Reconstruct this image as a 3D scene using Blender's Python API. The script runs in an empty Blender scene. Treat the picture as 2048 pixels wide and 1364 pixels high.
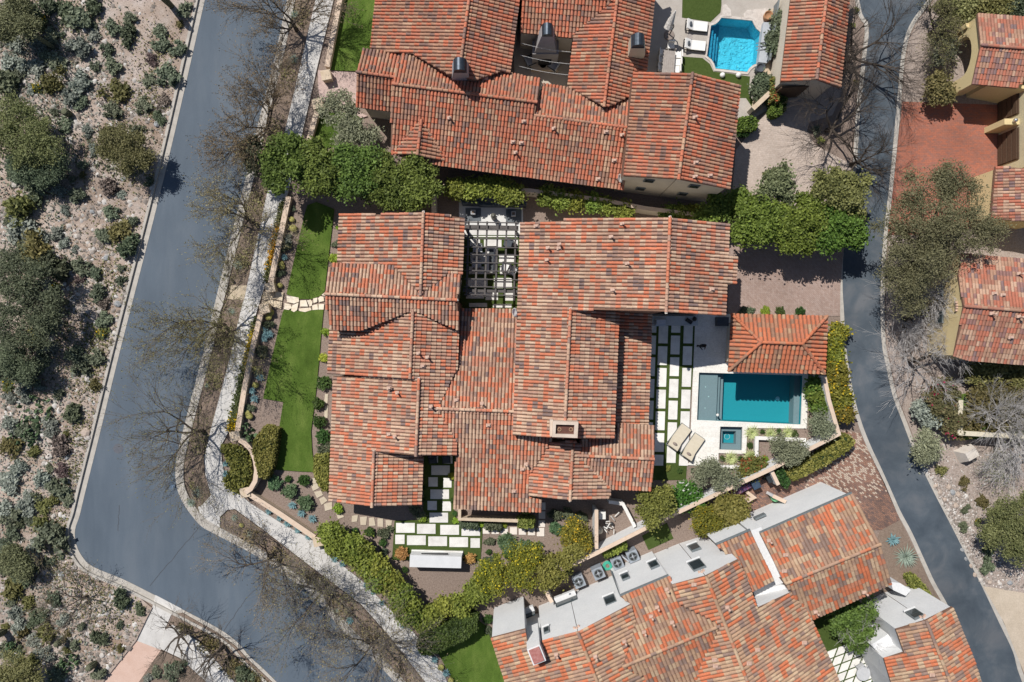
import bpy, math, random
import numpy as np
from mathutils import Vector, Matrix
from mathutils.geometry import tessellate_polygon

SC = bpy.context.scene
COL = SC.collection
# ------------------------------------------------------------------ camera, sky, sun, exposure
H = 54.6            # drone height in metres
F = 1365.0          # focal length in pixels of the 2048 px wide photograph
cam = bpy.data.cameras.new('drone_camera'); camo = bpy.data.objects.new('drone_camera', cam); COL.objects.link(camo)
camo.location = (0, 0, H); camo.rotation_euler = (0, 0, 0)
cam.sensor_width = 36.0; cam.lens = 36.0*F/2048.0; cam.clip_start = 0.5; cam.clip_end = 2000
SC.camera = camo
SHX, SHY = 0.47, -0.58          # shadow offset per metre of height (world x, y)
sun_dir = Vector((-SHX, -SHY, 1.0)).normalized()
world = bpy.data.worlds.new('World'); SC.world = world; world.use_nodes = True
wn = world.node_tree.nodes; wl = world.node_tree.links
sky = wn.new('ShaderNodeTexSky'); sky.sky_type = 'NISHITA'; sky.sun_disc = False
sky.sun_elevation = math.asin(sun_dir.z); sky.sun_rotation = math.atan2(sun_dir.x, sun_dir.y)
sky.air_density = 1.0; sky.dust_density = 0.6
wn['Background'].inputs['Strength'].default_value = 0.072
wl.new(sky.outputs[0], wn['Background'].inputs['Color'])
sl = bpy.data.lights.new('sun', 'SUN'); sl.energy = 5.0; sl.angle = math.radians(0.53); sl.color = (1.0, 0.955, 0.89)
so = bpy.data.objects.new('sun', sl); COL.objects.link(so); so.location = (-20, 25, 60)
so.rotation_euler = (-sun_dir).to_track_quat('-Z', 'Y').to_euler()
SC.view_settings.view_transform = 'Standard'; SC.view_settings.look = 'None'
SC.view_settings.exposure = 0.0; SC.view_settings.gamma = 1.0; SC.view_settings.use_curve_mapping = False
SC.render.engine = 'CYCLES'; SC.cycles.max_bounces = 6; SC.cycles.transparent_max_bounces = 12
SC.cycles.use_denoising = True

def W(px, py, z=0.0):
    k = (H - z)/F
    return Vector(((px-1024)*k, (682-py)*k, z))
def G(px, py):
    v = W(px, py); return (v.x, v.y)
PXM = F/H           # photograph pixels per metre at ground level (25)

# ------------------------------------------------------------------ materials
MATS = {}
def _nt(name):
    m = bpy.data.materials.new(name); m.use_nodes = True
    n = m.node_tree.nodes; b = n['Principled BSDF']
    return m, n, m.node_tree.links, b
def _ramp(n, stops):
    r = n.new('ShaderNodeValToRGB'); e = r.color_ramp.elements
    while len(e) < len(stops): e.new(0.5)
    for el, (p, c) in zip(e, stops):
        el.position = p; el.color = (c[0], c[1], c[2], 1)
    return r
def mat(name, stops, scale=1.0, detail=5, rough=0.85, fine=0.12, fscale=None, bump=0.0, bscale=None, metal=0.0, spec=0.3, big=0.0, rng=(0.3, 0.7), dist=0.0, objvar=0.0, stretch=None):
    """noise -> colour ramp, times fine grain, times broad patches"""
    if name in MATS: return MATS[name]
    m, n, l, b = _nt(name)
    if not isinstance(stops[0], (tuple, list)): stops = [stops, stops]
    k = len(stops)
    st = [(rng[0]+(rng[1]-rng[0])*i/max(1, k-1), c) for i, c in enumerate(stops)]
    geo = n.new('ShaderNodeNewGeometry')
    nz = n.new('ShaderNodeTexNoise'); nz.inputs['Scale'].default_value = scale; nz.inputs['Detail'].default_value = detail; nz.inputs['Roughness'].default_value = 0.6
    nz.inputs['Distortion'].default_value = dist
    if stretch:
        mp = n.new('ShaderNodeMapping'); mp.inputs['Rotation'].default_value = (0,0,stretch[0]); mp.inputs['Scale'].default_value = (1,stretch[1],1); l.new(geo.outputs['Position'], mp.inputs['Vector']); l.new(mp.outputs['Vector'], nz.inputs['Vector'])
    else: l.new(geo.outputs['Position'], nz.inputs['Vector'])
    r = _ramp(n, st); l.new(nz.outputs['Fac'], r.inputs['Fac'])
    out = r.outputs['Color']
    def mul(out, sc, amt, det):
        q = n.new('ShaderNodeTexNoise'); q.inputs['Scale'].default_value = sc; q.inputs['Detail'].default_value = det
        l.new(geo.outputs['Position'], q.inputs['Vector'])
        mr = n.new('ShaderNodeMapRange'); mr.inputs['From Min'].default_value = 0.3; mr.inputs['From Max'].default_value = 0.7
        mr.inputs['To Min'].default_value = 1-amt; mr.inputs['To Max'].default_value = 1+amt
        l.new(q.outputs['Fac'], mr.inputs['Value'])
        mx = n.new('ShaderNodeMix'); mx.data_type = 'RGBA'; mx.blend_type = 'MULTIPLY'; mx.inputs['Factor'].default_value = 1
        l.new(out, mx.inputs['A']); l.new(mr.outputs['Result'], mx.inputs['B'])
        return mx.outputs['Result']
    if fine: out = mul(out, fscale or scale*12, fine, 2)
    if big: out = mul(out, 0.12, big, 4)
    if objvar:
        oi = n.new('ShaderNodeObjectInfo'); mr = n.new('ShaderNodeMapRange'); mr.inputs['To Min'].default_value = 1-objvar; mr.inputs['To Max'].default_value = 1+objvar*.5; l.new(oi.outputs['Random'], mr.inputs['Value'])
        mx = n.new('ShaderNodeMix'); mx.data_type = 'RGBA'; mx.blend_type = 'MULTIPLY'; mx.inputs['Factor'].default_value = 1; l.new(out, mx.inputs['A']); l.new(mr.outputs['Result'], mx.inputs['B']); out = mx.outputs['Result']
    l.new(out, b.inputs['Base Color'])
    b.inputs['Roughness'].default_value = rough; b.inputs['Metallic'].default_value = metal
    b.inputs['Specular IOR Level'].default_value = spec
    if bump:
        q = n.new('ShaderNodeTexNoise'); q.inputs['Scale'].default_value = bscale or scale*8; q.inputs['Detail'].default_value = 4
        l.new(geo.outputs['Position'], q.inputs['Vector'])
        bp = n.new('ShaderNodeBump'); bp.inputs['Strength'].default_value = bump; bp.inputs['Distance'].default_value = 0.05
        l.new(q.outputs['Fac'], bp.inputs['Height']); l.new(bp.outputs['Normal'], b.inputs['Normal'])
    MATS[name] = m
    return m
def brickmat(name, c1, c2, mortar, bw, bh, rot=0.0, msize=0.012, offset=0.5, freq=2, extra=None, rough=0.85, big=0.1, bias=0.0):
    if name in MATS: return MATS[name]
    m, n, l, b = _nt(name)
    geo = n.new('ShaderNodeNewGeometry'); mp = n.new('ShaderNodeMapping'); mp.inputs['Rotation'].default_value = (0, 0, rot)
    l.new(geo.outputs['Position'], mp.inputs['Vector'])
    br = n.new('ShaderNodeTexBrick'); br.inputs['Scale'].default_value = 1.0
    br.inputs['Color1'].default_value = (*c1, 1); br.inputs['Color2'].default_value = (*c2, 1); br.inputs['Mortar'].default_value = (*mortar, 1)
    br.inputs['Brick Width'].default_value = bw; br.inputs['Row Height'].default_value = bh; br.inputs['Mortar Size'].default_value = msize
    br.inputs['Bias'].default_value = bias; br.offset = offset; br.offset_frequency = freq
    l.new(mp.outputs['Vector'], br.inputs['Vector'])
    out = br.outputs['Color']
    for sc, amt, det in ((0.35, big, 5), (9.0, 0.10, 3)):
        q = n.new('ShaderNodeTexNoise'); q.inputs['Scale'].default_value = sc; q.inputs['Detail'].default_value = det
        l.new(geo.outputs['Position'], q.inputs['Vector'])
        mr = n.new('ShaderNodeMapRange'); mr.inputs['From Min'].default_value = 0.3; mr.inputs['From Max'].default_value = 0.7
        mr.inputs['To Min'].default_value = 1-amt; mr.inputs['To Max'].default_value = 1+amt; l.new(q.outputs['Fac'], mr.inputs['Value'])
        mx = n.new('ShaderNodeMix'); mx.data_type = 'RGBA'; mx.blend_type = 'MULTIPLY'; mx.inputs['Factor'].default_value = 1
        l.new(out, mx.inputs['A']); l.new(mr.outputs['Result'], mx.inputs['B']); out = mx.outputs['Result']
    if extra:
        # pale bricks laid among the dark ones round one spot of the paving
        b2 = n.new('ShaderNodeTexBrick'); b2.inputs['Scale'].default_value = 1.0; b2.inputs['Color1'].default_value = (0,0,0,1); b2.inputs['Color2'].default_value = (1,1,1,1); b2.inputs['Mortar'].default_value = (0,0,0,1)
        b2.inputs['Brick Width'].default_value = bw; b2.inputs['Row Height'].default_value = bh; b2.inputs['Mortar Size'].default_value = msize; b2.offset = offset; b2.offset_frequency = freq; l.new(mp.outputs['Vector'], b2.inputs['Vector'])
        vd = n.new('ShaderNodeVectorMath'); vd.operation = 'DISTANCE'; vd.inputs[1].default_value = (extra[1][0], extra[1][1], 0.05); l.new(geo.outputs['Position'], vd.inputs[0])
        th = n.new('ShaderNodeMapRange'); th.inputs['From Min'].default_value = extra[2]*.5; th.inputs['From Max'].default_value = extra[2]; th.inputs['To Min'].default_value = .62; th.inputs['To Max'].default_value = 1.05; l.new(vd.outputs['Value'], th.inputs['Value'])
        gt = n.new('ShaderNodeMath'); gt.operation = 'GREATER_THAN'; l.new(b2.outputs['Color'], gt.inputs[0]); l.new(th.outputs['Result'], gt.inputs[1])
        mx = n.new('ShaderNodeMix'); mx.data_type = 'RGBA'; mx.inputs['B'].default_value = (*extra[0], 1); l.new(gt.outputs[0], mx.inputs['Factor']); l.new(out, mx.inputs['A']); out = mx.outputs['Result']
    l.new(out, b.inputs['Base Color']); b.inputs['Roughness'].default_value = rough; b.inputs['Specular IOR Level'].default_value = 0.25
    bp = n.new('ShaderNodeBump'); bp.inputs['Strength'].default_value = 0.4; bp.inputs['Distance'].default_value = 0.01; bp.invert = True
    l.new(br.outputs['Fac'], bp.inputs['Height']); l.new(bp.outputs['Normal'], b.inputs['Normal'])
    MATS[name] = m
    return m
def leafmat(name, stops, trans=0.25, rough=0.6, hue=0.03, vscale=0.25):
    """per-leaf value attribute 'v' -> ramp; some translucency; slight change from plant to plant"""
    if name in MATS: return MATS[name]
    m, n, l, b = _nt(name)
    at = n.new('ShaderNodeAttribute'); at.attribute_name = 'v'
    r = _ramp(n, stops); l.new(at.outputs['Fac'], r.inputs['Fac'])
    oi = n.new('ShaderNodeObjectInfo')
    hs = n.new('ShaderNodeHueSaturation')
    mr = n.new('ShaderNodeMapRange'); mr.inputs['To Min'].default_value = 0.5-hue; mr.inputs['To Max'].default_value = 0.5+hue
    l.new(oi.outputs['Random'], mr.inputs['Value']); l.new(mr.outputs['Result'], hs.inputs['Hue'])
    ma = n.new('ShaderNodeMath'); ma.operation = 'MULTIPLY'; ma.inputs[1].default_value = 7.13; l.new(oi.outputs['Random'], ma.inputs[0])
    fr = n.new('ShaderNodeMath'); fr.operation = 'FRACT'; l.new(ma.outputs[0], fr.inputs[0])
    mv = n.new('ShaderNodeMapRange'); mv.inputs['To Min'].default_value = 1-vscale; mv.inputs['To Max'].default_value = 1+vscale
    l.new(fr.outputs[0], mv.inputs['Value']); l.new(mv.outputs['Result'], hs.inputs['Value'])
    l.new(r.outputs['Color'], hs.inputs['Color'])
    b.inputs['Roughness'].default_value = rough; b.inputs['Specular IOR Level'].default_value = 0.25
    l.new(hs.outputs['Color'], b.inputs['Base Color'])
    tr = n.new('ShaderNodeBsdfTranslucent'); l.new(hs.outputs['Color'], tr.inputs['Color'])
    mx = n.new('ShaderNodeMixShader'); mx.inputs['Fac'].default_value = trans
    l.new(b.outputs['BSDF'], mx.inputs[1]); l.new(tr.outputs['BSDF'], mx.inputs[2])
    l.new(mx.outputs['Shader'], n['Material Output'].inputs['Surface'])
    MATS[name] = m
    return m
def tilemat(name):
    if name in MATS: return MATS[name]
    m, n, l, b = _nt(name)
    at = n.new('ShaderNodeAttribute'); at.attribute_name = 'tcol'
    geo = n.new('ShaderNodeNewGeometry')
    out = at.outputs['Color']
    for sc, amt in ((0.35, 0.13), (1.8, 0.12), (14.0, 0.16), (50.0, 0.12)):
        q = n.new('ShaderNodeTexNoise'); q.inputs['Scale'].default_value = sc; q.inputs['Detail'].default_value = 4
        l.new(geo.outputs['Position'], q.inputs['Vector'])
        mr = n.new('ShaderNodeMapRange'); mr.inputs['From Min'].default_value = 0.3; mr.inputs['From Max'].default_value = 0.7
        mr.inputs['To Min'].default_value = 1-amt; mr.inputs['To Max'].default_value = 1+amt; l.new(q.outputs['Fac'], mr.inputs['Value'])
        mx = n.new('ShaderNodeMix'); mx.data_type = 'RGBA'; mx.blend_type = 'MULTIPLY'; mx.inputs['Factor'].default_value = 1
        l.new(out, mx.inputs['A']); l.new(mr.outputs['Result'], mx.inputs['B']); out = mx.outputs['Result']
    l.new(out, b.inputs['Base Color']); b.inputs['Roughness'].default_value = 0.8; b.inputs['Specular IOR Level'].default_value = 0.3
    MATS[name] = m
    return m
def watermat(name, tint, ripple=2.0, strength=0.25):
    m, n, l, b = _nt(name)
    tr = n.new('ShaderNodeBsdfTransparent'); tr.inputs['Color'].default_value = (*tint, 1)
    gl = n.new('ShaderNodeBsdfGlossy'); gl.inputs['Roughness'].default_value = 0.04
    geo = n.new('ShaderNodeNewGeometry')
    q = n.new('ShaderNodeTexNoise'); q.inputs['Scale'].default_value = ripple; q.inputs['Detail'].default_value = 3; q.inputs['Distortion'].default_value = 0.8
    l.new(geo.outputs['Position'], q.inputs['Vector'])
    bp = n.new('ShaderNodeBump'); bp.inputs['Strength'].default_value = strength; bp.inputs['Distance'].default_value = 0.12; l.new(q.outputs['Fac'], bp.inputs['Height'])
    l.new(bp.outputs['Normal'], gl.inputs['Normal'])
    fr = n.new('ShaderNodeFresnel'); fr.inputs['IOR'].default_value = 1.33; l.new(bp.outputs['Normal'], fr.inputs['Normal'])
    mx = n.new('ShaderNodeMixShader'); l.new(fr.outputs[0], mx.inputs['Fac']); l.new(tr.outputs[0], mx.inputs[1]); l.new(gl.outputs[0], mx.inputs[2])
    l.new(mx.outputs[0], n['Material Output'].inputs['Surface'])
    return m

# ------------------------------------------------------------------ objects
def origin(o):
    v = Vector((0, 0, 0))
    while o is not None:
        v = v + o.location; o = o.parent
    return v
def link(name, data, parent=None, m=None, loc=None):
    o = bpy.data.objects.new(name, data); COL.objects.link(o)
    if m is not None:
        for q in (m if isinstance(m, (list, tuple)) else [m]): data.materials.append(q)
    if parent is not None: o.parent = parent
    if loc is not None: o.location = loc
    return o
def empty(name, loc):
    o = bpy.data.objects.new(name, None); COL.objects.link(o); o.location = loc; o.empty_display_size = 0.3
    return o
PEND = []
def tag(o, label, cat, group=None, zone=None, px=None):
    """zone given: the label is finished at the end with its place among its look-alikes"""
    o['category'] = cat
    if group: o['group'] = group
    if zone is None: o['label'] = label
    else:
        o['label'] = label; PEND.append((o, label, zone, px))
    return o
def ordinal(i, n):
    words = ['first', 'second', 'third', 'fourth', 'fifth', 'sixth', 'seventh', 'eighth', 'ninth', 'tenth', 'eleventh', 'twelfth', 'thirteenth', 'fourteenth', 'fifteenth', 'sixteenth', 'seventeenth', 'eighteenth', 'nineteenth', 'twentieth']
    if i < 20: return words[i]
    t = ['twenty', 'thirty', 'forty', 'fifty', 'sixty', 'seventy', 'eighty', 'ninety'][(i+1)//10-2]
    u = (i+1) % 10
    return (t[:-1]+'ieth') if u == 0 else t+'-'+words[u-1]
def finish_labels():
    d = {}
    for o, b, z, p in PEND: d.setdefault((b, z), []).append((p, o))
    for (b, z), lst in d.items():
        n = len(lst)
        if n == 1: lst[0][1]['label'] = (b+' '+z).strip(); continue
        xs = [p[0] for p, o in lst]; ys = [p[1] for p, o in lst]
        horiz = (max(xs)-min(xs)) > 1.3*(max(ys)-min(ys))
        lst.sort(key=lambda t: t[0][0] if horiz else t[0][1])
        w0, w1 = ('leftmost', 'rightmost') if horiz else ('topmost', 'lowest')
        for i, (p, o) in enumerate(lst):
            if i == 0: k = w0
            elif i == n-1: k = w1
            else: k = ordinal(i, n)+(' from the left' if horiz else ' from the top')
            o['label'] = b+' '+z+', '+k
def structure(o): o['kind'] = 'structure'; return o

class MB:
    """collects shapes; build() links them as one mesh object"""
    def __init__(s): s.v = []; s.f = []; s.mi = []; s.cur = 0
    def add(s, verts, faces, mi=None):
        k = len(s.v); s.v += [tuple(v) for v in verts]
        for f in faces: s.f.append(tuple(i+k for i in f)); s.mi.append(s.cur if mi is None else mi)
        return s
    def box(s, c, size, rz=0.0, mi=None, taper=1.0):
        x, y, z = [q/2 for q in size]; cs, sn = math.cos(rz), math.sin(rz)
        vs = []
        for dz in (-z, z):
            t = taper if dz > 0 else 1.0
            for dx, dy in ((-x, -y), (x, -y), (x, y), (-x, y)):
                dx *= t; dy *= t
                vs.append((c[0]+dx*cs-dy*sn, c[1]+dx*sn+dy*cs, c[2]+dz))
        return s.add(vs, [(3, 2, 1, 0), (4, 5, 6, 7), (0, 1, 5, 4), (1, 2, 6, 5), (2, 3, 7, 6), (3, 0, 4, 7)], mi)
    def beam(s, p0, p1, w, h, mi=None):
        p0 = Vector(p0); p1 = Vector(p1); d = (p1-p0).normalized()
        up = Vector((0, 0, 1)) if abs(d.z) < 0.95 else Vector((1, 0, 0))
        a = d.cross(up).normalized()*(w/2); b = a.cross(d).normalized()*(h/2)
        vs = [p+q for p in (p0, p1) for q in (-a-b, a-b, a+b, -a+b)]
        return s.add(vs, [(3, 2, 1, 0), (4, 5, 6, 7), (0, 1, 5, 4), (1, 2, 6, 5), (2, 3, 7, 6), (3, 0, 4, 7)], mi)
    def tube(s, path, radii, n=6, mi=None, cap=True):
        path = [Vector(p) for p in path]
        if not isinstance(radii, (list, tuple)): radii = [radii]*len(path)
        rings = []
        for i, p in enumerate(path):
            d = (path[min(i+1, len(path)-1)]-path[max(i-1, 0)]).normalized()
            up = Vector((0, 0, 1)) if abs(d.z) < 0.9 else Vector((1, 0, 0))
            a = d.cross(up).normalized(); b = a.cross(d).normalized()
            rings.append([p+(a*math.cos(t)+b*math.sin(t))*radii[i] for t in (2*math.pi*k/n for k in range(n))])
        vs = [v for r in rings for v in r]; fs = []
        for i in range(len(path)-1):
            for k in range(n): fs.append((i*n+k, i*n+(k+1) % n, (i+1)*n+(k+1) % n, (i+1)*n+k))
        if cap: fs += [tuple(range(n))[::-1], tuple((len(path)-1)*n+k for k in range(n))]
        return s.add(vs, fs, mi)
    def lathe(s, c, prof, n=16, mi=None, rib=0, ramp=0.0, sx=1.0, sy=1.0):
        vs = []; fs = []
        for r, z in prof:
            for k in range(n):
                t = 2*math.pi*k/n; rr = r*(1+(ramp*(1 if k % 2 else -1) if rib else 0))
                vs.append((c[0]+rr*math.cos(t)*sx, c[1]+rr*math.sin(t)*sy, c[2]+z))
        for i in range(len(prof)-1):
            for k in range(n): fs.append((i*n+k, i*n+(k+1) % n, (i+1)*n+(k+1) % n, (i+1)*n+k))
        fs += [tuple(range(n))[::-1], tuple((len(prof)-1)*n+k for k in range(n))]
        return s.add(vs, fs, mi)
    def poly(s, loops, ztop, zbot=None, mi=None, mis=None):
        """loops: outer + holes of (x, y); ztop number or function"""
        zf = ztop if callable(ztop) else (lambda x, y: ztop)
        L = [[Vector((x, y, 0)) for x, y in lp] for lp in loops]
        tri = tessellate_polygon(L); flat = [v for lp in L for v in lp]
        top = [(v.x, v.y, zf(v.x, v.y)) for v in flat]
        fs = []
        for a, b, c in tri:
            pa, pb, pc = flat[a], flat[b], flat[c]
            if (pb.x-pa.x)*(pc.y-pa.y)-(pb.y-pa.y)*(pc.x-pa.x) < 0: a, b, c = a, c, b
            fs.append((a, b, c))
        s.add(top, fs, mi)
        if zbot is not None:
            zb = zbot if callable(zbot) else (lambda x, y: zbot)
            for li, lp in enumerate(L):
                ar = sum(lp[i].x*lp[(i+1) % len(lp)].y-lp[(i+1) % len(lp)].x*lp[i].y for i in range(len(lp)))
                pts = lp if (ar > 0) == (li == 0) else lp[::-1]
                n = len(pts)
                vs = [(p.x, p.y, zf(p.x, p.y)) for p in pts]+[(p.x, p.y, zb(p.x, p.y)) for p in pts]
                s.add(vs, [(i, i+n, (i+1) % n+n, (i+1) % n) for i in range(n)], mi if mis is None else mis)
        return s
    def mesh(s, name, off=Vector((0, 0, 0))):
        me = bpy.data.meshes.new(name)
        me.from_pydata([(a-off.x, b-off.y, c-off.z) for a, b, c in s.v], [], s.f)
        if any(s.mi): me.polygons.foreach_set('material_index', s.mi)
        me.update(); return me
    def build(s, name, m, parent=None, smooth=False, at=None):
        off = origin(parent) if parent is not None else (Vector(at) if at is not None else Vector((0, 0, 0)))
        me = s.mesh(name, off)
        if smooth: me.polygons.foreach_set('use_smooth', [True]*len(me.polygons))
        o = link(name, me, parent, m)
        if parent is None and at is not None: o.location = at
        return o
def P(pts, z=0.0):
    return [(lambda v: (v.x, v.y))(W(x, y, z)) for x, y in pts]
def slab(name, pts, z, m, zb=-0.05, holes=(), parent=None, mis=None):
    o = MB().poly([P(pts, z)]+[P(h, z) for h in holes], z, zb, mis=mis).build(name, m, parent)
    return o
def ssheet(name, pts, z, m, zb=-0.05, holes=()):
    return structure(slab(name, pts, z, m, zb, holes))
def offset_line(pts, d):
    """offset an open polyline (x,y) to its left by d (metres)"""
    out = []
    for i, p in enumerate(pts):
        a = Vector(pts[max(i-1, 0)]); b = Vector(pts[i]); c = Vector(pts[min(i+1, len(pts)-1)])
        n1 = Vector((-(b-a).y, (b-a).x)) if i > 0 else None
        n2 = Vector((-(c-b).y, (c-b).x)) if i < len(pts)-1 else None
        if n1 is None: n = n2.normalized()
        elif n2 is None: n = n1.normalized()
        else:
            n1.normalize(); n2.normalize(); n = (n1+n2).normalized(); n = n/max(0.5, n.dot(n1))
        out.append((b.x+n.x*d, b.y+n.y*d))
    return out
def smooth_line(pts, k=4):
    """Catmull-Rom through the points"""
    out = []
    n = len(pts)
    for i in range(n-1):
        p0, p1, p2, p3 = pts[max(i-1, 0)], pts[i], pts[i+1], pts[min(i+2, n-1)]
        for j in range(k):
            t = j/k
            out.append(tuple(0.5*((2*p1[c])+(-p0[c]+p2[c])*t+(2*p0[c]-5*p1[c]+4*p2[c]-p3[c])*t*t+(-p0[c]+3*p1[c]-3*p2[c]+p3[c])*t**3) for c in (0, 1)))
    out.append(tuple(pts[-1])); return out
def ribbon(name, pts, d0, d1, z, m, zb=-0.05):
    """strip between two offsets (m) of a pixel polyline"""
    L = P(pts); a = offset_line(L, d0); b = offset_line(L, d1)
    mb = MB(); n = len(a)
    vs = [(x, y, z) for x, y in a]+[(x, y, z) for x, y in b]+[(x, y, zb) for x, y in a]+[(x, y, zb) for x, y in b]
    fs = []
    for i in range(n-1):
        q = (i, i+1, n+i+1, n+i)
        fs.append(q if d1 > d0 else q[::-1])
        fs.append((2*n+i, 2*n+i+1, i+1, i)); fs.append((n+i, n+i+1, 3*n+i+1, 3*n+i))
    fs += [(0, n, 3*n, 2*n), (n-1, 2*n-1, 4*n-1, 3*n-1)]
    mb.add(vs, fs); return structure(mb.build(name, m))
def inpoly(x, y, poly):
    c = False; n = len(poly)
    for i in range(n):
        x1, y1 = poly[i]; x2, y2 = poly[i-1]
        if (y1 > y) != (y2 > y) and x < (x2-x1)*(y-y1)/(y2-y1)+x1: c = not c
    return c
# ------------------------------------------------------------------ tiled roofs
TILE_V = []; TILE_F = []
def _tile_template(n=5, r1=1.0, r0=0.84, lift=0.30):
    """unit barrel tile: x across (radius 1), y 0 (upper) .. 1 (lower end), z out of the roof"""
    v = []; f = []
    for k in range(n+1):
        t = math.pi*k/n; v.append((-math.cos(t)*r0, 0.0, math.sin(t)*r0-0.15))
    for k in range(n+1):
        t = math.pi*k/n; v.append((-math.cos(t)*r1, 1.0, math.sin(t)*r1-0.15+lift))
    for k in range(n): f.append((k, n+1+k, n+2+k, k+1))
    b = len(v)
    for k in range(n+1): v.append(v[n+1+k])
    v.append((-r1, 1.0, -0.2)); v.append((r1, 1.0, -0.2))
    f.append(tuple([b+n+2-1+0]) if False else tuple([b+n+1]+[b+k for k in range(n+1)]+[b+n+2])[::-1])
    return np.array(v, float), f
TV, TF = _tile_template()
TILE = tilemat('clay_tile')
PAL = {
 'blend': [((.48,.33,.235),20),((.43,.275,.195),18),((.51,.172,.095),19),((.45,.19,.122),17),((.375,.22,.16),15),((.27,.175,.14),7),((.21,.145,.13),3)],
 'red':   [((.455,.148,.083),27),((.41,.155,.097),23),((.37,.20,.13),26),((.305,.17,.12),12),((.215,.13,.105),7),((.42,.265,.175),5)],
 'orange':[((.46,.15,.075),34),((.42,.15,.085),28),((.36,.18,.11),20),((.27,.15,.10),10),((.41,.26,.16),8)],
 'brown': [((.46,.145,.070),19),((.42,.17,.10),11),((.38,.245,.16),24),((.32,.205,.145),20),((.235,.16,.13),13),((.42,.30,.20),13)],
 'plum':  [((.39,.14,.09),24),((.33,.15,.105),22),((.36,.21,.145),24),((.24,.13,.115),11),((.19,.125,.12),5),((.43,.28,.20),14)],
}
def pick(rng, pal):
    t = rng.random()*sum(w for c, w in pal)
    for c, w in pal:
        t -= w
        if t <= 0: return c
    return pal[0][0]
def plane3(a, b, c):
    n = (b-a).cross(c-a).normalized()
    if n.z < 0: n = -n
    return n, n.dot(a)
def on_plane(px, py, pl):
    n, d = pl; C = Vector((0, 0, H)); r = Vector(((px-1024)/F, (682-py)/F, -1.0))
    t = (d-n.dot(C))/n.dot(r)
    return C+r*t
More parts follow.
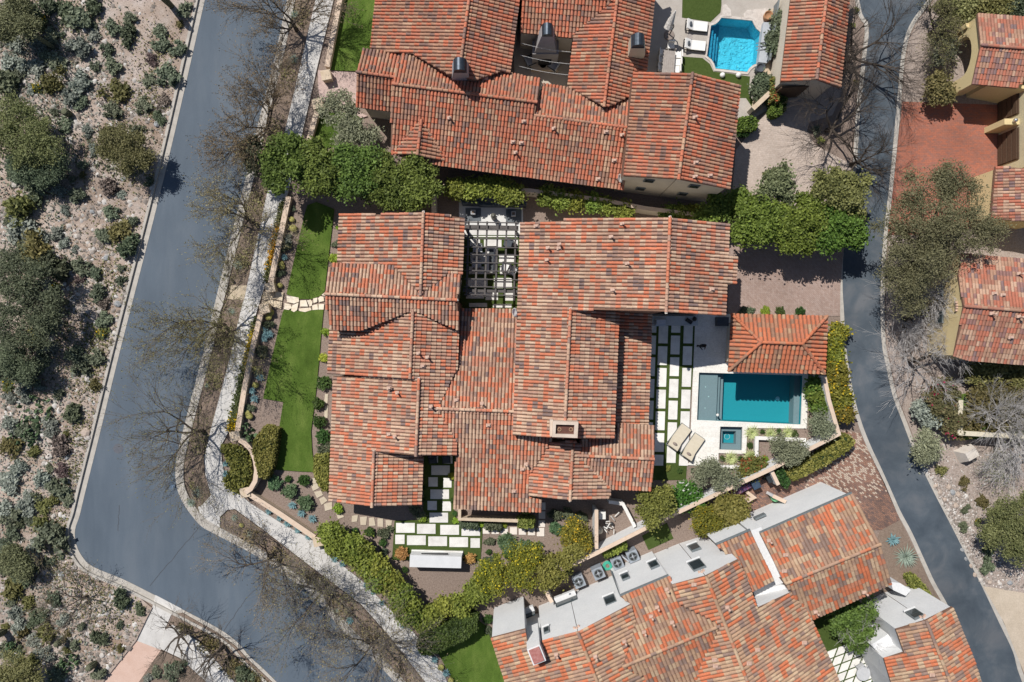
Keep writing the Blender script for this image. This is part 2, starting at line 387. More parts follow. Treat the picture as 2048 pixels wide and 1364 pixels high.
class House:
    def __init__(s, name, label, cat, base, pal, seed, wallm, group=None, sp=0.256, ex=0.38, rad=0.114, zs=1.0):
        s.e = empty(name, W(*base)); tag(s.e, label, cat, group); s.pal = PAL[pal]; s.rng = random.Random(seed)
        s.tiles = []; s.planes = []; s.wallm = wallm; s.sp, s.ex, s.rad, s.zs = sp, ex, rad, zs
        s.deckm = mat('roof_pan_'+pal, [(.15,.085,.06),(.22,.125,.085)], scale=5, fine=.2)
        s.last = None; s.clus = {}
    def col(s, u, v):
        r = s.rng; q = r.random()
        if q < 0.22 and (u-1, v) in s.clus: c = s.clus[(u-1, v)]
        elif q < 0.27 and (u, v-1) in s.clus: c = s.clus[(u, v-1)]
        else: c = pick(r, s.pal)
        s.clus[(u, v)] = c; return c
    def slope(s, a, b, zr, c, ze, poly, inset=0.35, wall=True, zbase=0.0, name='roof_slope', pan=True):
        """a-b: a level line (ridge) at height zr, c: a point at height ze, poly: outline as pixels"""
        pl = plane3(W(*a, zr), W(*b, zr), W(*c, ze)); n = pl[0]
        pts = [on_plane(x, y, pl) for x, y in poly]
        s.planes.append((pl, pts, inset, wall, zbase)); s.clus = {}
        d = (Vector((0, 0, -1))-n*n.dot(Vector((0, 0, -1)))).normalized(); e = n.cross(d).normalized()
        o = pts[0]
        uv = [((p-o).dot(e), (p-o).dot(d)) for p in pts]
        # deck
        mb = MB(); zf = lambda x, y: (pl[1]-n.x*x-n.y*y)/n.z
        mb.poly([[(p.x, p.y) for p in pts]], zf, lambda x, y: zf(x, y)-0.16)
        # underside
        mb.poly([[(p.x, p.y) for p in pts]], lambda x, y: zf(x, y)-0.16)
        deck = mb.build(name, [s.deckm], s.e)
        umin = min(u for u, v in uv); umax = max(u for u, v in uv); vmax = max(v for u, v in uv)
        nc = max(1, round((umax-umin)/s.sp)); sp = (umax-umin)/nc
        vm = {}
        for i in range(nc):
            u = umin+(i+0.5)*sp
            xs = []
            for j in range(len(uv)):
                (u1, v1), (u2, v2) = uv[j], uv[j-1]
                if (u1 > u) != (u2 > u): xs.append(v1+(v2-v1)*(u-u1)/(u2-u1))
            xs.sort()
            for q in range(0, len(xs)-1, 2):
                va, vb = xs[q], xs[q+1]
                k = 0
                kmin = int(math.floor((vmax-vb)/s.ex)); kmax = int(math.ceil((vmax-va)/s.ex))
                for k in range(kmin, kmax):
                    lo = min(vb, vmax-k*s.ex); hi = max(va, vmax-(k+1)*s.ex)
                    if lo-hi < 0.06: continue
                    full = (lo-hi) > s.ex-0.02
                    up = hi-0.05 if hi-0.05 > va else hi
                    jit = s.rng.uniform(-0.012, 0.012)
                    base = o+e*(u+jit)+d*(up+s.rng.uniform(-0.012, 0.012))+n*s.rng.uniform(0.0, 0.012)
                    s.tiles.append((base, e, d, n, lo-up, s.rad*s.rng.uniform(0.96, 1.05), s.col(i, k), full and up < hi-0.01, deck))
        return pl
    def ridge(s, a, za, b, zb, rad=0.125):
        A, B = W(*a, za), W(*b, zb); L = (B-A).length; k = max(1, int(L/0.40)); d = (B-A)/L
        up = Vector((0, 0, 1)); e = up.cross(d).normalized()*-1; n = e.cross(d)
        if n.z < 0: n = -n; e = -e
        for i in range(k):
            s.tiles.append((A+d*(L*i/k-0.04)+n*0.06, e, d, n, L/k+0.06, rad, s.col(0, i), False, None))
    def walls(s, mwall=None):
        m = mwall or s.wallm
        polys = [[(p.x, p.y) for p in pts] for pl, pts, ins, w, zb in s.planes]
        for idx, (pl, pts, ins, w, zb) in enumerate(s.planes):
            if not w: continue
            P2 = polys[idx]; N = len(P2)
            ar = sum(P2[i][0]*P2[(i+1) % N][1]-P2[(i+1) % N][0]*P2[i][1] for i in range(N))
            if ar < 0: P2 = P2[::-1]
            lines = []; flags = []
            for i in range(N):
                a = Vector(P2[i]); b = Vector(P2[(i+1) % N]); t = (b-a)
                if t.length < 1e-4: t = Vector((1e-4, 0))
                t.normalize(); nrm = Vector((t.y, -t.x))
                outer = 0
                for fr in (0.15, 0.5, 0.85):
                    q = a.lerp(b, fr)+nrm*0.30
                    if not any(inpoly(q.x, q.y, polys[j]) for j in range(len(polys)) if j != idx): outer += 1
                off = ins if outer >= 2 else 0.02
                flags.append(outer >= 2); lines.append((a-nrm*off, t))
            out = []
            for i in range(N):
                p0, t0 = lines[i-1]; p1, t1 = lines[i]
                cr = t0.x*t1.y-t0.y*t1.x
                if abs(cr) < 0.05: out.append((p1.x, p1.y)); continue
                k = ((p1.x-p0.x)*t1.y-(p1.y-p0.y)*t1.x)/cr
                q = p0+t0*k
                if (q-Vector(P2[i])).length > 1.5: q = Vector(P2[i])
                out.append((q.x, q.y))
            n, dd = pl; zf = lambda x, y: (dd-n.x*x-n.y*y)/n.z-0.17
            mb = MB().poly([out], zf, mi=1)
            for i in range(N):
                (x0, y0), (x1, y1) = out[i], out[(i+1) % N]
                mb.add([(x0,y0,zf(x0,y0)),(x1,y1,zf(x1,y1)),(x1,y1,zb),(x0,y0,zb)], [(0,3,2,1)], 0 if flags[i] else 1)  # inner step faces get the dark pan colour, standing in for shadow and tiles
            mb.build('wall', [m, s.deckm], s.e)
    def finish(s):
        off = origin(s.e)
        full = [t for t in s.tiles if t[7]]
        full.sort(key=lambda t: -t[0].z)
        chosen = set(id(t) for t in full[:300])
        meshes = {}
        for t in full[:300]:
            base, e, d, n, L, r, c, _, deck = t
            if c not in meshes:
                me = bpy.data.meshes.new('roof_tile')
                v = TV*np.array([s.rad, s.ex+0.05, s.rad*s.zs])
                me.from_pydata([tuple(x) for x in v], [], TF); me.materials.append(TILE)
                a = me.attributes.new('tcol', 'FLOAT_COLOR', 'FACE')
                a.data.foreach_set('color', np.tile(np.array([*c, 1.0]), len(TF)))
                me.polygons.foreach_set('use_smooth', [True]*(len(TF)-1)+[False]); me.update()
                meshes[c] = me
            ob = bpy.data.objects.new('roof_tile', meshes[c]); COL.objects.link(ob); ob.parent = deck
            M = Matrix(((e.x, d.x, n.x, base.x-off.x), (e.y, d.y, n.y, base.y-off.y), (e.z, d.z, n.z, base.z-off.z), (0, 0, 0, 1)))
            ob.matrix_local = M
        rest = [t for t in s.tiles if id(t) not in chosen]
        nt = len(rest); nv = len(TV); nf = len(TF)
        B = np.array([t[0]-off for t in rest]); E = np.array([t[1] for t in rest]); D = np.array([t[2] for t in rest]); Nn = np.array([t[3] for t in rest])
        L = np.array([t[4] for t in rest]); R = np.array([t[5] for t in rest])
        V = B[:, None, :]+TV[None, :, 0, None]*(R[:, None, None]*E[:, None, :])+TV[None, :, 1, None]*(L[:, None, None]*D[:, None, :])+TV[None, :, 2, None]*(s.zs*R[:, None, None]*Nn[:, None, :])
        loops = np.concatenate([np.array(f) for f in TF]); ln = np.array([len(f) for f in TF]); nl = len(loops)
        me = bpy.data.meshes.new('roof_tiles')
        me.vertices.add(nt*nv); me.vertices.foreach_set('co', V.reshape(-1))
        me.loops.add(nt*nl); me.loops.foreach_set('vertex_index', (loops[None, :]+np.arange(nt)[:, None]*nv).reshape(-1).astype(np.int32))
        starts = np.concatenate([[0], np.cumsum(ln)[:-1]])
        me.polygons.add(nt*nf); me.polygons.foreach_set('loop_start', (starts[None, :]+np.arange(nt)[:, None]*nl).reshape(-1).astype(np.int32))
        me.update(calc_edges=True)
        sm = np.ones((nt, nf), bool); sm[:, -1] = False
        me.polygons.foreach_set('use_smooth', sm.reshape(-1))
        a = me.attributes.new('tcol', 'FLOAT_COLOR', 'FACE')
        cc = np.array([[*t[6], 1.0] for t in rest]); a.data.foreach_set('color', np.repeat(cc, nf, axis=0).reshape(-1).astype(np.float32))
        me.validate()
        o = link('roof_tiles', me, s.e, TILE); o['kind'] = 'stuff'
        return o
    def vent(s, pl, px, py, kind=0, sz=.85):
        """small clay vent on a tiled slope"""
        p = on_plane(px, py, pl); mb = MB()
        if kind == 0:
            mb.box((p.x, p.y, p.z+0.13), (0.34*sz, 0.26*sz, 0.16), 0.1); mb.lathe((p.x+0.06, p.y-0.06, p.z+0.1), [(0.07*sz, 0), (0.07*sz, 0.38), (0.10*sz, 0.40), (0.10*sz, 0.48), (0.03, 0.52)], 8)
        else:
            mb.box((p.x, p.y, p.z+0.12), (0.42*sz, 0.30*sz, 0.10), 0.0); mb.box((p.x+.02, p.y+.01, p.z+0.22), (0.30*sz, 0.22*sz, 0.14), 0.0, taper=0.7)
        return mb.build('roof_vent', VENTM, s.e)
VENTM = mat('vent_clay', [(.48,.32,.25),(.56,.40,.32)], scale=3)
STUCCO = mat('stucco_tan', [(.56,.50,.42),(.62,.56,.47)], scale=1.2, fine=.06, bump=.2, bscale=30)
STUCCO_W = mat('stucco_white', [(.60,.61,.62),(.66,.665,.67)], scale=0.7, fine=.05, bump=.15, bscale=25, big=.04)
STUCCO_Y = mat('stucco_yellow', [(.60,.48,.26),(.65,.53,.30)], scale=1.0, fine=.06, bump=.2, bscale=25)
DARKMETAL = mat('dark_metal', [(.035,.045,.06),(.06,.075,.095)], scale=6, rough=.45, metal=.6)
STEEL = mat('brushed_steel', [(.45,.47,.5),(.55,.57,.6)], scale=6, rough=.35, metal=.9)
WOOD = mat('dark_wood', [(.07,.045,.03),(.11,.07,.045)], scale=8, rough=.6)
GLASS = mat('window_glass', [(.02,.03,.035),(.035,.05,.055)], scale=1, rough=.08, spec=.6)
BLACK = mat('black_metal', [(.02,.02,.022),(.03,.03,.033)], scale=5, rough=.5)
GREYFRAME = mat('grey_frame', [(.12,.14,.15),(.16,.18,.19)], scale=4, rough=.5)
# ------------------------------------------------------------------ ground, roads, paths
GRAVEL = mat('gravel_brown', [(.17,.125,.10),(.235,.18,.15),(.29,.23,.195)], scale=9, fine=.35, fscale=38, bump=.5, bscale=30, big=.10)
GRAVEL2 = mat('gravel_pink', [(.26,.205,.175),(.335,.275,.24),(.38,.32,.285)], scale=7, fine=.3, fscale=34, bump=.5, bscale=28, big=.12)
DESERT = mat('desert_soil', [(.26,.19,.145),(.355,.285,.24),(.44,.38,.345)], scale=0.55, detail=10, fine=.30, fscale=22, bump=.7, bscale=14, big=.22)
MULCH = mat('mulch', [(.165,.12,.092),(.235,.18,.142)], scale=8, fine=.35, fscale=40, bump=.5, bscale=30, big=.12)
ASPH = mat('asphalt', [(.070,.093,.122),(.086,.111,.142),(.106,.130,.159)], scale=0.5, detail=9, stretch=(.24,.22), fine=.09, fscale=45, rough=.8, big=.10, spec=.35, dist=.2)
ASPH2 = mat('alley_asphalt', [(.045,.060,.078),(.070,.088,.108),(.115,.125,.14)], scale=0.45, detail=7, fine=.12, fscale=30, rough=.8, big=.18, spec=.35, dist=.4)
CONC = mat('kerb_concrete', [(.36,.335,.30),(.46,.43,.39)], scale=2, fine=.12, big=.06)
WALK = mat('walk_concrete', [(.47,.455,.435),(.58,.565,.545)], scale=1.2, fine=.08, fscale=25, big=.10)
GRASS = mat('lawn_grass', [(.053,.092,.015),(.077,.129,.022),(.120,.172,.037)], scale=0.9, detail=8, stretch=(.2,.45), fine=.35, fscale=34, rough=.9, bump=.8, bscale=40, big=.16, spec=.1)
TURF = mat('turf', [(.050,.076,.018),(.068,.098,.026)], scale=5, fine=.25, fscale=40, rough=.9, bump=.6, bscale=40, spec=.1)
STONE = mat('flag_stone', [(.60,.50,.36),(.70,.62,.50),(.72,.66,.56)], scale=2.2, fine=.1, big=.08)
TRAV = brickmat('travertine', (.74,.72,.68), (.68,.66,.61), (.60,.57,.52), 0.62, 0.40, rot=0.03, msize=.004, big=.05)
PAVER = mat('paver_white', [(.60,.58,.55),(.70,.685,.655),(.75,.735,.71)], scale=1.6, detail=8, fine=.07, big=.06, objvar=.10)
SANDST = mat('sand_stone', [(.48,.38,.27),(.58,.48,.37)], scale=3, fine=.15, bump=.3, bscale=20)
DRIVE1 = brickmat('driveway_mauve', (.30,.215,.18), (.36,.275,.24), (.22,.16,.14), 0.22, 0.11, rot=0.78, msize=.006)
DRIVE2 = brickmat('driveway_beige', (.42,.345,.295), (.47,.395,.345), (.33,.27,.235), 0.24, 0.16, rot=0.1, msize=.006)
DRIVE3 = brickmat('driveway_red', (.37,.13,.08), (.27,.125,.095), (.22,.10,.075), 0.30, 0.14, rot=0.02, msize=.008, big=.14)
BRICKH = brickmat('driveway_brick', (.30,.165,.115), (.13,.092,.085), (.10,.070,.062), 0.24, 0.12, rot=0.62, msize=.010, big=.16, extra=((.48,.38,.30), G(1690,905), 5.0))
ENTRY = brickmat('entry_brick', (.52,.40,.36), (.46,.34,.31), (.38,.29,.26), 0.2, 0.1, rot=0.15, msize=.006)
PINKC = mat('pink_concrete', [(.52,.36,.29),(.58,.42,.35)], scale=1.2, fine=.06, big=.05)

main_pool = [(1398,745),(1606,751),(1602,849),(1394,840)]
spa = [(1440.5,853),(1485,854),(1484,900.5),(1438.5,899)]
def arc(cx, cy, r, a0, a1, n=6): return [(cx+r*math.cos(math.radians(a0+(a1-a0)*i/n)), cy+r*math.sin(math.radians(a0+(a1-a0)*i/n))) for i in range(n+1)]
blue_pool = [(1443,35),(1505,41),(1508,48),(1513,57),(1521,64),(1515,127),(1506,130),(1499,136),(1494,144),(1431,137),(1428,127),(1423,119),(1414,112),(1422,51),(1431,48),(1438,42)]
Rr = 700
b = 420
MBg = MB().poly([[(-Rr,-Rr),(Rr,-Rr),(Rr,Rr),(-Rr,Rr)], P(main_pool), P(spa), P(blue_pool)], 0.0)
structure(MBg.build('ground', GRAVEL))

# left street: asphalt outline, kerbs
road_left = [(470,-270),(410,0),(331,345),(244,688),(200,868),(172,980),(160,1030),(151,1058),(152,1084),(163,1110),(186,1133),(246,1158),(308,1189),(364,1218),(436,1256),(475,1284),(502,1315),(556,1366),(780,1600)]
road_right = [(632,-270),(574,0),(547,128),(517,244),(494,345),(433,594),(410,692),(385,788),(364,870),(352,926),(353,970),(365,1003),(384,1031),(404,1053),(436,1071),(512,1111),(575,1153),(623,1189),(667,1240),(705,1281),(746,1318),(788,1362),(1010,1600)]
RL = smooth_line(road_left, 4); RR = smooth_line(road_right, 4)
ssheet('road', RL+RR[::-1], 0.03, ASPH)
ribbon('gutter', RL, 0.0, -0.45, 0.036, CONC)     # negative = left of travel is +; see sides below
ribbon('kerb', RL, -0.45, -0.66, 0.19, CONC)
ribbon('gutter', RR, 0.0, 0.34, 0.036, CONC)
ribbon('kerb', RR, 0.34, 0.70, 0.16, CONC)
# crack-sealed seam across the street
seam = MB()
for a_, b_ in (((300,1172),(400,1052)),((448,1262),(490,1200)),((490,1200),(540,1150)),((238,1010),(236,1062))):
    pa, pb = W(*a_, .034), W(*b_, .034); d_ = (pb-pa); nrm_ = Vector((-d_.y, d_.x, 0)).normalized()*0.022
    rs_ = random.Random(5); prev = None; K = 14; row = []
    for i in range(K+1):
        c_ = pa.lerp(pb, i/K)+nrm_*rs_.uniform(-2, 2); row += [c_-nrm_, c_+nrm_]
    seam.add(row, [(2*i, 2*i+1, 2*i+3, 2*i+2) for i in range(K)])
structure(seam.build('road_seam', mat('seam', [(.05,.055,.065),(.07,.072,.08)], scale=3)))
mh = MB().lathe((*G(237,897), 0.03), [(0.40,0),(0.40,0.008),(0.33,0.010)], 24)
structure(mh.build('manhole_cover', mat('manhole', [(.085,.095,.115),(.125,.13,.15)], scale=9)))

# desert plot
off = offset_line(P(RL), -0.66)
edge = [( (x/H*F)+1024, 682-(y/H*F)) for x, y in off]
e1 = [p for p in edge if p[1] < 1192 or p[0] < 300]
e1 = [p for p in edge if p[1] < 1193]
desert_poly = [(-3000,-270)]+e1+[(304,1216),(292,1240),(272,1282),(238,1324),(205,1366),(100,1600),(-3000,1600)]
ssheet('desert', desert_poly, 0.15, DESERT)
ssheet('footpath', [(311,1190),(364,1218),(352,1222),(342,1230),(330,1258),(322,1300),(272,1281),(292,1240),(304,1216),(308,1202)], 0.05, WALK)
ssheet('driveway', [(272,1281),(322,1300),(276,1366),(160,1560),(80,1560),(205,1366)], 0.055, PINKC)
ssheet('sidewalk', [(330,1260),(345,1250),(400,1285),(470,1366),(560,1480),(500,1480),(415,1366),(360,1316),(322,1298)], 0.12, WALK)
ssheet('verge', [(345,1238),(352,1228),(364,1226),(434,1266),(470,1292),(496,1320),(545,1366),(740,1580),(640,1580),(473,1366),(402,1284),(345,1248)], 0.13, MULCH)
ssheet('verge', [(322,1301),(360,1318),(414,1366),(480,1560),(100,1560),(276,1366)], 0.13, MULCH)

# centre block: verge strips, sidewalk, planting beds
ssheet('verge', [(650,-270),(592,0),(564,128),(534,246),(511,347),(451,596),(428,694),(402,790),(381,872),(369,927),(370,966),(381,994),(396,1012),(404,1010),(422,990),(411,952),(408,916),(421,860),(434,812),(462,706),(475,648),(494,571),(534,386),(568,269),(600,133),(631,0),(690,-270)], 0.125, MULCH)
walkp = [(690,-270),(631,0),(600,133),(568,269),(534,386),(494,571),(475,648),(462,706),(434,812),(421,860),(408,916),(411,952),(422,990),(404,1010),(396,1014),(402,1036),(418,1052),(440,1062),(440,1034),(454,1020),(470,1018),(530,1062),(610,1124),(666,1166),(723,1209),(777,1270),(833,1342),(852,1366),(1010,1570),(1080,1570),(896,1366),(885,1346),(859,1304),(823,1260),(772,1211),(731,1168),(680,1127),(638,1088),(560,1045),(500,1006),(485,993),(452,966),(444,924),(441,893),(459,860),(477,793),(503,695),(510,635),(523,591),(536,553),(559,463),(574,391),(602,277),(636,127),(667,0),(728,-270)]
ssheet('sidewalk', walkp, 0.12, WALK)
ssheet('verge', [(441,1036),(456,1022),(470,1020),(530,1064),(608,1125),(664,1167),(721,1210),(775,1271),(831,1343),(850,1366),(1005,1570),(960,1570),(806,1366),(764,1320),(722,1279),(684,1240),(640,1184),(590,1143),(524,1100),(446,1060)], 0.128, MULCH)
# joints in the sidewalk
jn = MB()
def joint(a, b2, z=.124, w=.008):
    pa, pb = W(*a, z), W(*b2, z); d_ = pb-pa; nn = Vector((-d_.y, d_.x, 0)).normalized()*w; jn.add([pa-nn, pa+nn, pb+nn, pb-nn], [(0,3,2,1)])
Lw = smooth_line([(631,0),(600,133),(568,269),(534,386),(494,571),(475,648),(462,706),(434,812),(421,860)], 5)
Rw = smooth_line([(667,0),(636,127),(602,277),(574,391),(536,553),(515,620),(503,695),(477,793),(459,860)], 5)
for i in range(0, len(Lw), 1): joint(Lw[i], Rw[i])
Lw2 = smooth_line([(530,1062),(610,1124),(666,1166),(723,1209),(777,1270),(833,1342)], 4); Rw2 = smooth_line([(575,1054),(638,1088),(695,1140),(772,1211),(823,1260),(870,1322)], 4)
for i in range(0, len(Lw2)): joint(Lw2[i], Rw2[i])
structure(jn.build('sidewalk_joint', mat('joint', [(.25,.24,.22),(.3,.29,.27)], scale=3)))

# house 2 garden strips at the top left
ssheet('lawn', [(705,-270),(686,0),(657,140),(714,142),(741,96),(751,0),(775,-270)], 0.10, GRASS)
ssheet('entry_paving', [(636,140),(655,141),(714,145),(714,222),(735,232),(722,236),(690,214),(640,202),(636,175)], 0.128, ENTRY)
ssheet('lawn', [(634,222),(700,226),(722,234),(724,276),(640,300),(622,296)], 0.10, GRASS)
# front garden lawns of the main house
ssheet('lawn', [(609,429),(615,410),(633,404),(668,418),(667,430),(658,505),(649,583),(640,592),(623,598),(598,598),(573,588),(590,510)], 0.10, GRASS)
ssheet('lawn', [(568,619),(600,622),(647,618),(642,670),(637,731),(630,800),(622,862),(624,900),(629,944),(600,943),(546,939),(552,900),(558,857),(566.5,804),(526,797),(541,726),(565,625)], 0.10, GRASS)
# turf court south of the house, turf panel by the pool, neighbour's turf
ssheet('turf', [(848,905),(910,905),(908,1020),(916,1046),(966,1050),(961,1122),(784,1120),(789,1042),(846,1040)], 0.06, TURF)
ssheet('turf', [(1298,640),(1392,640),(1386,740),(1377,850),(1374,925),(1372,960),(1300,960)], 0.06, TURF)
ssheet('turf', [(1297,1100),(1347,1077),(1334,1046),(1284,1072)], 0.05, TURF)
ssheet('turf', [(1366,-60),(1443,-60),(1443,10),(1441,25),(1421,44),(1364,35)], 0.06, TURF)
ssheet('turf', [(1366,113),(1405,116),(1420,128),(1427,143),(1460,147),(1500,153),(1497.5,187),(1513,212),(1506,217),(1492,196),(1470,196),(1362,165)], 0.06, TURF)
ssheet('turf', [(918,430),(1046,430),(1046,640),(915,640)], 0.05, TURF)
ssheet('turf', [(1560,1240),(1700,1180),(1800,1300),(1800,1420),(1600,1420)], 0.05, TURF)
ssheet('lawn', [(868,1290),(955,1240),(985,1262),(1040,1380),(1090,1480),(960,1480),(900,1352)], 0.08, GRASS)
ssheet('lawn', [(1880,800),(2000,768),(2200,768),(2200,860),(1930,880)], 0.06, GRASS)
# patios
ssheet('patio', [(1303,628),(1470,628),(1640,634),(1650,745),(1616,745),(1614,857),(1495,856),(1492,908),(1437,906),(1437,932),(1362,930),(1372,931),(1379,925),(1382,850),(1386.5,740),(1390,652),(1300,648)], 0.075, TRAV, holes=[main_pool, spa])
ssheet('patio', [(918,394),(1046,394),(1046,470),(918,470)], 0.07, mat('patio_grey', [(.58,.575,.565),(.66,.655,.64)], scale=2, fine=.06))
ssheet('patio', [(1020,-100),(1160,-100),(1150,180),(1030,180)], 0.05, mat('patio_tan', [(.42,.37,.31),(.48,.43,.37)], scale=1.5, fine=.1))
ssheet('patio', [(1290,-100),(1562,-100),(1545,215),(1500,240),(1470,250),(1280,180)], 0.045, mat('patio_taupe', [(.36,.325,.29),(.42,.385,.35)], scale=1.5, fine=.1), holes=[blue_pool])
ssheet('planting_bed', [(1528,30),(1568,0),(1560,165),(1530,215),(1500,232),(1506,200),(1520,150),(1536,126),(1544,44)], 0.09, mat('bed_sand', [(.42,.33,.24),(.5,.41,.31)], scale=5, fine=.2))
# alley
al_left = [(1690,-270),(1717,0),(1736,50),(1731,115),(1719,226),(1711,345),(1695,430),(1686,504),(1684,571),(1687,625),(1690,680),(1696,731),(1708,795),(1723,847),(1741,893),(1759,931),(1779,975),(1800,1022),(1823,1065),(1849,1122),(1869,1165),(1898,1217),(1950,1329),(1964,1366),(2050,1560)]
al_right = [(1985,-270),(1896,-60),(1855,0),(1823,44),(1808,82),(1800,133),(1795,192),(1787,282),(1781,345),(1774,409),(1767,473),(1762,550),(1761,622),(1764,690),(1772,731),(1785,790),(1805,844),(1826,898),(1849,947),(1874,997),(1895,1037),(1914,1074),(1939,1124),(1964,1173),(1998,1245),(2026,1304),(2044,1364),(2130,1570)]
AL = smooth_line(al_left, 4); AR = smooth_line(al_right, 4)
ssheet('alley', AL+AR[::-1], 0.03, ASPH2)
ribbon('kerb', AL, 0.02, -0.30, 0.05, CONC)
ribbon('kerb', AR, -0.02, 0.30, 0.05, CONC)
# driveways and gravel east
ssheet('gravel_yard', [(1858,-270),(1870,0),(1834,44),(1818,82),(1810,133),(1805,192),(1797,282),(1791,345),(1777,473),(1771,622),(1774,690),(1795,790),(1836,898),(1884,997),(1949,1124),(2008,1245),(2036,1304),(2056,1366),(2140,1560),(3400,1560),(3400,-270)], 0.045, GRAVEL2)
ssheet('driveway', [(1805,203),(2010,210),(2010,352),(1985,440),(1900,470),(1776,470),(1790,345)], 0.058, DRIVE3)
ssheet('driveway', [(1460,480),(1688,488),(1681,571),(1680,632),(1455,630)], 0.055, DRIVE1)
ssheet('driveway', [(1562,150),(1690,172),(1665,230),(1618,245),(1614,262),(1630,290),(1706,330),(1704,400),(1640,440),(1460,430),(1472,300),(1535,220)], 0.055, DRIVE2)
ssheet('driveway', [(1560,925),(1690,862),(1720,866),(1770,968),(1800,1040),(1770,1060),(1600,1060),(1440,1060),(1440,1000),(1500,965)], 0.05, BRICKH)
ssheet('gravel_yard', [(1762,1060),(1800,1040),(1868,1180),(1890,1218),(1900,1260),(1780,1220),(1740,1120)], 0.055, MULCH)
ssheet('driveway', [(1966,1172),(2060,1188),(2300,1200),(2300,1560),(2140,1560),(2056,1366),(2008,1245)], 0.058, mat('driveway_sand', [(.42,.35,.27),(.49,.415,.33)], scale=1, fine=.1, big=.06))
# ------------------------------------------------------------------ main house
h1 = House('tiled_villa', 'large sprawling villa with blended terracotta tile roofs at the centre', 'house', (980,760), 'blend', 11, STUCCO)
A_L = h1.slope((847,424),(841,588),5.0,(677,480),3.2, [(679,429),(760,429),(847,424),(841,588),(787,531),(675,526)])
A_R = h1.slope((847,424),(841,588),5.0,(927,490),4.25, [(847,424),(929,436),(925,549),(900,545),(841,588)])
h1.slope((650,588),(914,600),5.0,(720,527),4.3, [(662,526),(787,531),(841,588),(899,546),(922,551),(914,600),(650,588)], inset=.25)
B_D = h1.slope((650,588),(914,600),5.0,(690,660),4.33, [(650,588),(914,600),(918,661),(826,620),(722,661),(660,659)], inset=.25)
C_L = h1.slope((826,620),(820,755),4.68,(656,705),2.95, [(660,656),(722,660),(826,620),(820,756),(655,748)])
CD_R = h1.slope((826,620),(820,755),4.68,(917,700),3.82, [(826,620),(918,660),(915,741),(910,745),(875,816),(914,885),(913,911),(832,911),(838,757),(820,756)])
D_L = h1.slope((838,757),(832,911),4.56,(662,860),2.75, [(667,752),(820,755),(838,757),(832,911),(748,903),(744,1013),(658,1003)])
F_R = h1.slope((748,903),(744,1013),3.62,(845,960),2.68, [(748,902),(835,908),(847,914),(843,1010),(744,1013)])
G_U = h1.slope((876,817),(1026,823),4.2,(970,617),2.65, [(910,617),(1036,618),(1030,823),(876,817),(911,744),(918,660),(914,617)][1:6]+[(919,617)])
G_D = h1.slope((876,817),(1026,823),4.2,(990,1019),2.65, [(876,817),(1030,823),(1030,868),(1105,875),(1098,888),(1062,945),(1058,992),(1083,999),(1082,1024),(906,1017),(913,908),(914,885)])
H_L = h1.slope((1340,435),(1332,623),7.3,(1036,640),4.5, [(1041,445),(1127,442),(1128,436),(1340,435),(1332,623),(1142,618),(1129,877),(1026,870)])
H_R = h1.slope((1340,435),(1332,623),7.3,(1455,540),6.0, [(1340,435),(1459,447),(1457,511),(1474,514),(1472,569),(1453,569),(1452,632),(1332,623)])
K_R = h1.slope((1140,618),(1129,870),5.5,(1232,760),4.5, [(1141,613),(1240,616),(1237,650),(1228,877),(1129,877)], zbase=2.0)
L_R = h1.slope((1240,620),(1232,850),3.15,(1300,740),2.5, [(1226,616),(1304,620),(1296,852),(1222,848)])
N_L = h1.slope((1145,890),(1140,998),4.0,(1059,960),3.17, [(1098,886),(1146,880),(1140,1000),(1058,992),(1058,945)], zbase=1.5)
N_R = h1.slope((1145,890),(1140,998),4.0,(1220,985),3.17, [(1146,880),(1163,890),(1158,912),(1221,977),(1220,995),(1140,1000)], zbase=1.5)
P_U = h1.slope((1155,911),(1307,918),3.86,(1300,851),3.25, [(1236,846),(1309,851),(1307,918),(1155,911),(1160,880),(1228,872)])
P_D = h1.slope((1155,911),(1307,918),3.86,(1260,980),3.12, [(1155,911),(1307,918),(1303,981),(1221,978)])
h1.walls()
for a, za, b2, zb in [((847,424),5.0,(841,590),5.0),((650,588),5.0,(914,600),5.0),((826,618),4.68,(820,757),4.68),((838,757),4.56,(832,912),4.56),((748,902),3.62,(744,1014),3.62),((874,817),4.2,(1027,823),4.2),((1340,434),7.3,(1332,624),7.3),((1141,617),5.5,(1130,845),5.5),((1145,898),4.0,(1140,1001),4.0),((1155,911),3.86,(1308,918),3.86)]:
    h1.ridge(a, za+.05, b2, zb+.05)
h1.finish()
for pl, x, y, k in [(C_L,779,776,1),(D_L,795,785,0),(D_L,779,868,1),(D_L,790,872,0),(CD_R,837,706,0),(CD_R,855,714,0),(CD_R,846,732,1),(CD_R,862,812,0),(G_U,913,800,1),(G_U,964,806,0),(G_D,977,850,1),(H_L,1072,453,1),(H_L,1095,496,0),(H_L,1118,489,0),(H_L,1118,497,1),(H_L,1093,520,0),(H_L,1221,474,0),(H_L,1243,448,0),(H_L,1253,527,0),(H_L,1224,580,0),(H_R,1423,579,1),(G_D,1052,927,0),(G_D,1045,938,1),(G_D,1028,982,1),(C_L,1,1,9)]:
    if k != 9: h1.vent(pl, x, y, k)
for x, y, z in ((847,424,5.1),(841,589,5.1),(914,600,5.1),(826,619,4.75),(838,757,4.65),(748,902,3.7),(875,817,4.3),(1340,434,7.4),(1332,625,7.4),(1141,617,5.6),(1140,1001,4.1)):
    p = W(x, y, z); MB().box((p.x, p.y, p.z), (.16,.16,.16), .2).build('mortar_plug', mat('mortar', [(.62,.58,.53),(.7,.66,.6)], scale=4), h1.e)
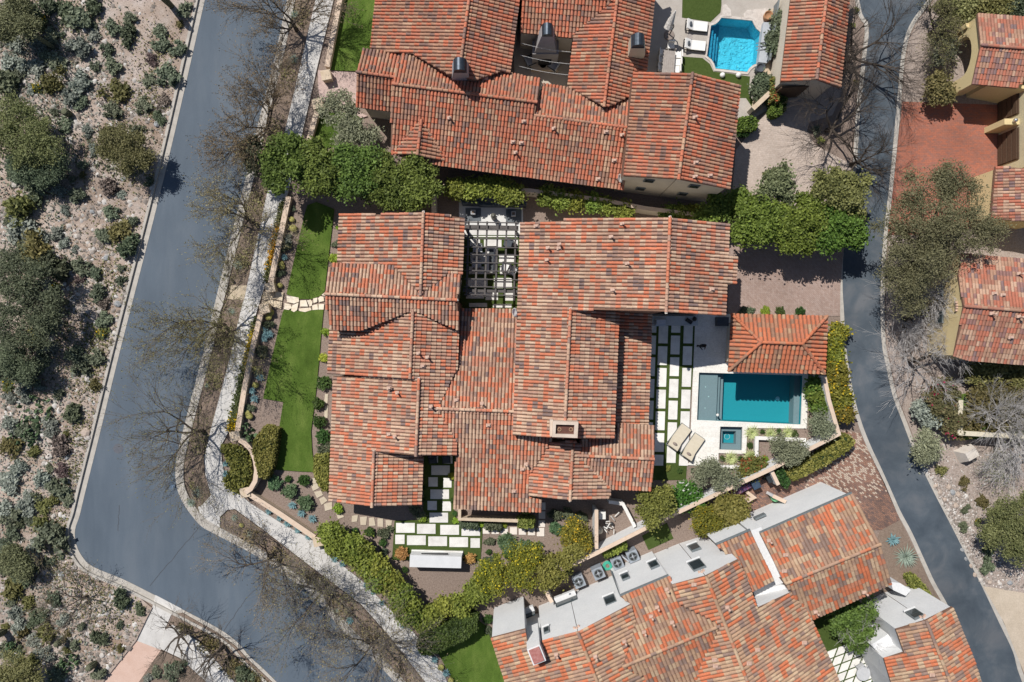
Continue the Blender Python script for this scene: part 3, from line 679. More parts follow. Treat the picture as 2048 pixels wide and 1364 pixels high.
# chimney with two clay pots
chm = MB(); c = W(1130,858,6.2); chm.poly([P([(1106,842),(1157,844),(1155,876),(1104,874)],6.3), P([(1112,849),(1149,850),(1148,869),(1111,868)],6.3)], 6.3, 3.5)
ch = chm.build('chimney', mat('chimney_stucco', [(.52,.42,.34),(.60,.50,.42)], scale=2), h1.e)
pq = P([(1111,848),(1150,849),(1149,870),(1110,869)], 6.0); MB().poly([pq], 6.0).build('chimney_throat', mat('soot_brown', [(.10,.045,.035),(.14,.06,.045)], scale=4), ch)
for x in (1119,1142):
    q = W(x,859,6.1); MB().lathe((q.x,q.y,5.9), [(.12,0),(.12,.10),(.15,.12),(.15,.16),(.09,.17),(.09,.05)], 12).build('chimney_pot', mat('pot_clay', [(.26,.16,.10),(.34,.22,.14)], scale=5), ch)
q = W(1103,856,5.9); MB().box((q.x,q.y,5.5),(.22,1.2,.9)).build('chimney_shoulder', mat('chimney_stucco', [(.7,.7,.7)]), ch)
# low courtyard wall under the southern eave
lw = MB(); wz = 1.0
lw.poly([P([(916,1016),(922,1016),(922,1036),(1036,1038.5),(1036,1045),(916,1041)], wz)], wz, 0)
o = lw.build('courtyard_wall', [SANDST]); tag(o, 'tan L-shaped low courtyard wall under the southern eave', 'wall')

# ------------------------------------------------------------------ pool cabana
cb = House('pool_cabana', 'small hip-roofed orange tiled cabana at the head of the pool', 'cabana', (1545,690), 'orange', 21, STUCCO, sp=.32, ex=.39, rad=.138)
ov = [(1463,628),(1654,632.5),(1648.5,747),(1456.5,742)]; ra, rb = (1522,684.5),(1604,687.5)
cb.slope(ra, rb, 3.75, (1560,630), 2.9, [ov[0],ov[1],rb,ra], inset=.6)
cb.slope(ra, rb, 3.75, (1550,744.5), 2.9, [ra,rb,ov[2],ov[3]], inset=.6)
q0, q1 = (1460,680),(1651,690)
def hip(hh, a, b2, zr, apex, za, poly, **k): return hh.slope(a, b2, zr, apex, za, poly, **k)
cb.slope(ov[0], ov[3], 2.9, ra, 3.75, [ov[0],ra,ov[3]], inset=.6)
cb.slope(ov[1], ov[2], 2.9, rb, 3.75, [ov[1],ov[2],rb], inset=.6)
cb.walls()
for a, za, b2, zb in [(ra,3.8,rb,3.8),(ov[0],2.95,ra,3.8),(ov[3],2.95,ra,3.8),(ov[1],2.95,rb,3.8),(ov[2],2.95,rb,3.8)]: cb.ridge(a, za, b2, zb, .13)
cb.finish()

# ------------------------------------------------------------------ northern neighbour (top)
h2 = House('tiled_villa', 'red tiled villa at the top with two metal-capped chimneys and a blue pool', 'house', (1010,220), 'red', 31, STUCCO)
Q_L = h2.slope((938,0),(922,120),5.3,(745,60),3.4, [(760,-90),(950,-90),(938,0),(922,120),(912,150),(900,150),(825,107),(803,106),(741,98)])
Q_R = h2.slope((938,0),(922,120),5.3,(1030,70),4.4, [(950,-90),(1052,-90),(1038,8),(1020,147),(1004,142),(950,160),(912,150),(922,120),(938,0)])
R1U = h2.slope((713,144),(790,155),4.35,(760,102),3.7, [(728,98),(803,106),(790,155),(713,144)])
R1D = h2.slope((713,144),(790,155),4.35,(740,218),3.3, [(713,144),(790,155),(784,223),(713,214)])
R2U = h2.slope((785,168),(1074,205),4.8,(1078,158),4.2, [(803,106),(825,107),(900,150),(912,152),(950,160),(1004,142),(1020,146),(1081,158),(1074,205),(785,168)])
R_D = h2.slope((785,168),(1074,205),4.8,(1010,349),3.4, [(785,168),(1074,205),(1069,231),(1257,256),(1248,380),(1010,349),(877,331),(781,308)], inset=.8)
R3U = h2.slope((1069,231),(1257,256),4.45,(1085,167),3.65, [(1085,167),(1134,175),(1209,213),(1226,210),(1268,190),(1257,256),(1069,231)])
S_L = h2.slope((843,240),(835,309),4.25,(789,300),3.55, [(843,240),(790,290),(788,307),(835,310)], wall=False)
S_R = h2.slope((843,240),(835,309),4.25,(890,318),3.55, [(843,240),(891,312),(887,323),(835,310)], wall=False)
T_L = h2.slope((1234,0),(1208,213),4.55,(1141,120),3.6, [(1245,-90),(1234,0),(1209,213),(1135,173),(1148,68),(1228,0),(1236,-90)])
T_R = h2.slope((1234,0),(1208,213),4.55,(1301,70),3.7, [(1245,-90),(1318,-90),(1309,0),(1293,143),(1267,146),(1262,190),(1226,210),(1209,213),(1234,0)])
U_D = h2.slope((1038,0),(1230,14),4.35,(1090,70),3.6, [(1050,-90),(1238,-90),(1228,0),(1148,68),(1145,76),(1041,65)])
V_L = h2.slope((1385,146),(1357,358),6.5,(1257,250),5.45, [(1267,144),(1385,146),(1357,358),(1247,352)], inset=.15)
V_R = h2.slope((1385,146),(1357,358),6.5,(1470,275),5.45, [(1385,146),(1481,170),(1459,378),(1357,358)], inset=.15)
h2.walls()
for a, za, b2, zb in [((938,0),5.35,(922,122),5.35),((713,144),4.4,(790,155),4.4),((785,168),4.85,(1074,205),4.85),((1069,231),4.5,(1257,256),4.5),((843,240),4.3,(835,310),4.3),((1234,0),4.6,(1208,214),4.6),((1385,146),6.55,(1357,359),6.55)]: h2.ridge(a, za, b2, zb)
h2.finish()
for pl, x, y, k in [(R_D,899,237,0),(R_D,1048,244,1),(R_D,1107,258,0),(R_D,1212,265,1),(R_D,1243,271,0),(R_D,1026,285,1),(R_D,1043,287,1),(R_D,1031,306,0),(R_D,1196,359,1),(V_R,1388,236,0),(V_R,1391,326,1),(V_R,1388,354,0),(V_R,1419,352,1),(R2U,972,158,1),(R_D,1228,322,1)]: h2.vent(pl, x, y, k)
def metal_chimney(hh, base, top, zb, zt, w0, w1, m):
    """tapering stucco stack with a dark barrel cowl"""
    b0 = W(*base, zb); t0 = W(*top, zt); mb = MB()
    vs = []
    for c0, w, z in ((b0, w0, zb-1.0), (b0, w0, zb), (t0, w1, zt)):
        for dx, dy in ((-1,-1),(1,-1),(1,1),(-1,1)): vs.append((c0.x+dx*w/2, c0.y+dy*w*0.4, z))
    mb.add(vs, [(0,1,5,4),(1,2,6,5),(2,3,7,6),(3,0,4,7),(4,5,9,8),(5,6,10,9),(6,7,11,10),(7,4,8,11),(8,9,10,11)])
    st = mb.build('chimney', m, hh.e)
    cw = MB(); n = 10; r = w1*0.46; L = w1*0.9
    vs = [];
    for y in (-L/2, L/2):
        for k in range(n+1):
            t = math.pi*k/n; vs.append((t0.x+math.cos(t)*r, t0.y+y, zt+math.sin(t)*r*1.1+.1))
    fs = [(k,k+1,n+2+k,n+1+k) for k in range(n)]+[tuple(range(n+1))[::-1], tuple(range(n+1,2*n+2))]
    cw.add(vs, fs); cw.box((t0.x,t0.y,zt+.05),(w1*1.0,w1*.95,.1))
    cw.build('chimney_cowl', DARKMETAL, st)
GREYST = mat('stack_grey', [(.30,.285,.29),(.36,.34,.34)], scale=2)
metal_chimney(h2, (921,143), (920,133), 5.0, 6.6, 1.25, .95, GREYST)
metal_chimney(h2, (1274,96), (1275,84), 4.6, 5.8, 1.2, .95, mat('stack_tan', [(.52,.45,.35),(.58,.51,.40)], scale=2))
# courtyard fireplace
mb = MB(); b0 = W(1091,108,0); t0 = W(1095,62,5.0)
def frust(mb, c0, w0, d0, z0, c1, w1, d1, z1):
    vs = [(c0.x+a*w0/2, c0.y+b_*d0/2, z0) for a, b_ in ((-1,-1),(1,-1),(1,1),(-1,1))]+[(c1.x+a*w1/2, c1.y+b_*d1/2, z1) for a, b_ in ((-1,-1),(1,-1),(1,1),(-1,1))]
    mb.add(vs, [(0,1,5,4),(1,2,6,5),(2,3,7,6),(3,0,4,7),(4,5,6,7),(3,2,1,0)])
tb = Vector((t0.x, t0.y, 0))
frust(mb, tb, 2.0, 1.0, 0, tb, 2.0, 1.0, 2.2); frust(mb, tb+Vector((0,.05,0)), 1.7, .9, 2.2, tb+Vector((0,.12,0)), .85, .75, 4.7)
fp = mb.build('fireplace_chimney', GREYST, h2.e)
mb = MB(); mb.box((tb.x, tb.y-.55, .75),(1.0,.15,1.0)); mb.build('hearth', BLACK, fp)
mb = MB(); mb.box((tb.x, tb.y-.75, .2),(2.1,.5,.4)); mb.build('hearth_step', SANDST, fp)
cw = MB(); n = 10; r = .40; vs = []
for y in (-.42,.42):
    for k in range(n+1):
        t = math.pi*k/n; vs.append((tb.x+math.cos(t)*r, tb.y+.12+y, 4.75+math.sin(t)*r*1.1))
cw.add(vs, [(k,k+1,n+2+k,n+1+k) for k in range(n)]+[tuple(range(n+1))[::-1], tuple(range(n+1,2*n+2))]); cw.build('chimney_cowl', DARKMETAL, fp)
# windows of the shaded gable wall
for x, y, z, w in ((1298,357,4.6,.75),(1388,369,4.6,.75),(1281,379,1.9,.7),(1365,390,1.9,.7)):
    p = W(x, y, z); yy = W(1350,356,6.0).y
    # wall line follows the rake line of the roof
    wy = None
    pa, pb = W(1247,352,5.45), W(1459,378,5.45); tt = (p.x-pa.x)/(pb.x-pa.x); wy = pa.y+(pb.y-pa.y)*tt+0.13
    ang = math.atan2(pb.y-pa.y, pb.x-pa.x)
    wf = MB().box((p.x, wy-.02, z), (w, .10, .8), ang).build('window', GREYFRAME, h2.e)
    MB().box((p.x, wy-.065, z), (w-.14, .04, .66), ang).build('pane', GLASS, wf)

# ------------------------------------------------------------------ detached garage (top right)
gz = House('tiled_garage', 'narrow red tiled garage wing beside the blue pool at the top', 'garage', (1610,90), 'red', 41, STUCCO)
gz.slope((1652,0),(1633,158),4.6,(1571,82),3.7, [(1592,-90),(1664,-90),(1652,0),(1633,158),(1561,164),(1581,0)])
gz.slope((1652,0),(1633,158),4.6,(1690,85),3.75, [(1664,-90),(1710,-90),(1698,0),(1680,176),(1633,158),(1652,0)])
gz.walls()
gz.ridge((1652,0), 4.65, (1633,159), 4.65)
gz.finish()
p0, p1 = W(1570,166,3.0), W(1660,172,3.0)
gd = MB(); cx = (p0.x+p1.x)/2; cy = W(1610,164,3.5).y+.10
gd.box((cx-.2, cy, 1.25),(3.2,.12,2.4),.08)
gdo = gd.build('garage_door', WOOD, gz.e)

# ------------------------------------------------------------------ eastern neighbour (ochre walls)
h3 = House('ochre_villa', 'ochre-walled villa with plum tiled roofs at the right edge', 'house', (2000,450), 'plum', 51, STUCCO_Y, sp=.24, ex=.40, rad=.116, zs=.68)
X1U = h3.slope((1962,90),(2048,97),4.0,(1990,29),3.35, [(1955,27),(2075,36),(2075,99),(1962,90)], inset=.08, wall=False)
X1D = h3.slope((1962,90),(2048,97),4.0,(1990,172),3.3, [(1962,90),(2075,99),(2060,150),(2034,176),(1945,168)], inset=.08, wall=False)
X2 = h3.slope((2100,330),(2100,440),3.6,(1986,390),2.9, [(1991,333),(2110,340),(2110,447),(1982,437)], inset=.15)
X3U = h3.slope((1928,612),(2048,622),4.6,(1990,516),3.5, [(1917,550),(1924,506),(1987,513),(2160,526),(2160,631),(1928,612)], inset=.06)
X3D = h3.slope((1928,612),(2048,622),4.6,(1990,726),3.35, [(1928,612),(2160,631),(2160,738),(2008,727),(1936,721),(1908,712)], inset=.06)
h3.walls()
for a, za, b2, zb in [((1962,90),4.05,(2075,99),4.05),((1928,612),4.65,(2160,631),4.65)]: h3.ridge(a, za, b2, zb)
h3.finish()
for pl, x, y, k in [(X3U,2034,547,0),(X3U,1986,587,1),(X3U,2003,590,1),(X3D,1980,627,0),(X3D,2034,633,0),(X3D,2019,675,1)]: h3.vent(pl, x, y, k)
# arched porch tower: gable wall with an arched opening, side walls
def arch_wall(name, a, b2, za, zapex, zb_, thick, o0, o1, oh, parent, m):
    """vertical wall from ground point a to b (world xy) with gable top and an arched opening"""
    a = Vector((a[0], a[1], 0)); b2 = Vector((b2[0], b2[1], 0)); t = (b2-a); L = t.length; t.normalize(); nn = Vector((-t.y, t.x, 0))*thick
    out = [(0,0),(L*o0,0)]
    r = L*(o1-o0)/2; mid = L*(o0+o1)/2; rise = min(r, 1.0)
    for k in range(11):
        an = math.pi*(1-k/10); out.append((mid+math.cos(an)*r, oh+math.sin(an)*rise))
    out += [(L*o1,0),(L,0),(L,zb_),(L/2,zapex),(0,za)]
    tri = tessellate_polygon([[Vector((x,y,0)) for x, y in out]]); n = len(out)
    vs = [a+t*x+Vector((0,0,y)) for x, y in out]+[a+t*x+Vector((0,0,y))+nn for x, y in out]
    fs = [tuple(f) for f in tri]+[tuple(i+n for i in f[::-1]) for f in tri]+[(i,(i+1)%n,(i+1)%n+n,i+n) for i in range(n)]
    return MB().add(vs, fs).build(name, m, parent)
ga, gb = W(1955,30,3.3), W(1947,166,3.3)
arch_wall('porch_arch', (ga.x+.1,ga.y-.05), (gb.x+.1,gb.y+.05), 3.15, 3.85, 3.15, .4, .18, .80, 1.7, h3.e, STUCCO_Y)
# porch side walls and back wall
sb = W(2034,176,3.3)
MB().poly([[(gb.x+1.6,gb.y+.1),(sb.x+1.0,sb.y-.05),(sb.x+1.0,sb.y+.25),(gb.x+1.6,gb.y+.4)]], 3.1, 0).build('wall', STUCCO_Y, h3.e)
MB().poly([[(ga.x+.3,ga.y-.05),(ga.x+5,ga.y-.4),(ga.x+5,ga.y-.7),(ga.x+.3,ga.y-.35)]], 3.1, 0).build('wall', STUCCO_Y, h3.e)
# two pilaster walls leaning out of the gable corners
for x, y in ((1897,76),(1900,187)):
    p = W(x, y, 0); MB().box((p.x+.45, p.y, 1.1),(1.0,.35,2.2)).build('porch_pier', STUCCO_Y, h3.e)
# tall garage wall facing the alley
xw = W(1996,210,0).x
mw = MB(); zt = 5.4
mw.poly([[(xw,W(0,187,0).y),(xw+6,W(0,187,0).y),(xw+6,W(0,352,0).y),(xw,W(0,352,0).y)]], zt, 0).build('wall', mat('stucco_olive', [(.52,.46,.30),(.58,.52,.35)], scale=1), h3.e)
for ya, yb in ((196,246),(272,333)):
    y0, y1 = W(0,ya,0).y, W(0,yb,0).y
    dd = MB().box((xw-.03,(y0+y1)/2,1.15),(.10,abs(y0-y1),2.3)).build('garage_door', WOOD, h3.e)
    for k in range(4):
        MB().box((xw-.10,(y0+y1)/2,.35+k*.53),(.05,abs(y0-y1)-.12,.45)).build('door_panel', WOOD, dd)
p = W(1975,262,0); MB().box((p.x+.45,W(0,259,0).y-.1,1.15),(1.5,.45,2.3)).build('pier', STUCCO_Y, h3.e)
p = W(1996,262,0); MB().lathe((xw-.5, W(0,259,0).y-.1, 2.3), [(.06,0),(.06,.12),(.14,.16),(.14,.4),(.05,.48)], 10).build('pier_lantern', STEEL, h3.e)
for ya, yb in ((183,240),(256,315)):
    y0, y1 = W(0,ya,4).y, W(0,yb,4).y
    sh = MB().box((xw-.05,(y0+y1)/2,4.2),(.10,abs(y0-y1),1.5)).build('window_shutter', mat('white_paint', [(.72,.72,.70),(.78,.78,.76)], scale=3), h3.e)
    for k in range(12):
        MB().box((xw-.13,(y0+y1)/2,3.55+k*.11),(.05,abs(y0-y1)-.1,.06)).build('shutter_louvre', mat('white_paint', [(.72,.72,.70)]), sh)
# gable wall windows (facing the alley)
gx = W(1917,550,3.5)
for y, z in ((583,2.1),(634,2.1)):
    p = W(1884, y, z)
    wf = MB().box((W(1912,y,4.0).x-.02, p.y, z),(.10,.95,.8)).build('window', GREYFRAME, h3.e)
    MB().box((W(1912,y,4.0).x-.07, p.y, z),(.05,.80,.66)).build('pane', GLASS, wf)
p = W(1920,612,4.1)
gv = MB()
for k in range(4): gv.box((p.x-.06, p.y+(.3-k*.2), 3.85-.06*abs(k-1.5)),(.14,.14,.12))
gv.build('gable_vent', VENTM, h3.e)
# garden wall and stone block east of the alley
def garden_wall(name, pts, h, w, m, label, capm=None, zone=None, group=None, cat='wall'):
    L = [(lambda v: (v.x, v.y))(W(x, y, h)) for x, y in pts]
    a = offset_line(L, w/2); b_ = offset_line(L, -w/2)
    root = empty(name, (L[0][0], L[0][1], 0)); tag(root, label, cat, group, zone, pts[0])
    MB().poly([a+b_[::-1]], h-.06, 0).build('wall_body', m, root)
    a = offset_line(L, w/2+.03); b_ = offset_line(L, -w/2-.03)
    MB().poly([a+b_[::-1]], h, h-.06).build('coping', capm or m, root)
    return root
garden_wall('garden_wall', [(1922,800),(1920,866),(2120,878)], 1.7, .3, STUCCO_Y, 'ochre garden wall enclosing the overgrown lawn at the right edge', mat('cap_cream', [(.55,.5,.38),(.62,.56,.44)], scale=2))
p = W(1928,905,0)
rk = MB().box((p.x,p.y,.5),(1.5,1.1,1.0),.5,taper=.62).build('sloped_block', mat('cast_stone', [(.50,.45,.40),(.60,.55,.50)], scale=2), at=(p.x,p.y,0)); tag(rk, 'beige sloped utility block below the ochre garden wall', 'utility box')

# ------------------------------------------------------------------ southern neighbour (white walls, rotated)
h4 = House('white_villa', 'white-walled two-storey villa with orange and brown tiles at the bottom', 'house', (1380,1240), 'brown', 61, STUCCO_W, sp=.262, ex=.43, rad=.128, zs=.68)
Y_U = h4.slope((1571,1167),(1761,1088),6.0,(1620,1024),4.95, [(1520,1067),(1704,987),(1761,1088),(1571,1167)], inset=.12)
Y_D = h4.slope((1571,1167),(1761,1088),6.0,(1700,1204),5.1, [(1571,1167),(1761,1088),(1782,1168),(1623,1240)], inset=.3)
BB = h4.slope((1571,1167),(1761,1088),6.0,(1620,1024),4.95, [(1433,1090),(1501,1061),(1548,1162),(1505,1184),(1470,1122)], inset=.12)
AA_L = h4.slope((1412,1152),(1495,1364),7.7,(1345,1170),6.95, [(1345,1170),(1412,1152),(1495,1364),(1540,1480),(1440,1480),(1390,1364),(1404,1322),(1420,1296),(1443,1250),(1356,1206)], inset=.05)
AA_R = h4.slope((1412,1152),(1495,1364),7.7,(1640,1280),5.3, [(1412,1152),(1477,1119),(1497,1168),(1515,1217),(1592,1181),(1627,1247),(1680,1364),(1735,1480),(1540,1480),(1495,1364)], inset=.05)
Z_U = h4.slope((1246,1333),(1443,1250),7.3,(1290,1172),6.0, [(1240,1193),(1338,1152),(1345,1170),(1356,1206),(1443,1250),(1246,1333),(1258,1300),(1266,1270),(1272,1247),(1262,1209)], inset=.08)
Z_D = h4.slope((1246,1333),(1443,1250),7.3,(1400,1440),6.1, [(1246,1333),(1443,1250),(1420,1296),(1404,1322),(1390,1364),(1440,1480),(1330,1480),(1292,1355)], inset=.1)
CC_L = h4.slope((1156,1265),(1195,1364),7.4,(1020,1330),5.8, [(982,1276),(1051,1258),(1058,1300),(1084,1300),(1083,1284),(1156,1265),(1195,1364),(1240,1480),(1060,1480),(1010,1364)], inset=.05)
CC_R = h4.slope((1156,1265),(1195,1364),7.4,(1262,1215),6.55, [(1156,1265),(1262,1209),(1272,1247),(1266,1270),(1258,1300),(1246,1333),(1292,1355),(1330,1480),(1240,1480),(1195,1364)], inset=.05)
DD_L = h4.slope((1852,1241),(1900,1364),5.6,(1792,1259),4.9, [(1792,1259),(1852,1241),(1900,1364),(1945,1480),(1830,1480),(1782,1364),(1768,1318),(1808,1305)], inset=.05)
DD_R = h4.slope((1852,1241),(1900,1364),5.6,(1950,1325),4.85, [(1852,1241),(1905,1214),(1949,1322),(1962,1364),(2005,1480),(1945,1480),(1900,1364)], inset=.05)
h4.walls()
for a, za, b2, zb in [((1571,1167),6.05,(1761,1088),6.05),((1412,1152),7.75,(1540,1480),7.75),((1246,1333),7.35,(1443,1250),7.35),((1156,1265),7.45,(1240,1480),7.45),((1852,1241),5.65,(1945,1480),5.65)]: h4.ridge(a, za, b2, zb)
h4.finish()
for pl, x, y, k in [(Y_U,1536,1080,0),(Y_U,1570,1109,1),(Y_U,1567,1141,1),(Y_D,1726,1183,0),(Y_D,1629,1222,0),(AA_R,1607,1284,1),(AA_R,1453,1213,0),(AA_R,1514,1298,1),(AA_R,1497,1325,1),(Z_U,1313,1213,0),(Z_U,1301,1231,0),(Z_U,1332,1177,0),(Z_U,1287,1262,0),(AA_L,1387,1168,1),(CC_R,1248,1281,0),(CC_R,1190,1311,0),(CC_L,1112,1307,0),(AA_L,1428,1318,1),(AA_L,1430,1330,1),(Z_U,1343,1243,0),(DD_L,1862,1348,1)]: h4.vent(pl, x, y, k)
# windows in the white walls: find the wall along the camera ray by depth z
def wall_window(hh, px, py, z, w, hgt, ang, bars=2, proud=.05):
    """window on a wall; (px,py) is where its centre shows, z its height"""
    p = W(px, py, z); nx, ny = -math.sin(ang), math.cos(ang)
    wf = MB().box((p.x+nx*proud, p.y+ny*proud, z), (w, .12, hgt), ang).build('window', GREYFRAME, hh.e)
    k = bars+1; pw = (w-.12)/1
    for i in range(k):
        zz = z-hgt/2+.06+(hgt-.12)*(i+.5)/k
        MB().box((p.x+nx*(proud+.05), p.y+ny*(proud+.05), zz), (w-.14, .06, (hgt-.12)/k-.06), ang).build('pane', GLASS, wf)
    return wf
W4 = math.radians(23.0)
# ------------------------------------------------------------------ details of the white villa's walls
def ray_wall(px, py, A, ang):
    n = Vector((-math.sin(ang), math.cos(ang), 0)); C = Vector((0,0,H)); r = Vector(((px-1024)/F,(682-py)/F,-1.0))
    t = n.dot(A-C)/n.dot(r); return C+r*t
def dirang(a, b2, z): p, q = W(*a, z), W(*b2, z); return math.atan2(q.y-p.y, q.x-p.x)
a_AA = dirang((1412,1152),(1495,1364),7.7)+math.pi/2; A_AA = W(1412,1152,7.7)
a_Z = dirang((1240,1193),(1338,1152),6.0); A_Z = W(1240,1193,6.0)
a_CC = dirang((1156,1265),(1195,1364),7.4)+math.pi/2; A_CC = W(1156,1265,7.4)
a_DD = dirang((1852,1241),(1900,1364),5.6)+math.pi/2; A_DD = W(1852,1241,5.6)
a_Y = dirang((1520,1067),(1704,987),4.95); A_Y = W(1520,1067,4.95)
def win4(px, py, A, ang, w, hgt, bars):
    p = ray_wall(px, py, A, ang)
    n = Vector((-math.sin(ang), math.cos(ang), 0))
    root = MB().box((p.x+n.x*.0, p.y+n.y*.0, p.z), (w, .16, hgt), ang).build('window', GREYFRAME, h4.e)
    for i in range(bars+1):
        zz = p.z-hgt/2+.05+(hgt-.1)*(i+.5)/(bars+1)
        MB().box((p.x+n.x*.09, p.y+n.y*.09, zz), (w-.12, .03, (hgt-.1)/(bars+1)-.05), ang).build('pane', GLASS, root)
    MB().box((p.x+n.x*.12, p.y+n.y*.12, p.z-hgt/2-.04), (w+.1, .16, .07), ang).build('sill', STUCCO_W, root)
for x, y, A, an, w, hh, bb in [(1388.5,1094.5,A_AA,a_AA,.75,1.3,1),(1393.5,1130,A_AA,a_AA,.95,1.7,2),(1250,1153,A_Z,a_Z,.6,1.1,1),(1307,1129,A_Z,a_Z,.7,1.3,1),(1220,1200,A_CC,a_CC,.85,1.5,2),(1093,1260,A_CC,a_CC,.42,.9,1),(1830,1228,A_DD,a_DD,.8,1.2,1)]: win4(x, y, A, an, w, hh, bb)
for x, y, A, an in [(1403,1143,A_AA,a_AA),(1153,1255,A_CC,a_CC),(1846,1233,A_DD,a_DD)]:
    p = ray_wall(x, y, A, an); n = Vector((-math.sin(an), math.cos(an), 0)); t = Vector((math.cos(an), math.sin(an), 0)); gv = MB()
    for k in (-1,0,1):
        q = p+t*(k*.17)+n*.02; gv.box((q.x,q.y,q.z+(.08 if k==0 else -.05)),(.13,.14,.13),an)
    gv.build('gable_vent', VENTM, h4.e)
# projecting sills with strip windows (left part of the white wall)
for x, y, w in ((1132,1198,1.75),(1052,1228,1.5)):
    p = ray_wall(x, y, A_CC, a_CC); n = Vector((-math.sin(a_CC), math.cos(a_CC), 0))
    root = MB().box((p.x+n.x*.2,p.y+n.y*.2,p.z),(w,.5,.35),a_CC).build('bay_sill', STUCCO_W, h4.e)
    q = p+Vector((0,0,.55)); MB().box((q.x+n.x*.03,q.y+n.y*.03,q.z),(w,.12,.6),a_CC).build('bay_glass', GLASS, root)
# grey lamp boxes and vent plates, drain pipe, eave gutter line
for x, y, A, an in [(1520,1034,A_Y,a_Y),(1452,1077,A_Y,a_Y)]:
    p = ray_wall(x, y, A, an); n = Vector((-math.sin(an), math.cos(an), 0)); MB().box((p.x+n.x*.06,p.y+n.y*.06,p.z),(.9,.14,.5),an).build('clerestory_window', GREYFRAME, h4.e)
for (a, b2, A, an) in [((1223,1144),(1240,1190),A_Z,a_Z)]:
    p = ray_wall(*a, A, an); q = ray_wall(*b2, A, an); n = Vector((-math.sin(an), math.cos(an), 0))
    MB().tube([p+n*.12,q+n*.12],.05,8).build('drain_pipe', GREYFRAME, h4.e)
for a, b2, z in (((1520,1067),(1704,987),4.92),((1240,1193),(1338,1152),5.97),((1433,1090),(1501,1061),4.92)):
    p, q = W(*a, z), W(*b2, z); an = math.atan2(q.y-p.y,q.x-p.x); n = Vector((-math.sin(an), math.cos(an), 0))*.08
    MB().beam(p+n, q+n, .12, .14).build('gutter', GREYFRAME, h4.e)
# white chimney with red brick skirt
p = W(1073,1313,7.6); q = W(1072,1290,5.8)
cc = MB(); cc.box((p.x,p.y+.1,5.8),(.95,1.2,3.6),.38); cw4 = cc.build('chimney', STUCCO_W, h4.e)
MB().box((p.x,p.y+.1,7.64),(.75,1.0,.12),.38).build('chimney_cap', mat('rust_metal', [(.30,.10,.085),(.45,.22,.2)], scale=5, rough=.5), cw4)
# white flat link roof and rounded parapet between the two wings at the right
MB().poly([P([(1505,1180),(1540,1164),(1568,1170),(1592,1184),(1520,1216)],4.6)],4.6,0).build('flat_roof', STUCCO_W, h4.e)
MB().poly([P([(1500,1062),(1522,1054),(1574,1164),(1548,1172)],4.7)],4.7,0).build('parapet_wall', STUCCO_W, h4.e)
MB().poly([P([(1782,1164),(1800,1166),(1822,1180),(1812,1192),(1786,1180)],2.2)],2.2,0).build('parapet_wall', STUCCO_W, h4.e)
MB().poly([P([(1742,1290),(1776,1268),(1796,1296),(1768,1316)],3.3)],3.3,0).build('flat_roof', STUCCO_W, h4.e)

# ------------------------------------------------------------------ pools
POOLPL = mat('pool_plaster', [(.022,.28,.325),(.036,.32,.365)], scale=14, fine=.12, fscale=40)
SHELF = mat('pool_shelf', [(.29,.26,.27),(.32,.29,.30)], scale=10, fine=.06)
BLUEPL = mat('pool_blue', [(.26,.60,.70),(.36,.70,.78)], scale=3.2, fine=.12, fscale=8, dist=1.2)
WAT = watermat('pool_water', (.72,.92,.95), 2.2, .4); WATB = watermat('pool_water_blue', (.42,.84,.92), 3.0, .9)
def basin(name, outline, depth, m, parent):
    L = P(outline); mb = MB(); n = len(L)
    ar = sum(L[i][0]*L[(i+1)%n][1]-L[(i+1)%n][0]*L[i][1] for i in range(n))
    if ar < 0: L = L[::-1]
    vs = [(x,y,.07) for x,y in L]+[(x,y,-depth) for x,y in L]
    mb.add(vs, [((i+1)%n, i, i+n, (i+1)%n+n) for i in range(n)]); mb.poly([L], -depth)
    return mb.build(name, m, parent)
pool = empty('swimming_pool', W(1500,800)); tag(pool, 'rectangular teal swimming pool with a shallow grey entry shelf', 'pool')
basin('basin', main_pool, 1.35, POOLPL, pool)
MB().poly([P([(1397,744),(1436,745.5),(1432,842),(1393,840)],-.28)],-.28,-1.34).build('entry_shelf', SHELF, pool)
MB().poly([P([(1435,745.5),(1441,745.7),(1437,842),(1431,842)],-.55)],-.55,-1.34).build('pool_step', SHELF, pool)
MB().poly([P([(1440,745.5),(1447,746),(1443,843),(1436,842)],-.85)],-.85,-1.34).build('pool_step', SHELF, pool)
MB().poly([P([(1589,750.5),(1607,751),(1603,849),(1586,848)],-.45)],-.45,-1.34).build('bench_ledge', SHELF, pool)
MB().poly([P(main_pool,-.06)],-.06).build('water', WAT, pool)
for x, y, z in ((1411,774,-.27),(1417,793,-.27),(1410,816,-.27)): 
    q = W(x,y,z); MB().lathe((q.x,q.y,z),[(.05,0),(.05,.02)],8).build('pool_fitting', PAVER, pool)
q = W(1555,797,-1.34); MB().lathe((q.x,q.y,-1.34),[(.17,0),(.17,.03),(.05,.06)],14).build('drain_cover', mat('pool_white', [(.55,.75,.85),(.6,.8,.9)]), pool)
q = W(1435.5,830,0); sk = MB().lathe((q.x,q.y,-.08),[(.10,0),(.11,.05),(.06,.08)],12).build('floating_skimmer', PAVER, at=(q.x,q.y,-.08)); tag(sk, 'small white disc floating at the foot of the pool steps', 'pool float')
sp = empty('spa', W(1462,876)); tag(sp, 'square teal spa beside the rectangular pool', 'spa')
basin('basin', spa, 1.0, SHELF, sp)
MB().poly([P(spa,-.40), P([(1445,862),(1472,862.5),(1471.5,888),(1444.5,887)],-.40)],-.40,-.99).build('spa_bench', SHELF, sp)
MB().poly([P([(1445,862),(1472,862.5),(1471.5,888),(1444.5,887)],-.98)],-.98).build('spa_floor', POOLPL, sp)
MB().poly([P(spa,-.06)],-.06).build('water', WAT, sp)
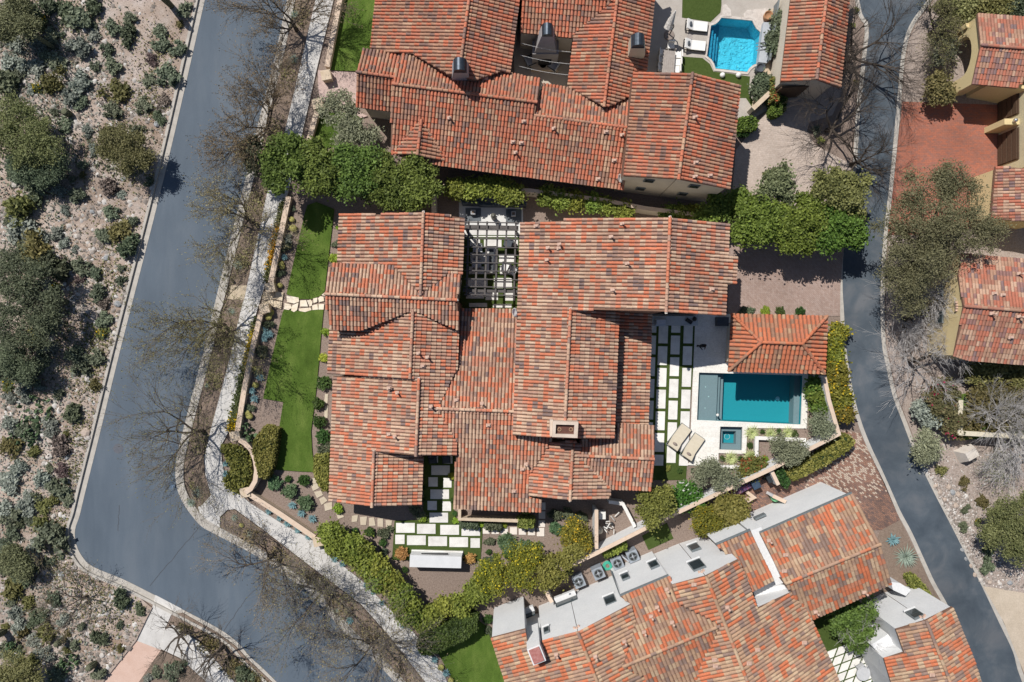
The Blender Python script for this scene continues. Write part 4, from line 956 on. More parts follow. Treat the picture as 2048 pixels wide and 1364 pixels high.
q = W(1454,873,-.97); rg = MB(); rg.tube([(q.x+.22*math.cos(t),q.y+.22*math.sin(t),-.955) for t in [2*math.pi*k/20 for k in range(21)]],.018,6); rg.build('drain_ring', PAVER, sp)
bp = empty('freeform_pool', W(1465,90)); tag(bp, 'bright blue pool with scooped corners in the top neighbour\'s patio', 'pool')
basin('basin', blue_pool, 1.4, BLUEPL, bp)
MB().poly([P(blue_pool,-.05)],-.05).build('water', WATB, bp)
STPL = mat('step_blue', [(.10,.30,.42),(.14,.36,.48)], scale=5)
for k, (a, z) in enumerate(((0,-.3),(6,-.6),(11,-.9))):
    MB().poly([P([(1422+a-.5,51),(1428+a,49),(1421+a,124),(1414+a-.5,112)],z)],z,-1.38).build('pool_step', STPL, bp)
cp = MB(); ring = [(x+(x-1468)*.075, y+(y-90)*.09) for x, y in blue_pool]
COPE = mat('coping_stone', [(.40,.36,.33),(.52,.47,.43),(.58,.54,.50)], scale=4, fine=.1)
MB().poly([P(ring,.11), P(blue_pool,.11)],.11,.0).build('coping', COPE, bp)
MB().poly([P([(1445,10),(1452,8),(1462,20),(1463,33),(1444,33)],.13)],.13,0).build('coping', COPE, bp)
MB().poly([P([(1488,36),(1487,28),(1494,20),(1538,16),(1530,44),(1524,62),(1515,52),(1508,38)],.125)],.125,0).build('coping', COPE, bp)
lg = slab('water_feature_ledge', [(1527,44),(1542,45),(1534,126),(1517,124)], .55, mat('ledge_grey', [(.36,.385,.42),(.41,.435,.47)], scale=2)); tag(lg, 'grey ledge wall with spouts along the bright blue pool', 'water feature')
for k, y in enumerate((84,91,98)):
    p = W(1536,y,.6); MB().beam((p.x-.15,p.y,.6),(p.x-.95,p.y-.1,.58),.05,.05).build('spout', STEEL, lg)

# ------------------------------------------------------------------ white pavers set in turf and gravel
def pavers(parent_name, rects, z, m, gname=None):
    for (x0,y0,x1,y1) in rects:
        pts = P([(x0,y0),(x1,y0),(x1,y1),(x0,y1)], z)
        o = MB().poly([pts], z, z-.06).build('paver', m, parent_name)
turfs = [o for o in COL.objects if o.name.startswith('turf')]
south_turf, pool_turf, side_turf = turfs[0], turfs[1], turfs[2]
court_turf = turfs[5]; villa_turf = turfs[6]
def shear(rs, kx=0.0, ky=0.03): return rs
rect_s = [(792,1046,829.5,1065.5),(834,1048,871,1067.5),(880.5,1050,918,1069.5),(923,1051.5,960,1071.5),(790.5,1069.5,809,1088),(814,1071,851.5,1090),(856.5,1073,894,1092),(898.7,1074.5,936,1094),(941,1076.5,959.7,1095.5),
 (862.6,931,899.6,950),(857,954.5,875.4,973),(886.8,956,903,975),(860.7,979,898,998),(855,1002,873.6,1020),(885,1003,902,1022),(859,1025.5,896,1045),(859,912,876,925),(887,912,905,927)]
pavers(south_turf, rect_s, .085, PAVER)
gr = [o for o in COL.objects if o.name == 'ground'][0]
STEP = mat('paver_cream', [(.66,.60,.54),(.74,.68,.62)], scale=2, fine=.05)
pavers(gr, [(965.6,1053,979,1067.5),(983.2,1053.5,997.6,1068),(1001,1054,1015.6,1068.5),(1020,1054.5,1034,1069),(1037.6,1055,1051.7,1069.5),(1056,1055.5,1070,1070.5),(1073.7,1056,1088.5,1072.5),(1078,1005,1091,1020),(1077.5,1023,1090.5,1037.5),(1077,1041,1090,1054)], .05, STEP)
for col, (x0, x1, ph) in enumerate(((1303,1313,0),(1318,1336.5,1),(1343,1361,0),(1368,1386,1))):
    y = 646+(0 if ph else 22)-43.4
    while y < 930:
        ya, yb = max(y+3, 651), min(y+40.4, 931)
        if yb-ya > 5:
            f = lambda yy: -.036*(yy-650)
            pts = P([(x0+f(ya),ya),(x1+f(ya),ya+.4),(x1+f(yb),yb+.4),(x0+f(yb),yb)], .085)
            MB().poly([pts], .085, .02).build('paver', PAVER, pool_turf)
        y += 43.4
# courtyard under the pergola
pavers(court_turf, [(928,456,1040,468),(928,472,1040,474),(940,478,960,492),(968,479,1003,494),(1014,480,1036,492),(941,505,972,528),(998,508,1030,524),(938,533,968,548),(972,492,994,548),(1000,531,1031,549),(936,556,975,573),(988,556,1024,576),(932,583,968,597),(971,584,996,600),(1010,586,1030,601),(938,606,974,614),(986,608,1023,615)], .08, PAVER)
pavers(court_turf, [(928,400,1050,412)], .09, PAVER)
# diamond pavers in the white villa's courtyard
u = Vector((23.5,-9.0)); v = Vector((-8.5,22.5)); o0 = Vector((1640,1345))
import itertools
for i, j in itertools.product(range(-4,6), range(-4,5)):
    c0 = o0+u*i*.93+v*j*.93
    if not (1652 < c0.x+8 < 1745 and 1290 < c0.y+6 < 1430): continue
    if c0.x > 1735 and c0.y > 1360: continue
    uu, vv = u*.78, v*.78
    pts = P([tuple(c0), tuple(c0+uu), tuple(c0+uu+vv), tuple(c0+vv)], .075)
    MB().poly([pts], .075, .0).build('paver', PAVER, villa_turf)
# flagstones of the lawn path, entrance paving, stepping stones
flag = [[(573,591),(597,595),(598,603),(588,607),(574,604)],[(569,606),(582,609),(583,616),(577,620),(568,618)],[(584,611),(597,605),(594,620),(588,624),(582,621)],[(600,601),(612,600),(616,613),(600,613)],[(614,601),(621,599),(625,604),(623,612),(619,613)],[(626,597),(635,595),(634,604),(627,606)],[(636,596),(641,592),(647,594),(648,602),(638,604)],[(597,617),(621,615),(623,620),(610,624),(599,622)],[(624,611),(635,608),(636,619),(625,620)],[(637,608),(648,608),(647,619),(637,619)],[(643,590),(650,584),(650,592)]]
for f in flag: MB().poly([P(f,.13)],.13,.05).build('flagstone', STONE, gr)
ent = [[(527,583),(548,583),(550,598),(524,602)],[(549,582),(567,585),(564,602),(551,599)],[(524,603),(547,600),(546,614),(521,610)],[(548,601),(564,604),(562,618),(545,613)]]
for f in ent: MB().poly([P(f,.14)],.14,.0).build('flagstone', mat('entry_stone', [(.56,.44,.30),(.68,.58,.44)], scale=1.5, fine=.1), gr)
stp = [[(622,957),(631,956),(636,964),(627,968)],[(622,970),(634,966),(638,976),(626,982)],[(628,984),(642,981),(646,990),(634,996)],[(638,998),(648,993),(655,1001),(643,1010)],[(648,1008),(664,1004),(664,1018),(650,1022)],[(672,1026),(684,1024),(688,1034),(676,1038)],[(704,1032),(716,1030),(714,1043),(703,1044)],[(720,1034),(734,1033),(732,1050),(721,1050)],[(738,1036),(748,1035),(751,1051),(738,1052)],[(755,1037),(766,1036),(766,1054),(755,1053)],[(771,1040),(784,1041),(782,1056),(772,1056)],[(650,788),(656,788),(655,806),(648,806)],[(650,812),(656,812),(655,836),(648,836)]]
for f in stp: MB().poly([P(f,.05)],.05,.0).build('stepping_stone', mat('step_stone', [(.46,.39,.29),(.54,.47,.37)], scale=3, fine=.12), gr)
for x0, y0, x1, y1 in ((527,1262,0,0),): pass
# entrance verge paving by the street
MB().poly([P([(458,571),(494,571),(488,600),(452,598)],.135)],.135,.0).build('verge_paving', mat('verge_stone', [(.42,.34,.24),(.52,.44,.33)], scale=3, fine=.15), gr)

# ------------------------------------------------------------------ garden walls
CAP = mat('wall_cap', [(.55,.42,.32),(.62,.50,.40)], scale=3, fine=.1)
garden_wall('garden_wall', [(577,393),(541,566)], .55, .36, SANDST, 'tan seat wall from the tree row down to the entrance block', CAP)
garden_wall('garden_wall', [(521,628),(506,690),(488,780),(473,872)], .55, .34, SANDST, 'tan seat wall along the sidewalk below the entrance', CAP)
garden_wall('garden_wall', [(478,880),(490,887),(502,900),(510,920),(513,940),(510,962),(501,978),(490,986)], .9, .3, STUCCO, 'curved planter wall at the street corner', CAP)
garden_wall('garden_wall', [(497,988),(560,1028),(629,1075)], .7, .34, SANDST, 'tan seat wall running southeast from the street corner', CAP)
for x, y, lab in ((540,575,'square tan stone block above the entrance paving'),(529,617,'square tan stone block below the entrance paving'),(490,985,'square tan stone block at the corner wall\'s southern end'),(636,1083,'square tan stone block where the oleander hedge starts'),(470,872,'square tan stone block at the corner wall\'s northern end')):
    p = W(x,y,.75); o = MB().box((p.x,p.y,.37),(.68,.68,.74),.2).box((p.x,p.y,.76),(.76,.76,.06),.2).build('stone_block', SANDST, at=(p.x,p.y,0)); tag(o, lab, 'stone pillar')
garden_wall('garden_wall', [(683,-20),(654,133)], .6, .34, SANDST, 'tan seat wall beside the top lawn', CAP)
for x, y, lab in ((652,150,'tan gate block above the pink entry paving'),(635,207,'tan gate block below the pink entry paving')):
    p = W(x,y,.8); o = MB().box((p.x,p.y,.4),(.7,.7,.8),.2).box((p.x,p.y,.82),(.78,.78,.06),.2).build('stone_block', SANDST, at=(p.x,p.y,0)); tag(o, lab, 'stone pillar')
garden_wall('garden_wall', [(634,222),(612,300)], .6, .34, SANDST, 'tan seat wall below the pink entry paving', CAP)
garden_wall('boundary_wall', [(1649,752),(1658,800),(1678,868),(1606,905),(1545,937),(1400,1004),(1320,1042),(1190,1108),(1100,1150)], 1.75, .24, STUCCO_W, 'white boundary wall bending round the pool terrace', CAP)
garden_wall('boundary_wall', [(884,372),(1062,381),(1200,399),(1290,416),(1410,432)], 1.7, .24, STUCCO, 'tan boundary wall between the two upper villas', CAP)
garden_wall('boundary_wall', [(866,362),(867,426)], 1.7, .24, STUCCO, 'short tan wall beside the tree row and pergola court', CAP)
garden_wall('planter_wall', [(1513,924),(1514,876),(1612,880)], .4, .22, STUCCO_W, 'low white L-shaped planter wall below the pool', PAVER)
garden_wall('planter_wall', [(1437,934),(1500,934)], .4, .2, STUCCO_W, 'low white planter wall below the spa', PAVER)
garden_wall('service_wall', [(1193,1020),(1193,1098)], 1.8, .22, STUCCO_W, 'white wall on the left of the pool equipment yard', CAP)
garden_wall('service_wall', [(1218,1004),(1246,1008),(1270,1054)], 1.2, .2, STUCCO_W, 'white bent wall on the right of the pool equipment yard', PAVER)
garden_wall('service_wall', [(1080,1162),(1104,1205)], 1.6, .24, STUCCO, 'short tan wall beside the yellow flowering tree', CAP)
garden_wall('service_wall', [(1545,945),(1557,970)], 1.6, .22, STUCCO_W, 'short white wall screening the bins', CAP)
garden_wall('service_wall', [(1546,992),(1572,1004)], 1.4, .22, STUCCO_W, 'short white wall between the bins and the white villa', CAP)
garden_wall('planter_wall', [(1495,985),(1508,995),(1492,1004)], .6, .2, SANDST, 'small tan angled planter wall beside the bins', CAP)
garden_wall('fence_rail', [(1558,0),(1540,120)], 1.0, .08, GREYFRAME, 'grey rail fence between the blue pool and the garage', None, cat='fence')
garden_wall('garden_wall', [(1506,217),(1540,185)], 1.2, .3, STUCCO, 'short tan gate wall below the blue pool terrace', SANDST)

# ------------------------------------------------------------------ fountain block
fx = empty('fountain', W(870,1118)); tag(fx, 'long white rectangular fountain wall with a slot spout', 'fountain')
fz = 1.3
MB().poly([P([(820,1110),(923,1113.5),(922,1136.5),(819,1134)],fz)],fz,0).build('fountain_wall', mat('fountain_white', [(.56,.57,.58),(.62,.625,.635)], scale=2, fine=.05), fx)
p = W(870,1106,.75); MB().box((p.x,W(870,1111.5,1.3).y+.04,.95),(2.1,.10,.10)).build('spout_slot', BLACK, fx)
MB().poly([P([(823,1100),(926,1103),(926,1112),(823,1109)],.25)],.25,0).build('fountain_basin', PAVER, fx)

# ------------------------------------------------------------------ pergola
PERG = mat('pergola_wood', [(.07,.062,.06),(.105,.095,.09)], scale=6, rough=.7)
pg = empty('pergola', W(985,520)); tag(pg, 'dark grid pergola over the courtyard between the roofs', 'pergola')
zt = 3.0
for xt, xb in ((937.7,933),(956.4,950.6),(974.4,969.3),(995.9,990.9),(1013.5,1009.2),(1031.8,1027.6)):
    MB().beam(W(xt,443,zt), W(xb,593,zt), .13, .16).build('rafter', PERG, pg)
for y in (445,459.7,478,494.5,510,525.7,542,558.7,574,590):
    MB().beam(W(928,y-1,zt+.13), W(1037,y+1,zt+.13), .075, .09).build('slat', PERG, pg)
for y in (454.5,581.5):
    MB().beam(W(926,y-1,zt-.2), W(1037,y+1,zt-.2), .26, .22).build('beam', PERG, pg)
    for x in (932,1033): 
        p = W(x,y,zt-.3); MB().box((p.x,p.y,1.35),(.18,.18,2.7)).build('post', PERG, pg)

# ------------------------------------------------------------------ furniture
CUSH = mat('cushion_white', [(.70,.69,.67),(.76,.75,.73)], scale=3, fine=.04)
CREAM = mat('cushion_cream', [(.55,.49,.38),(.60,.54,.43)], scale=3, fine=.04)
TAUPE = mat('cushion_taupe', [(.22,.18,.16),(.27,.225,.2)], scale=3)
CHAR = mat('cushion_charcoal', [(.06,.07,.085),(.085,.095,.11)], scale=3)
TEAK = mat('grey_teak', [(.28,.25,.23),(.36,.325,.30)], scale=5, fine=.12)
def loc(o, px, py, ang, z=0.0):
    p = W(px, py, z); o.location = (p.x, p.y, z); o.rotation_euler = (0, 0, ang)
def lounger(px, py, ang, label, m, pm, fm, L=1.95, wd=.70):
    """local +x points to the foot end"""
    e = empty('sun_lounger', (0,0,0)); tag(e, label, 'sun lounger', 'sun loungers by the pools')
    fr = MB(); fr.box((0,wd/2,.26),(L,.05,.06)); fr.box((0,-wd/2,.26),(L,.05,.06)); fr.box((L/2,0,.26),(.05,wd,.06)); fr.box((-L/2,0,.26),(.05,wd,.06)); fr.build('frame', fm, e)
    for sx in (-.42,.42):
        for sy in (-.46,.46): MB().box((sx*L,sy*wd,.12),(.05,.05,.24)).build('leg', fm, e)
    mb = MB(); mb.box((.16*L,0,.34),(.66*L,wd-.04,.10)); mb.build('mattress', m, e)
    bk = MB(); a = math.radians(28); l = .36*L
    x0 = -.165*L; vs = []
    for s, z0 in ((0,.29),(1,.29)):
        pass
    p0 = Vector((x0,0,.30)); d = Vector((-math.cos(a),0,math.sin(a))); nn = Vector((math.sin(a),0,math.cos(a)))*.10; h2_ = Vector((0,(wd-.04)/2,0))
    vs = [p0-h2_, p0+h2_, p0+d*l+h2_, p0+d*l-h2_]; vs = vs+[q+nn for q in vs]
    bk.add(vs, [(0,1,2,3),(7,6,5,4),(0,4,5,1),(1,5,6,2),(2,6,7,3),(3,7,4,0)]); bk.build('backrest', m, e)
    pl = MB(); c = p0+d*(l*.55)+nn*1.6; pl.lathe((c.x,c.y,c.z-.05),[(.03,-.05),(.16,-.03),(.18,.02),(.14,.07),(.02,.09)],10,sx=.7,sy=1.2); pl.build('pillow', pm, e, smooth=True)
    loc(e, px, py, ang); return e
lounger(1356,873,math.atan2(39,29),'left cream sun lounger on the turf edge west of the spa',CREAM,TAUPE,GREYFRAME,L=2.1,wd=.95)
lounger(1383,892.5,math.atan2(39,27),'right cream sun lounger nearest the square spa',CREAM,TAUPE,GREYFRAME,L=2.1,wd=.95)
lounger(1391,55.6,math.radians(-6),'upper white sun lounger beside the bright blue pool',CUSH,CHAR,BLACK,L=1.75,wd=.8)
lounger(1387,94,math.radians(-6),'lower white sun lounger beside the bright blue pool',CUSH,CHAR,BLACK,L=1.75,wd=.8)
def round_table(px, py, r, h, m, label, n='round_table'):
    e = empty(n, W(px,py)); tag(e, label, 'table')
    p = W(px,py,h); MB().lathe((p.x,p.y,h-.04),[(r,0),(r,.04)],20).build('table_top', m, e); MB().lathe((p.x,p.y,0),[(r*.5,0),(r*.5,.03),(.04,.05),(.04,h-.04)],12).build('pedestal', m, e)
    return e
round_table(1379.5,74,.24,.45,TEAK,'small grey round side table between the white loungers')
round_table(1086,129,.28,.4,BLACK,'small dark round table between the courtyard armchairs')
round_table(861+2,934-22,.30,.7,BLACK,'black round bistro table in the shaded side passage')
def chair(px, py, ang, label, seatm, fm, w=.52, arm=True, cat='chair', h=.42, back=.8):
    """local +x is the front"""
    e = empty('armchair' if arm else 'dining_chair', (0,0,0)); tag(e, label, cat, 'garden chairs')
    MB().box((0,0,h),(w,w,.09)).build('seat', seatm, e)
    MB().box((-w/2+.04,0,(h+back)/2),(.08,w,back-h+.05)).build('backrest', seatm, e)
    for sx in (-1,1):
        for sy in (-1,1): MB().box((sx*(w/2-.04),sy*(w/2-.04),h/2),(.04,.04,h)).build('leg', fm, e)
    if arm:
        for sy in (-1,1): MB().box((0,sy*(w/2),h+.2),(w,.06,.05)).build('armrest', fm, e)
    loc(e, px, py, ang); return e
tbl = empty('dining_table', W(1338,121)); tag(tbl, 'long grey slatted dining table beside the blue pool terrace', 'table')
for k in range(6):
    p0, p1 = W(1328.5+k*4.1,100+k*.5,.75), W(1325+k*4.1,150,.75); MB().beam(p0,p1,.155,.04).build('table_plank', TEAK, tbl)
for x, y in ((1330,104),(1348,105),(1327,146),(1345,147)):
    p = W(x,y); MB().box((p.x,p.y,.36),(.08,.08,.70)).build('leg', TEAK, tbl)
chs = [(1322,110,0,'topmost white dining chair on the table\'s left side'),(1320.5,125,0,'second white dining chair on the table\'s left side'),(1319,140,0,'third white dining chair on the table\'s left side'),(1354.5,114,math.pi,'topmost white dining chair on the table\'s right side'),(1353,129,math.pi,'second white dining chair on the table\'s right side'),(1351,143,math.pi,'third white dining chair on the table\'s right side'),(1339.5,95,-math.pi/2,'white dining chair at the head of the long table')]
for x, y, a, lab in chs: chair(x,y,a,lab,CUSH,BLACK,arm=False)
LGR = mat('cushion_grey', [(.42,.43,.45),(.48,.49,.51)], scale=3)
for x, y, a, lab in ((1060,127,.4,'left pale armchair in the top villa\'s fireplace courtyard'),(1107,136,2.6,'right pale armchair in the top villa\'s fireplace courtyard')): chair(x,y,a+math.pi/2*0,lab,LGR,BLACK,w=.75,cat='armchair')
for x, y, a, lab, m in ((956,498,0,'upper grey lounge chair left of the fire table',LGR),(954,529,0,'lower grey lounge chair left of the fire table',LGR),(1017,488,2.9,'dark round lounge chair under the pergola, upper right',CHAR),(1012,536,2.9,'white lounge chair under the pergola, lower right',CUSH),(1024,542,2.7,'pale lounge chair beside the big roof under the pergola',LGR)): chair(x,y,a,lab,m,BLACK,w=.72,cat='armchair')
for x, y, lab in ((867,917,'left black wire chair in the shaded side passage'),(894,917,'right black wire chair in the shaded side passage')): chair(x,y,-1.5,lab,CHAR,BLACK,w=.6,cat='chair')
ft = empty('fire_table', W(983,519)); tag(ft, 'long white fire table with a dark trough under the pergola', 'fire pit')
MB().poly([P([(974.6,494),(991,494.5),(990,545),(973.5,544.5)],.45), P([(978.5,498),(987.5,498.3),(986.5,541),(977.8,540.5)],.45)],.45,0).build('surround', PAVER, ft)
MB().poly([P([(978,497),(988,497.5),(987,542),(977,541)],.38)],.38,0).build('fire_trough', mat('lava_rock', [(.04,.045,.05),(.10,.11,.12)], scale=12), ft)
for (pts, hgt, lab) in (([(922,398),(958,399),(958,407),(923,406)],1.3,'left black steel panel at the pergola court\'s top'),([(958,404),(1016,406),(1016,411),(958,410)],1.0,'middle dark steel panel at the pergola court\'s top'),([(1016,401),(1053,402.5),(1053,410),(1016,409)],1.3,'right black steel panel at the pergola court\'s top')):
    o = slab('steel_panel', pts, hgt, mat('black_steel', [(.03,.04,.05),(.05,.06,.07)], scale=3, rough=.35, metal=.3), 0); tag(o, lab, 'screen')
for pts in ([(931,416),(962,416),(962,442),(931,442)],[(1012,418),(1043,418),(1043,445),(1012,445)]):
    pavers(court_turf, [(pts[0][0],pts[0][1],pts[1][0],pts[2][1])], .10, mat('slate', [(.10,.115,.13),(.15,.165,.18)], scale=4))
for x, y, lab in ((946,424,'left square pale planter on the dark slate'),(1027,427,'right square pale planter on the dark slate')):
    p = W(x,y,.5); e = empty('square_planter', W(x,y)); tag(e, lab, 'planter')
    MB().poly([P([(x-4.5,y-4.5),(x+4.5,y-4.5),(x+4.5,y+4.5),(x-4.5,y+4.5)],.5), P([(x-3,y-3),(x+3,y-3),(x+3,y+3),(x-3,y+3)],.5)],.5,0).build('planter_box', LGR, e)
    MB().poly([P([(x-3.2,y-3.2),(x+3.2,y-3.2),(x+3.2,y+3.2),(x-3.2,y+3.2)],.42)],.42).build('soil', MULCH, e)
p = W(987,434,.4); o = MB().lathe((p.x,p.y,0),[(.12,0),(.2,.2),(.16,.5),(.22,.9),(.08,1.2)],10).build('garden_sculpture', mat('bronze', [(.12,.12,.10),(.2,.19,.16)], scale=6, rough=.5)); tag(o, 'small bronze sculpture above the pergola grid', 'sculpture')
# parasol, folded
pe = empty('parasol', W(1338,71)); tag(pe, 'folded striped cantilever parasol on a round base', 'parasol')
p = W(1338,71); MB().lathe((p.x,p.y,0),[(.42,0),(.42,.10),(.38,.14)],24).build('base', TAUPE, pe)
t1 = W(1346,52,2.3); MB().tube([(p.x,p.y,.1),(p.x+.1,p.y+.15,1.2),(t1.x,t1.y,2.5)],.045,8).build('pole', BLACK, pe)
t2 = W(1352,20,3.0); vs = MB(); vs.tube([(t1.x-.25,t1.y+.1,1.7),(t1.x-.12,t1.y+.5,2.2),(t2.x,t2.y,2.9)],[.34,.26,.05],10); vs.build('canopy', mat('stripe_cloth', [(.35,.33,.32),(.68,.66,.63)], scale=9, detail=1), pe)
# pots
def pot(px, py, r, h, m, label, plant=None):
    e = empty('plant_pot', W(px,py)); tag(e, label, 'pot'); p = W(px,py,h*.5)
    MB().lathe((p.x,p.y,0),[(r*.6,0),(r*.95,h*.5),(r,h),(r*.85,h),(r*.8,h*.85)],18).build('pot_body', m, e, smooth=True)
    MB().lathe((p.x,p.y,h*.80),[(r*.83,0),(r*.83,.02)],18).build('soil', MULCH, e)
    return e
pot(1534.5,34,.36,.7,mat('terracotta', [(.32,.16,.08),(.4,.22,.12)], scale=4),'round terracotta pot beside the grey pool ledge')
pot(1518,139,.36,.9,CHAR,'charcoal pot with a leafy plant below the blue pool')
for x, y, lab in ((1445,150,'left white globe on the turf below the blue pool'),(1477,150,'right white globe on the turf below the blue pool')):
    p = W(x,y,.2); o = MB().lathe((p.x,p.y,0),[(.06,0),(.17,.06),(.21,.18),(.17,.32),(.05,.39)],14).build('garden_globe', CUSH, smooth=True, at=(p.x,p.y,0)); tag(o, lab, 'ornament')
# outdoor kitchen in the shade of the tall gable
kt = empty('outdoor_kitchen', W(1350,640)); tag(kt, 'pale counter with a steel grill in the shade below the tall gable', 'counter')
MB().poly([P([(1304,632),(1396,632),(1396,651),(1304,650)],.9)],.9,0).build('counter', mat('counter_stone', [(.42,.44,.46),(.5,.52,.54)], scale=2), kt)
p = W(1322,645,1.2); g = MB(); g.box((p.x,p.y,1.0),(.85,.55,.2)); g.box((p.x,p.y+.03,1.18),(.85,.45,.2),0,taper=.85); g.build('grill', STEEL, kt)
p = W(1378,642,1.0); MB().box((p.x,p.y,.98),(.55,.28,.14),-.6).build('grill_cover', BLACK, kt)
p = W(1389,638,1.0); MB().lathe((p.x,p.y,.9),[(.15,0),(.18,.12),(.08,.22)],12).build('stock_pot', BLACK, kt)
pl = empty('dark_planter', W(1443,642)); tag(pl, 'dark square planter with a shrub beside the cabana', 'planter')
MB().poly([P([(1434,634),(1458,634),(1457,652),(1434,652)],.6)],.6,0).build('planter_box', CHAR, pl)
# person on the terrace (drone pilot): one skinned mesh, dark clothes, white controller held in front
def person(px, py, ang):
    J = {'pel':(0,0,.95),'chest':(0.02,0,1.28),'neck':(.02,0,1.47),'head':(.05,0,1.62),'top':(.04,0,1.74),
      'lh':(0,.10,.90),'lk':(.04,.13,.50),'la':(-.02,.14,.09),'lt':(.14,.17,.04),'rh':(0,-.10,.90),'rk':(.02,-.12,.50),'ra':(-.06,-.13,.09),'rt':(.10,-.16,.04),
      'ls':(.0,.19,1.40),'le':(.02,.25,1.12),'lw':(.24,.13,1.13),'lf':(.33,.08,1.15),'rs':(.0,-.19,1.40),'re':(.02,-.25,1.12),'rw':(.24,-.13,1.13),'rf':(.33,-.08,1.15)}
    R = {'pel':.15,'chest':.165,'neck':.062,'head':.105,'top':.07,'lh':.10,'lk':.065,'la':.045,'lt':.04,'rh':.10,'rk':.065,'ra':.045,'rt':.04,'ls':.075,'le':.05,'lw':.036,'lf':.03,'rs':.075,'re':.05,'rw':.036,'rf':.03}
    E = [('pel','chest'),('chest','neck'),('neck','head'),('head','top'),('pel','lh'),('lh','lk'),('lk','la'),('la','lt'),('pel','rh'),('rh','rk'),('rk','ra'),('ra','rt'),('chest','ls'),('ls','le'),('le','lw'),('lw','lf'),('chest','rs'),('rs','re'),('re','rw'),('rw','rf')]
    ks = list(J); me = bpy.data.meshes.new('person'); me.from_pydata([J[k] for k in ks], [(ks.index(a), ks.index(b_)) for a, b_ in E], [])
    e = empty('person', W(px,py)); 
    o = link('body', me, e, mat('black_clothes', [(.018,.018,.02),(.03,.03,.033)], scale=6))
    o.modifiers.new('skin','SKIN')
    for k, sv in zip(ks, me.skin_vertices[0].data): sv.radius = (R[k], R[k]); sv.use_root = (k == 'pel')
    sb_ = o.modifiers.new('sub','SUBSURF'); sb_.levels = 2; sb_.render_levels = 2
    hr = MB().lathe((.035,0,1.58),[(.085,-.06),(.115,.0),(.12,.06),(.095,.14),(.03,.185)],12).build('hair', mat('dark_hair', [(.02,.015,.012),(.035,.025,.02)], scale=20), e, smooth=True); hr.location = (0,0,0)
    for v in hr.data.vertices: pass
    ct = MB().box((0,0,0),(.13,.22,.05)); c = ct.build('controller', CUSH, e); c.location = (.37,0,1.17)
    e.rotation_euler = (0,0,ang); e.location = (W(px,py).x, W(px,py).y, .075)
    tag(e, 'person in black standing on the shaded terrace holding a white controller', 'person')
    hr.data.transform(Matrix.Translation(W(px,py)))
person(1397,691,-math.pi/2+.2)
# air-conditioning units along the white wall
for i, (x, y) in enumerate(((1158,1164),(1197,1147),(1235,1127),(1266,1113))):
    e = empty('air_conditioner', W(x,y)); a = W4
    p = W(x,y,.9); 
    lab = ['leftmost air-conditioning unit, at the foot of the white wall','second air-conditioning unit from the left, beside the green hose','third air-conditioning unit from the left, with a grey panel leaning on it','rightmost air-conditioning unit, under the clipped hedge'][i]
    tag(e, lab, 'air conditioner', 'air conditioners beside the white villa')
    MB().box((p.x,p.y,.45),(.88,.88,.9),a).build('casing', mat('ac_grey', [(.22,.25,.29),(.30,.33,.37)], scale=3, rough=.5), e)
    MB().lathe((p.x,p.y,.90),[(.36,0),(.36,.025),(.30,.025),(.30,.0)],20).build('fan_guard', GREYFRAME, e)
    MB().lathe((p.x,p.y,.905),[(.30,0),(.30,.01)],20).build('fan_well', BLACK, e)
    MB().lathe((p.x,p.y,.92),[(.11,0),(.11,.04),(.04,.06)],12).build('fan_hub', STEEL, e)
    fb = MB()
    for k in range(4):
        t = k*math.pi/2+.4; fb.beam((p.x,p.y,.935),(p.x+.27*math.cos(t),p.y+.27*math.sin(t),.93),.10,.015)
    fb.build('fan_blade', GREYFRAME, e)
p = W(1215,1131); hs_ = MB(); hs_.tube([(p.x+(.16+.012*k/3)*math.cos(k*.5),p.y+(.16+.012*k/3)*math.sin(k*.5),.05+.02*(k%12)/12) for k in range(60)],.025,6)
o = hs_.build('garden_hose', mat('hose_green', [(.05,.36,.26),(.08,.45,.33)], scale=5), at=(p.x,p.y,0)); tag(o, 'coiled green garden hose between two air-conditioning units', 'hose')
p = W(1251,1117,.7); o = MB().box((p.x,p.y,.45),(.12,.75,.9),W4+.5,taper=.8).build('grey_panel', mat('panel_grey', [(.35,.37,.4),(.4,.42,.45)], scale=3), at=(p.x,p.y,0)); tag(o, 'grey rounded panel leaning between air-conditioning units', 'panel')
# pool equipment
pq_ = empty('pool_equipment', W(1216,1040)); tag(pq_, 'white pipes, pump and filter tanks in the walled equipment yard', 'pool pump')
wp = mat('white_pipe', [(.62,.61,.58),(.70,.69,.66)], scale=5)
p = W(1205,1031,.8); MB().box((p.x,p.y,.4),(.5,.6,.8)).build('heater', wp, pq_)
p = W(1200,1063,.9); MB().lathe((p.x,p.y,0),[(.24,0),(.27,.2),(.27,.7),(.12,.9)],14).build('filter_tank', mat('tank_tan', [(.5,.44,.34),(.56,.5,.4)], scale=3), pq_)
rp = random.Random(3)
for k in range(12):
    x, y = 1205+rp.uniform(0,26), 1030+rp.uniform(0,28); a_, b_ = W(x,y,.3), W(x+rp.choice([-8,8,0]),y+rp.choice([-10,10,0,4]),.3)
    if (a_-b_).length > .1: MB().tube([(a_.x,a_.y,rp.uniform(.2,.6)),(b_.x,b_.y,rp.uniform(.2,.6))],.04,6).build('pipe', wp, pq_)
for k, (x, y) in enumerate(((1213,1050),(1223,1046))):
    p = W(x,y); MB().lathe((p.x,p.y,0),[(.1,0),(.14,.15),(.14,.35),(.05,.4)],10).build('pump', BLACK, pq_)
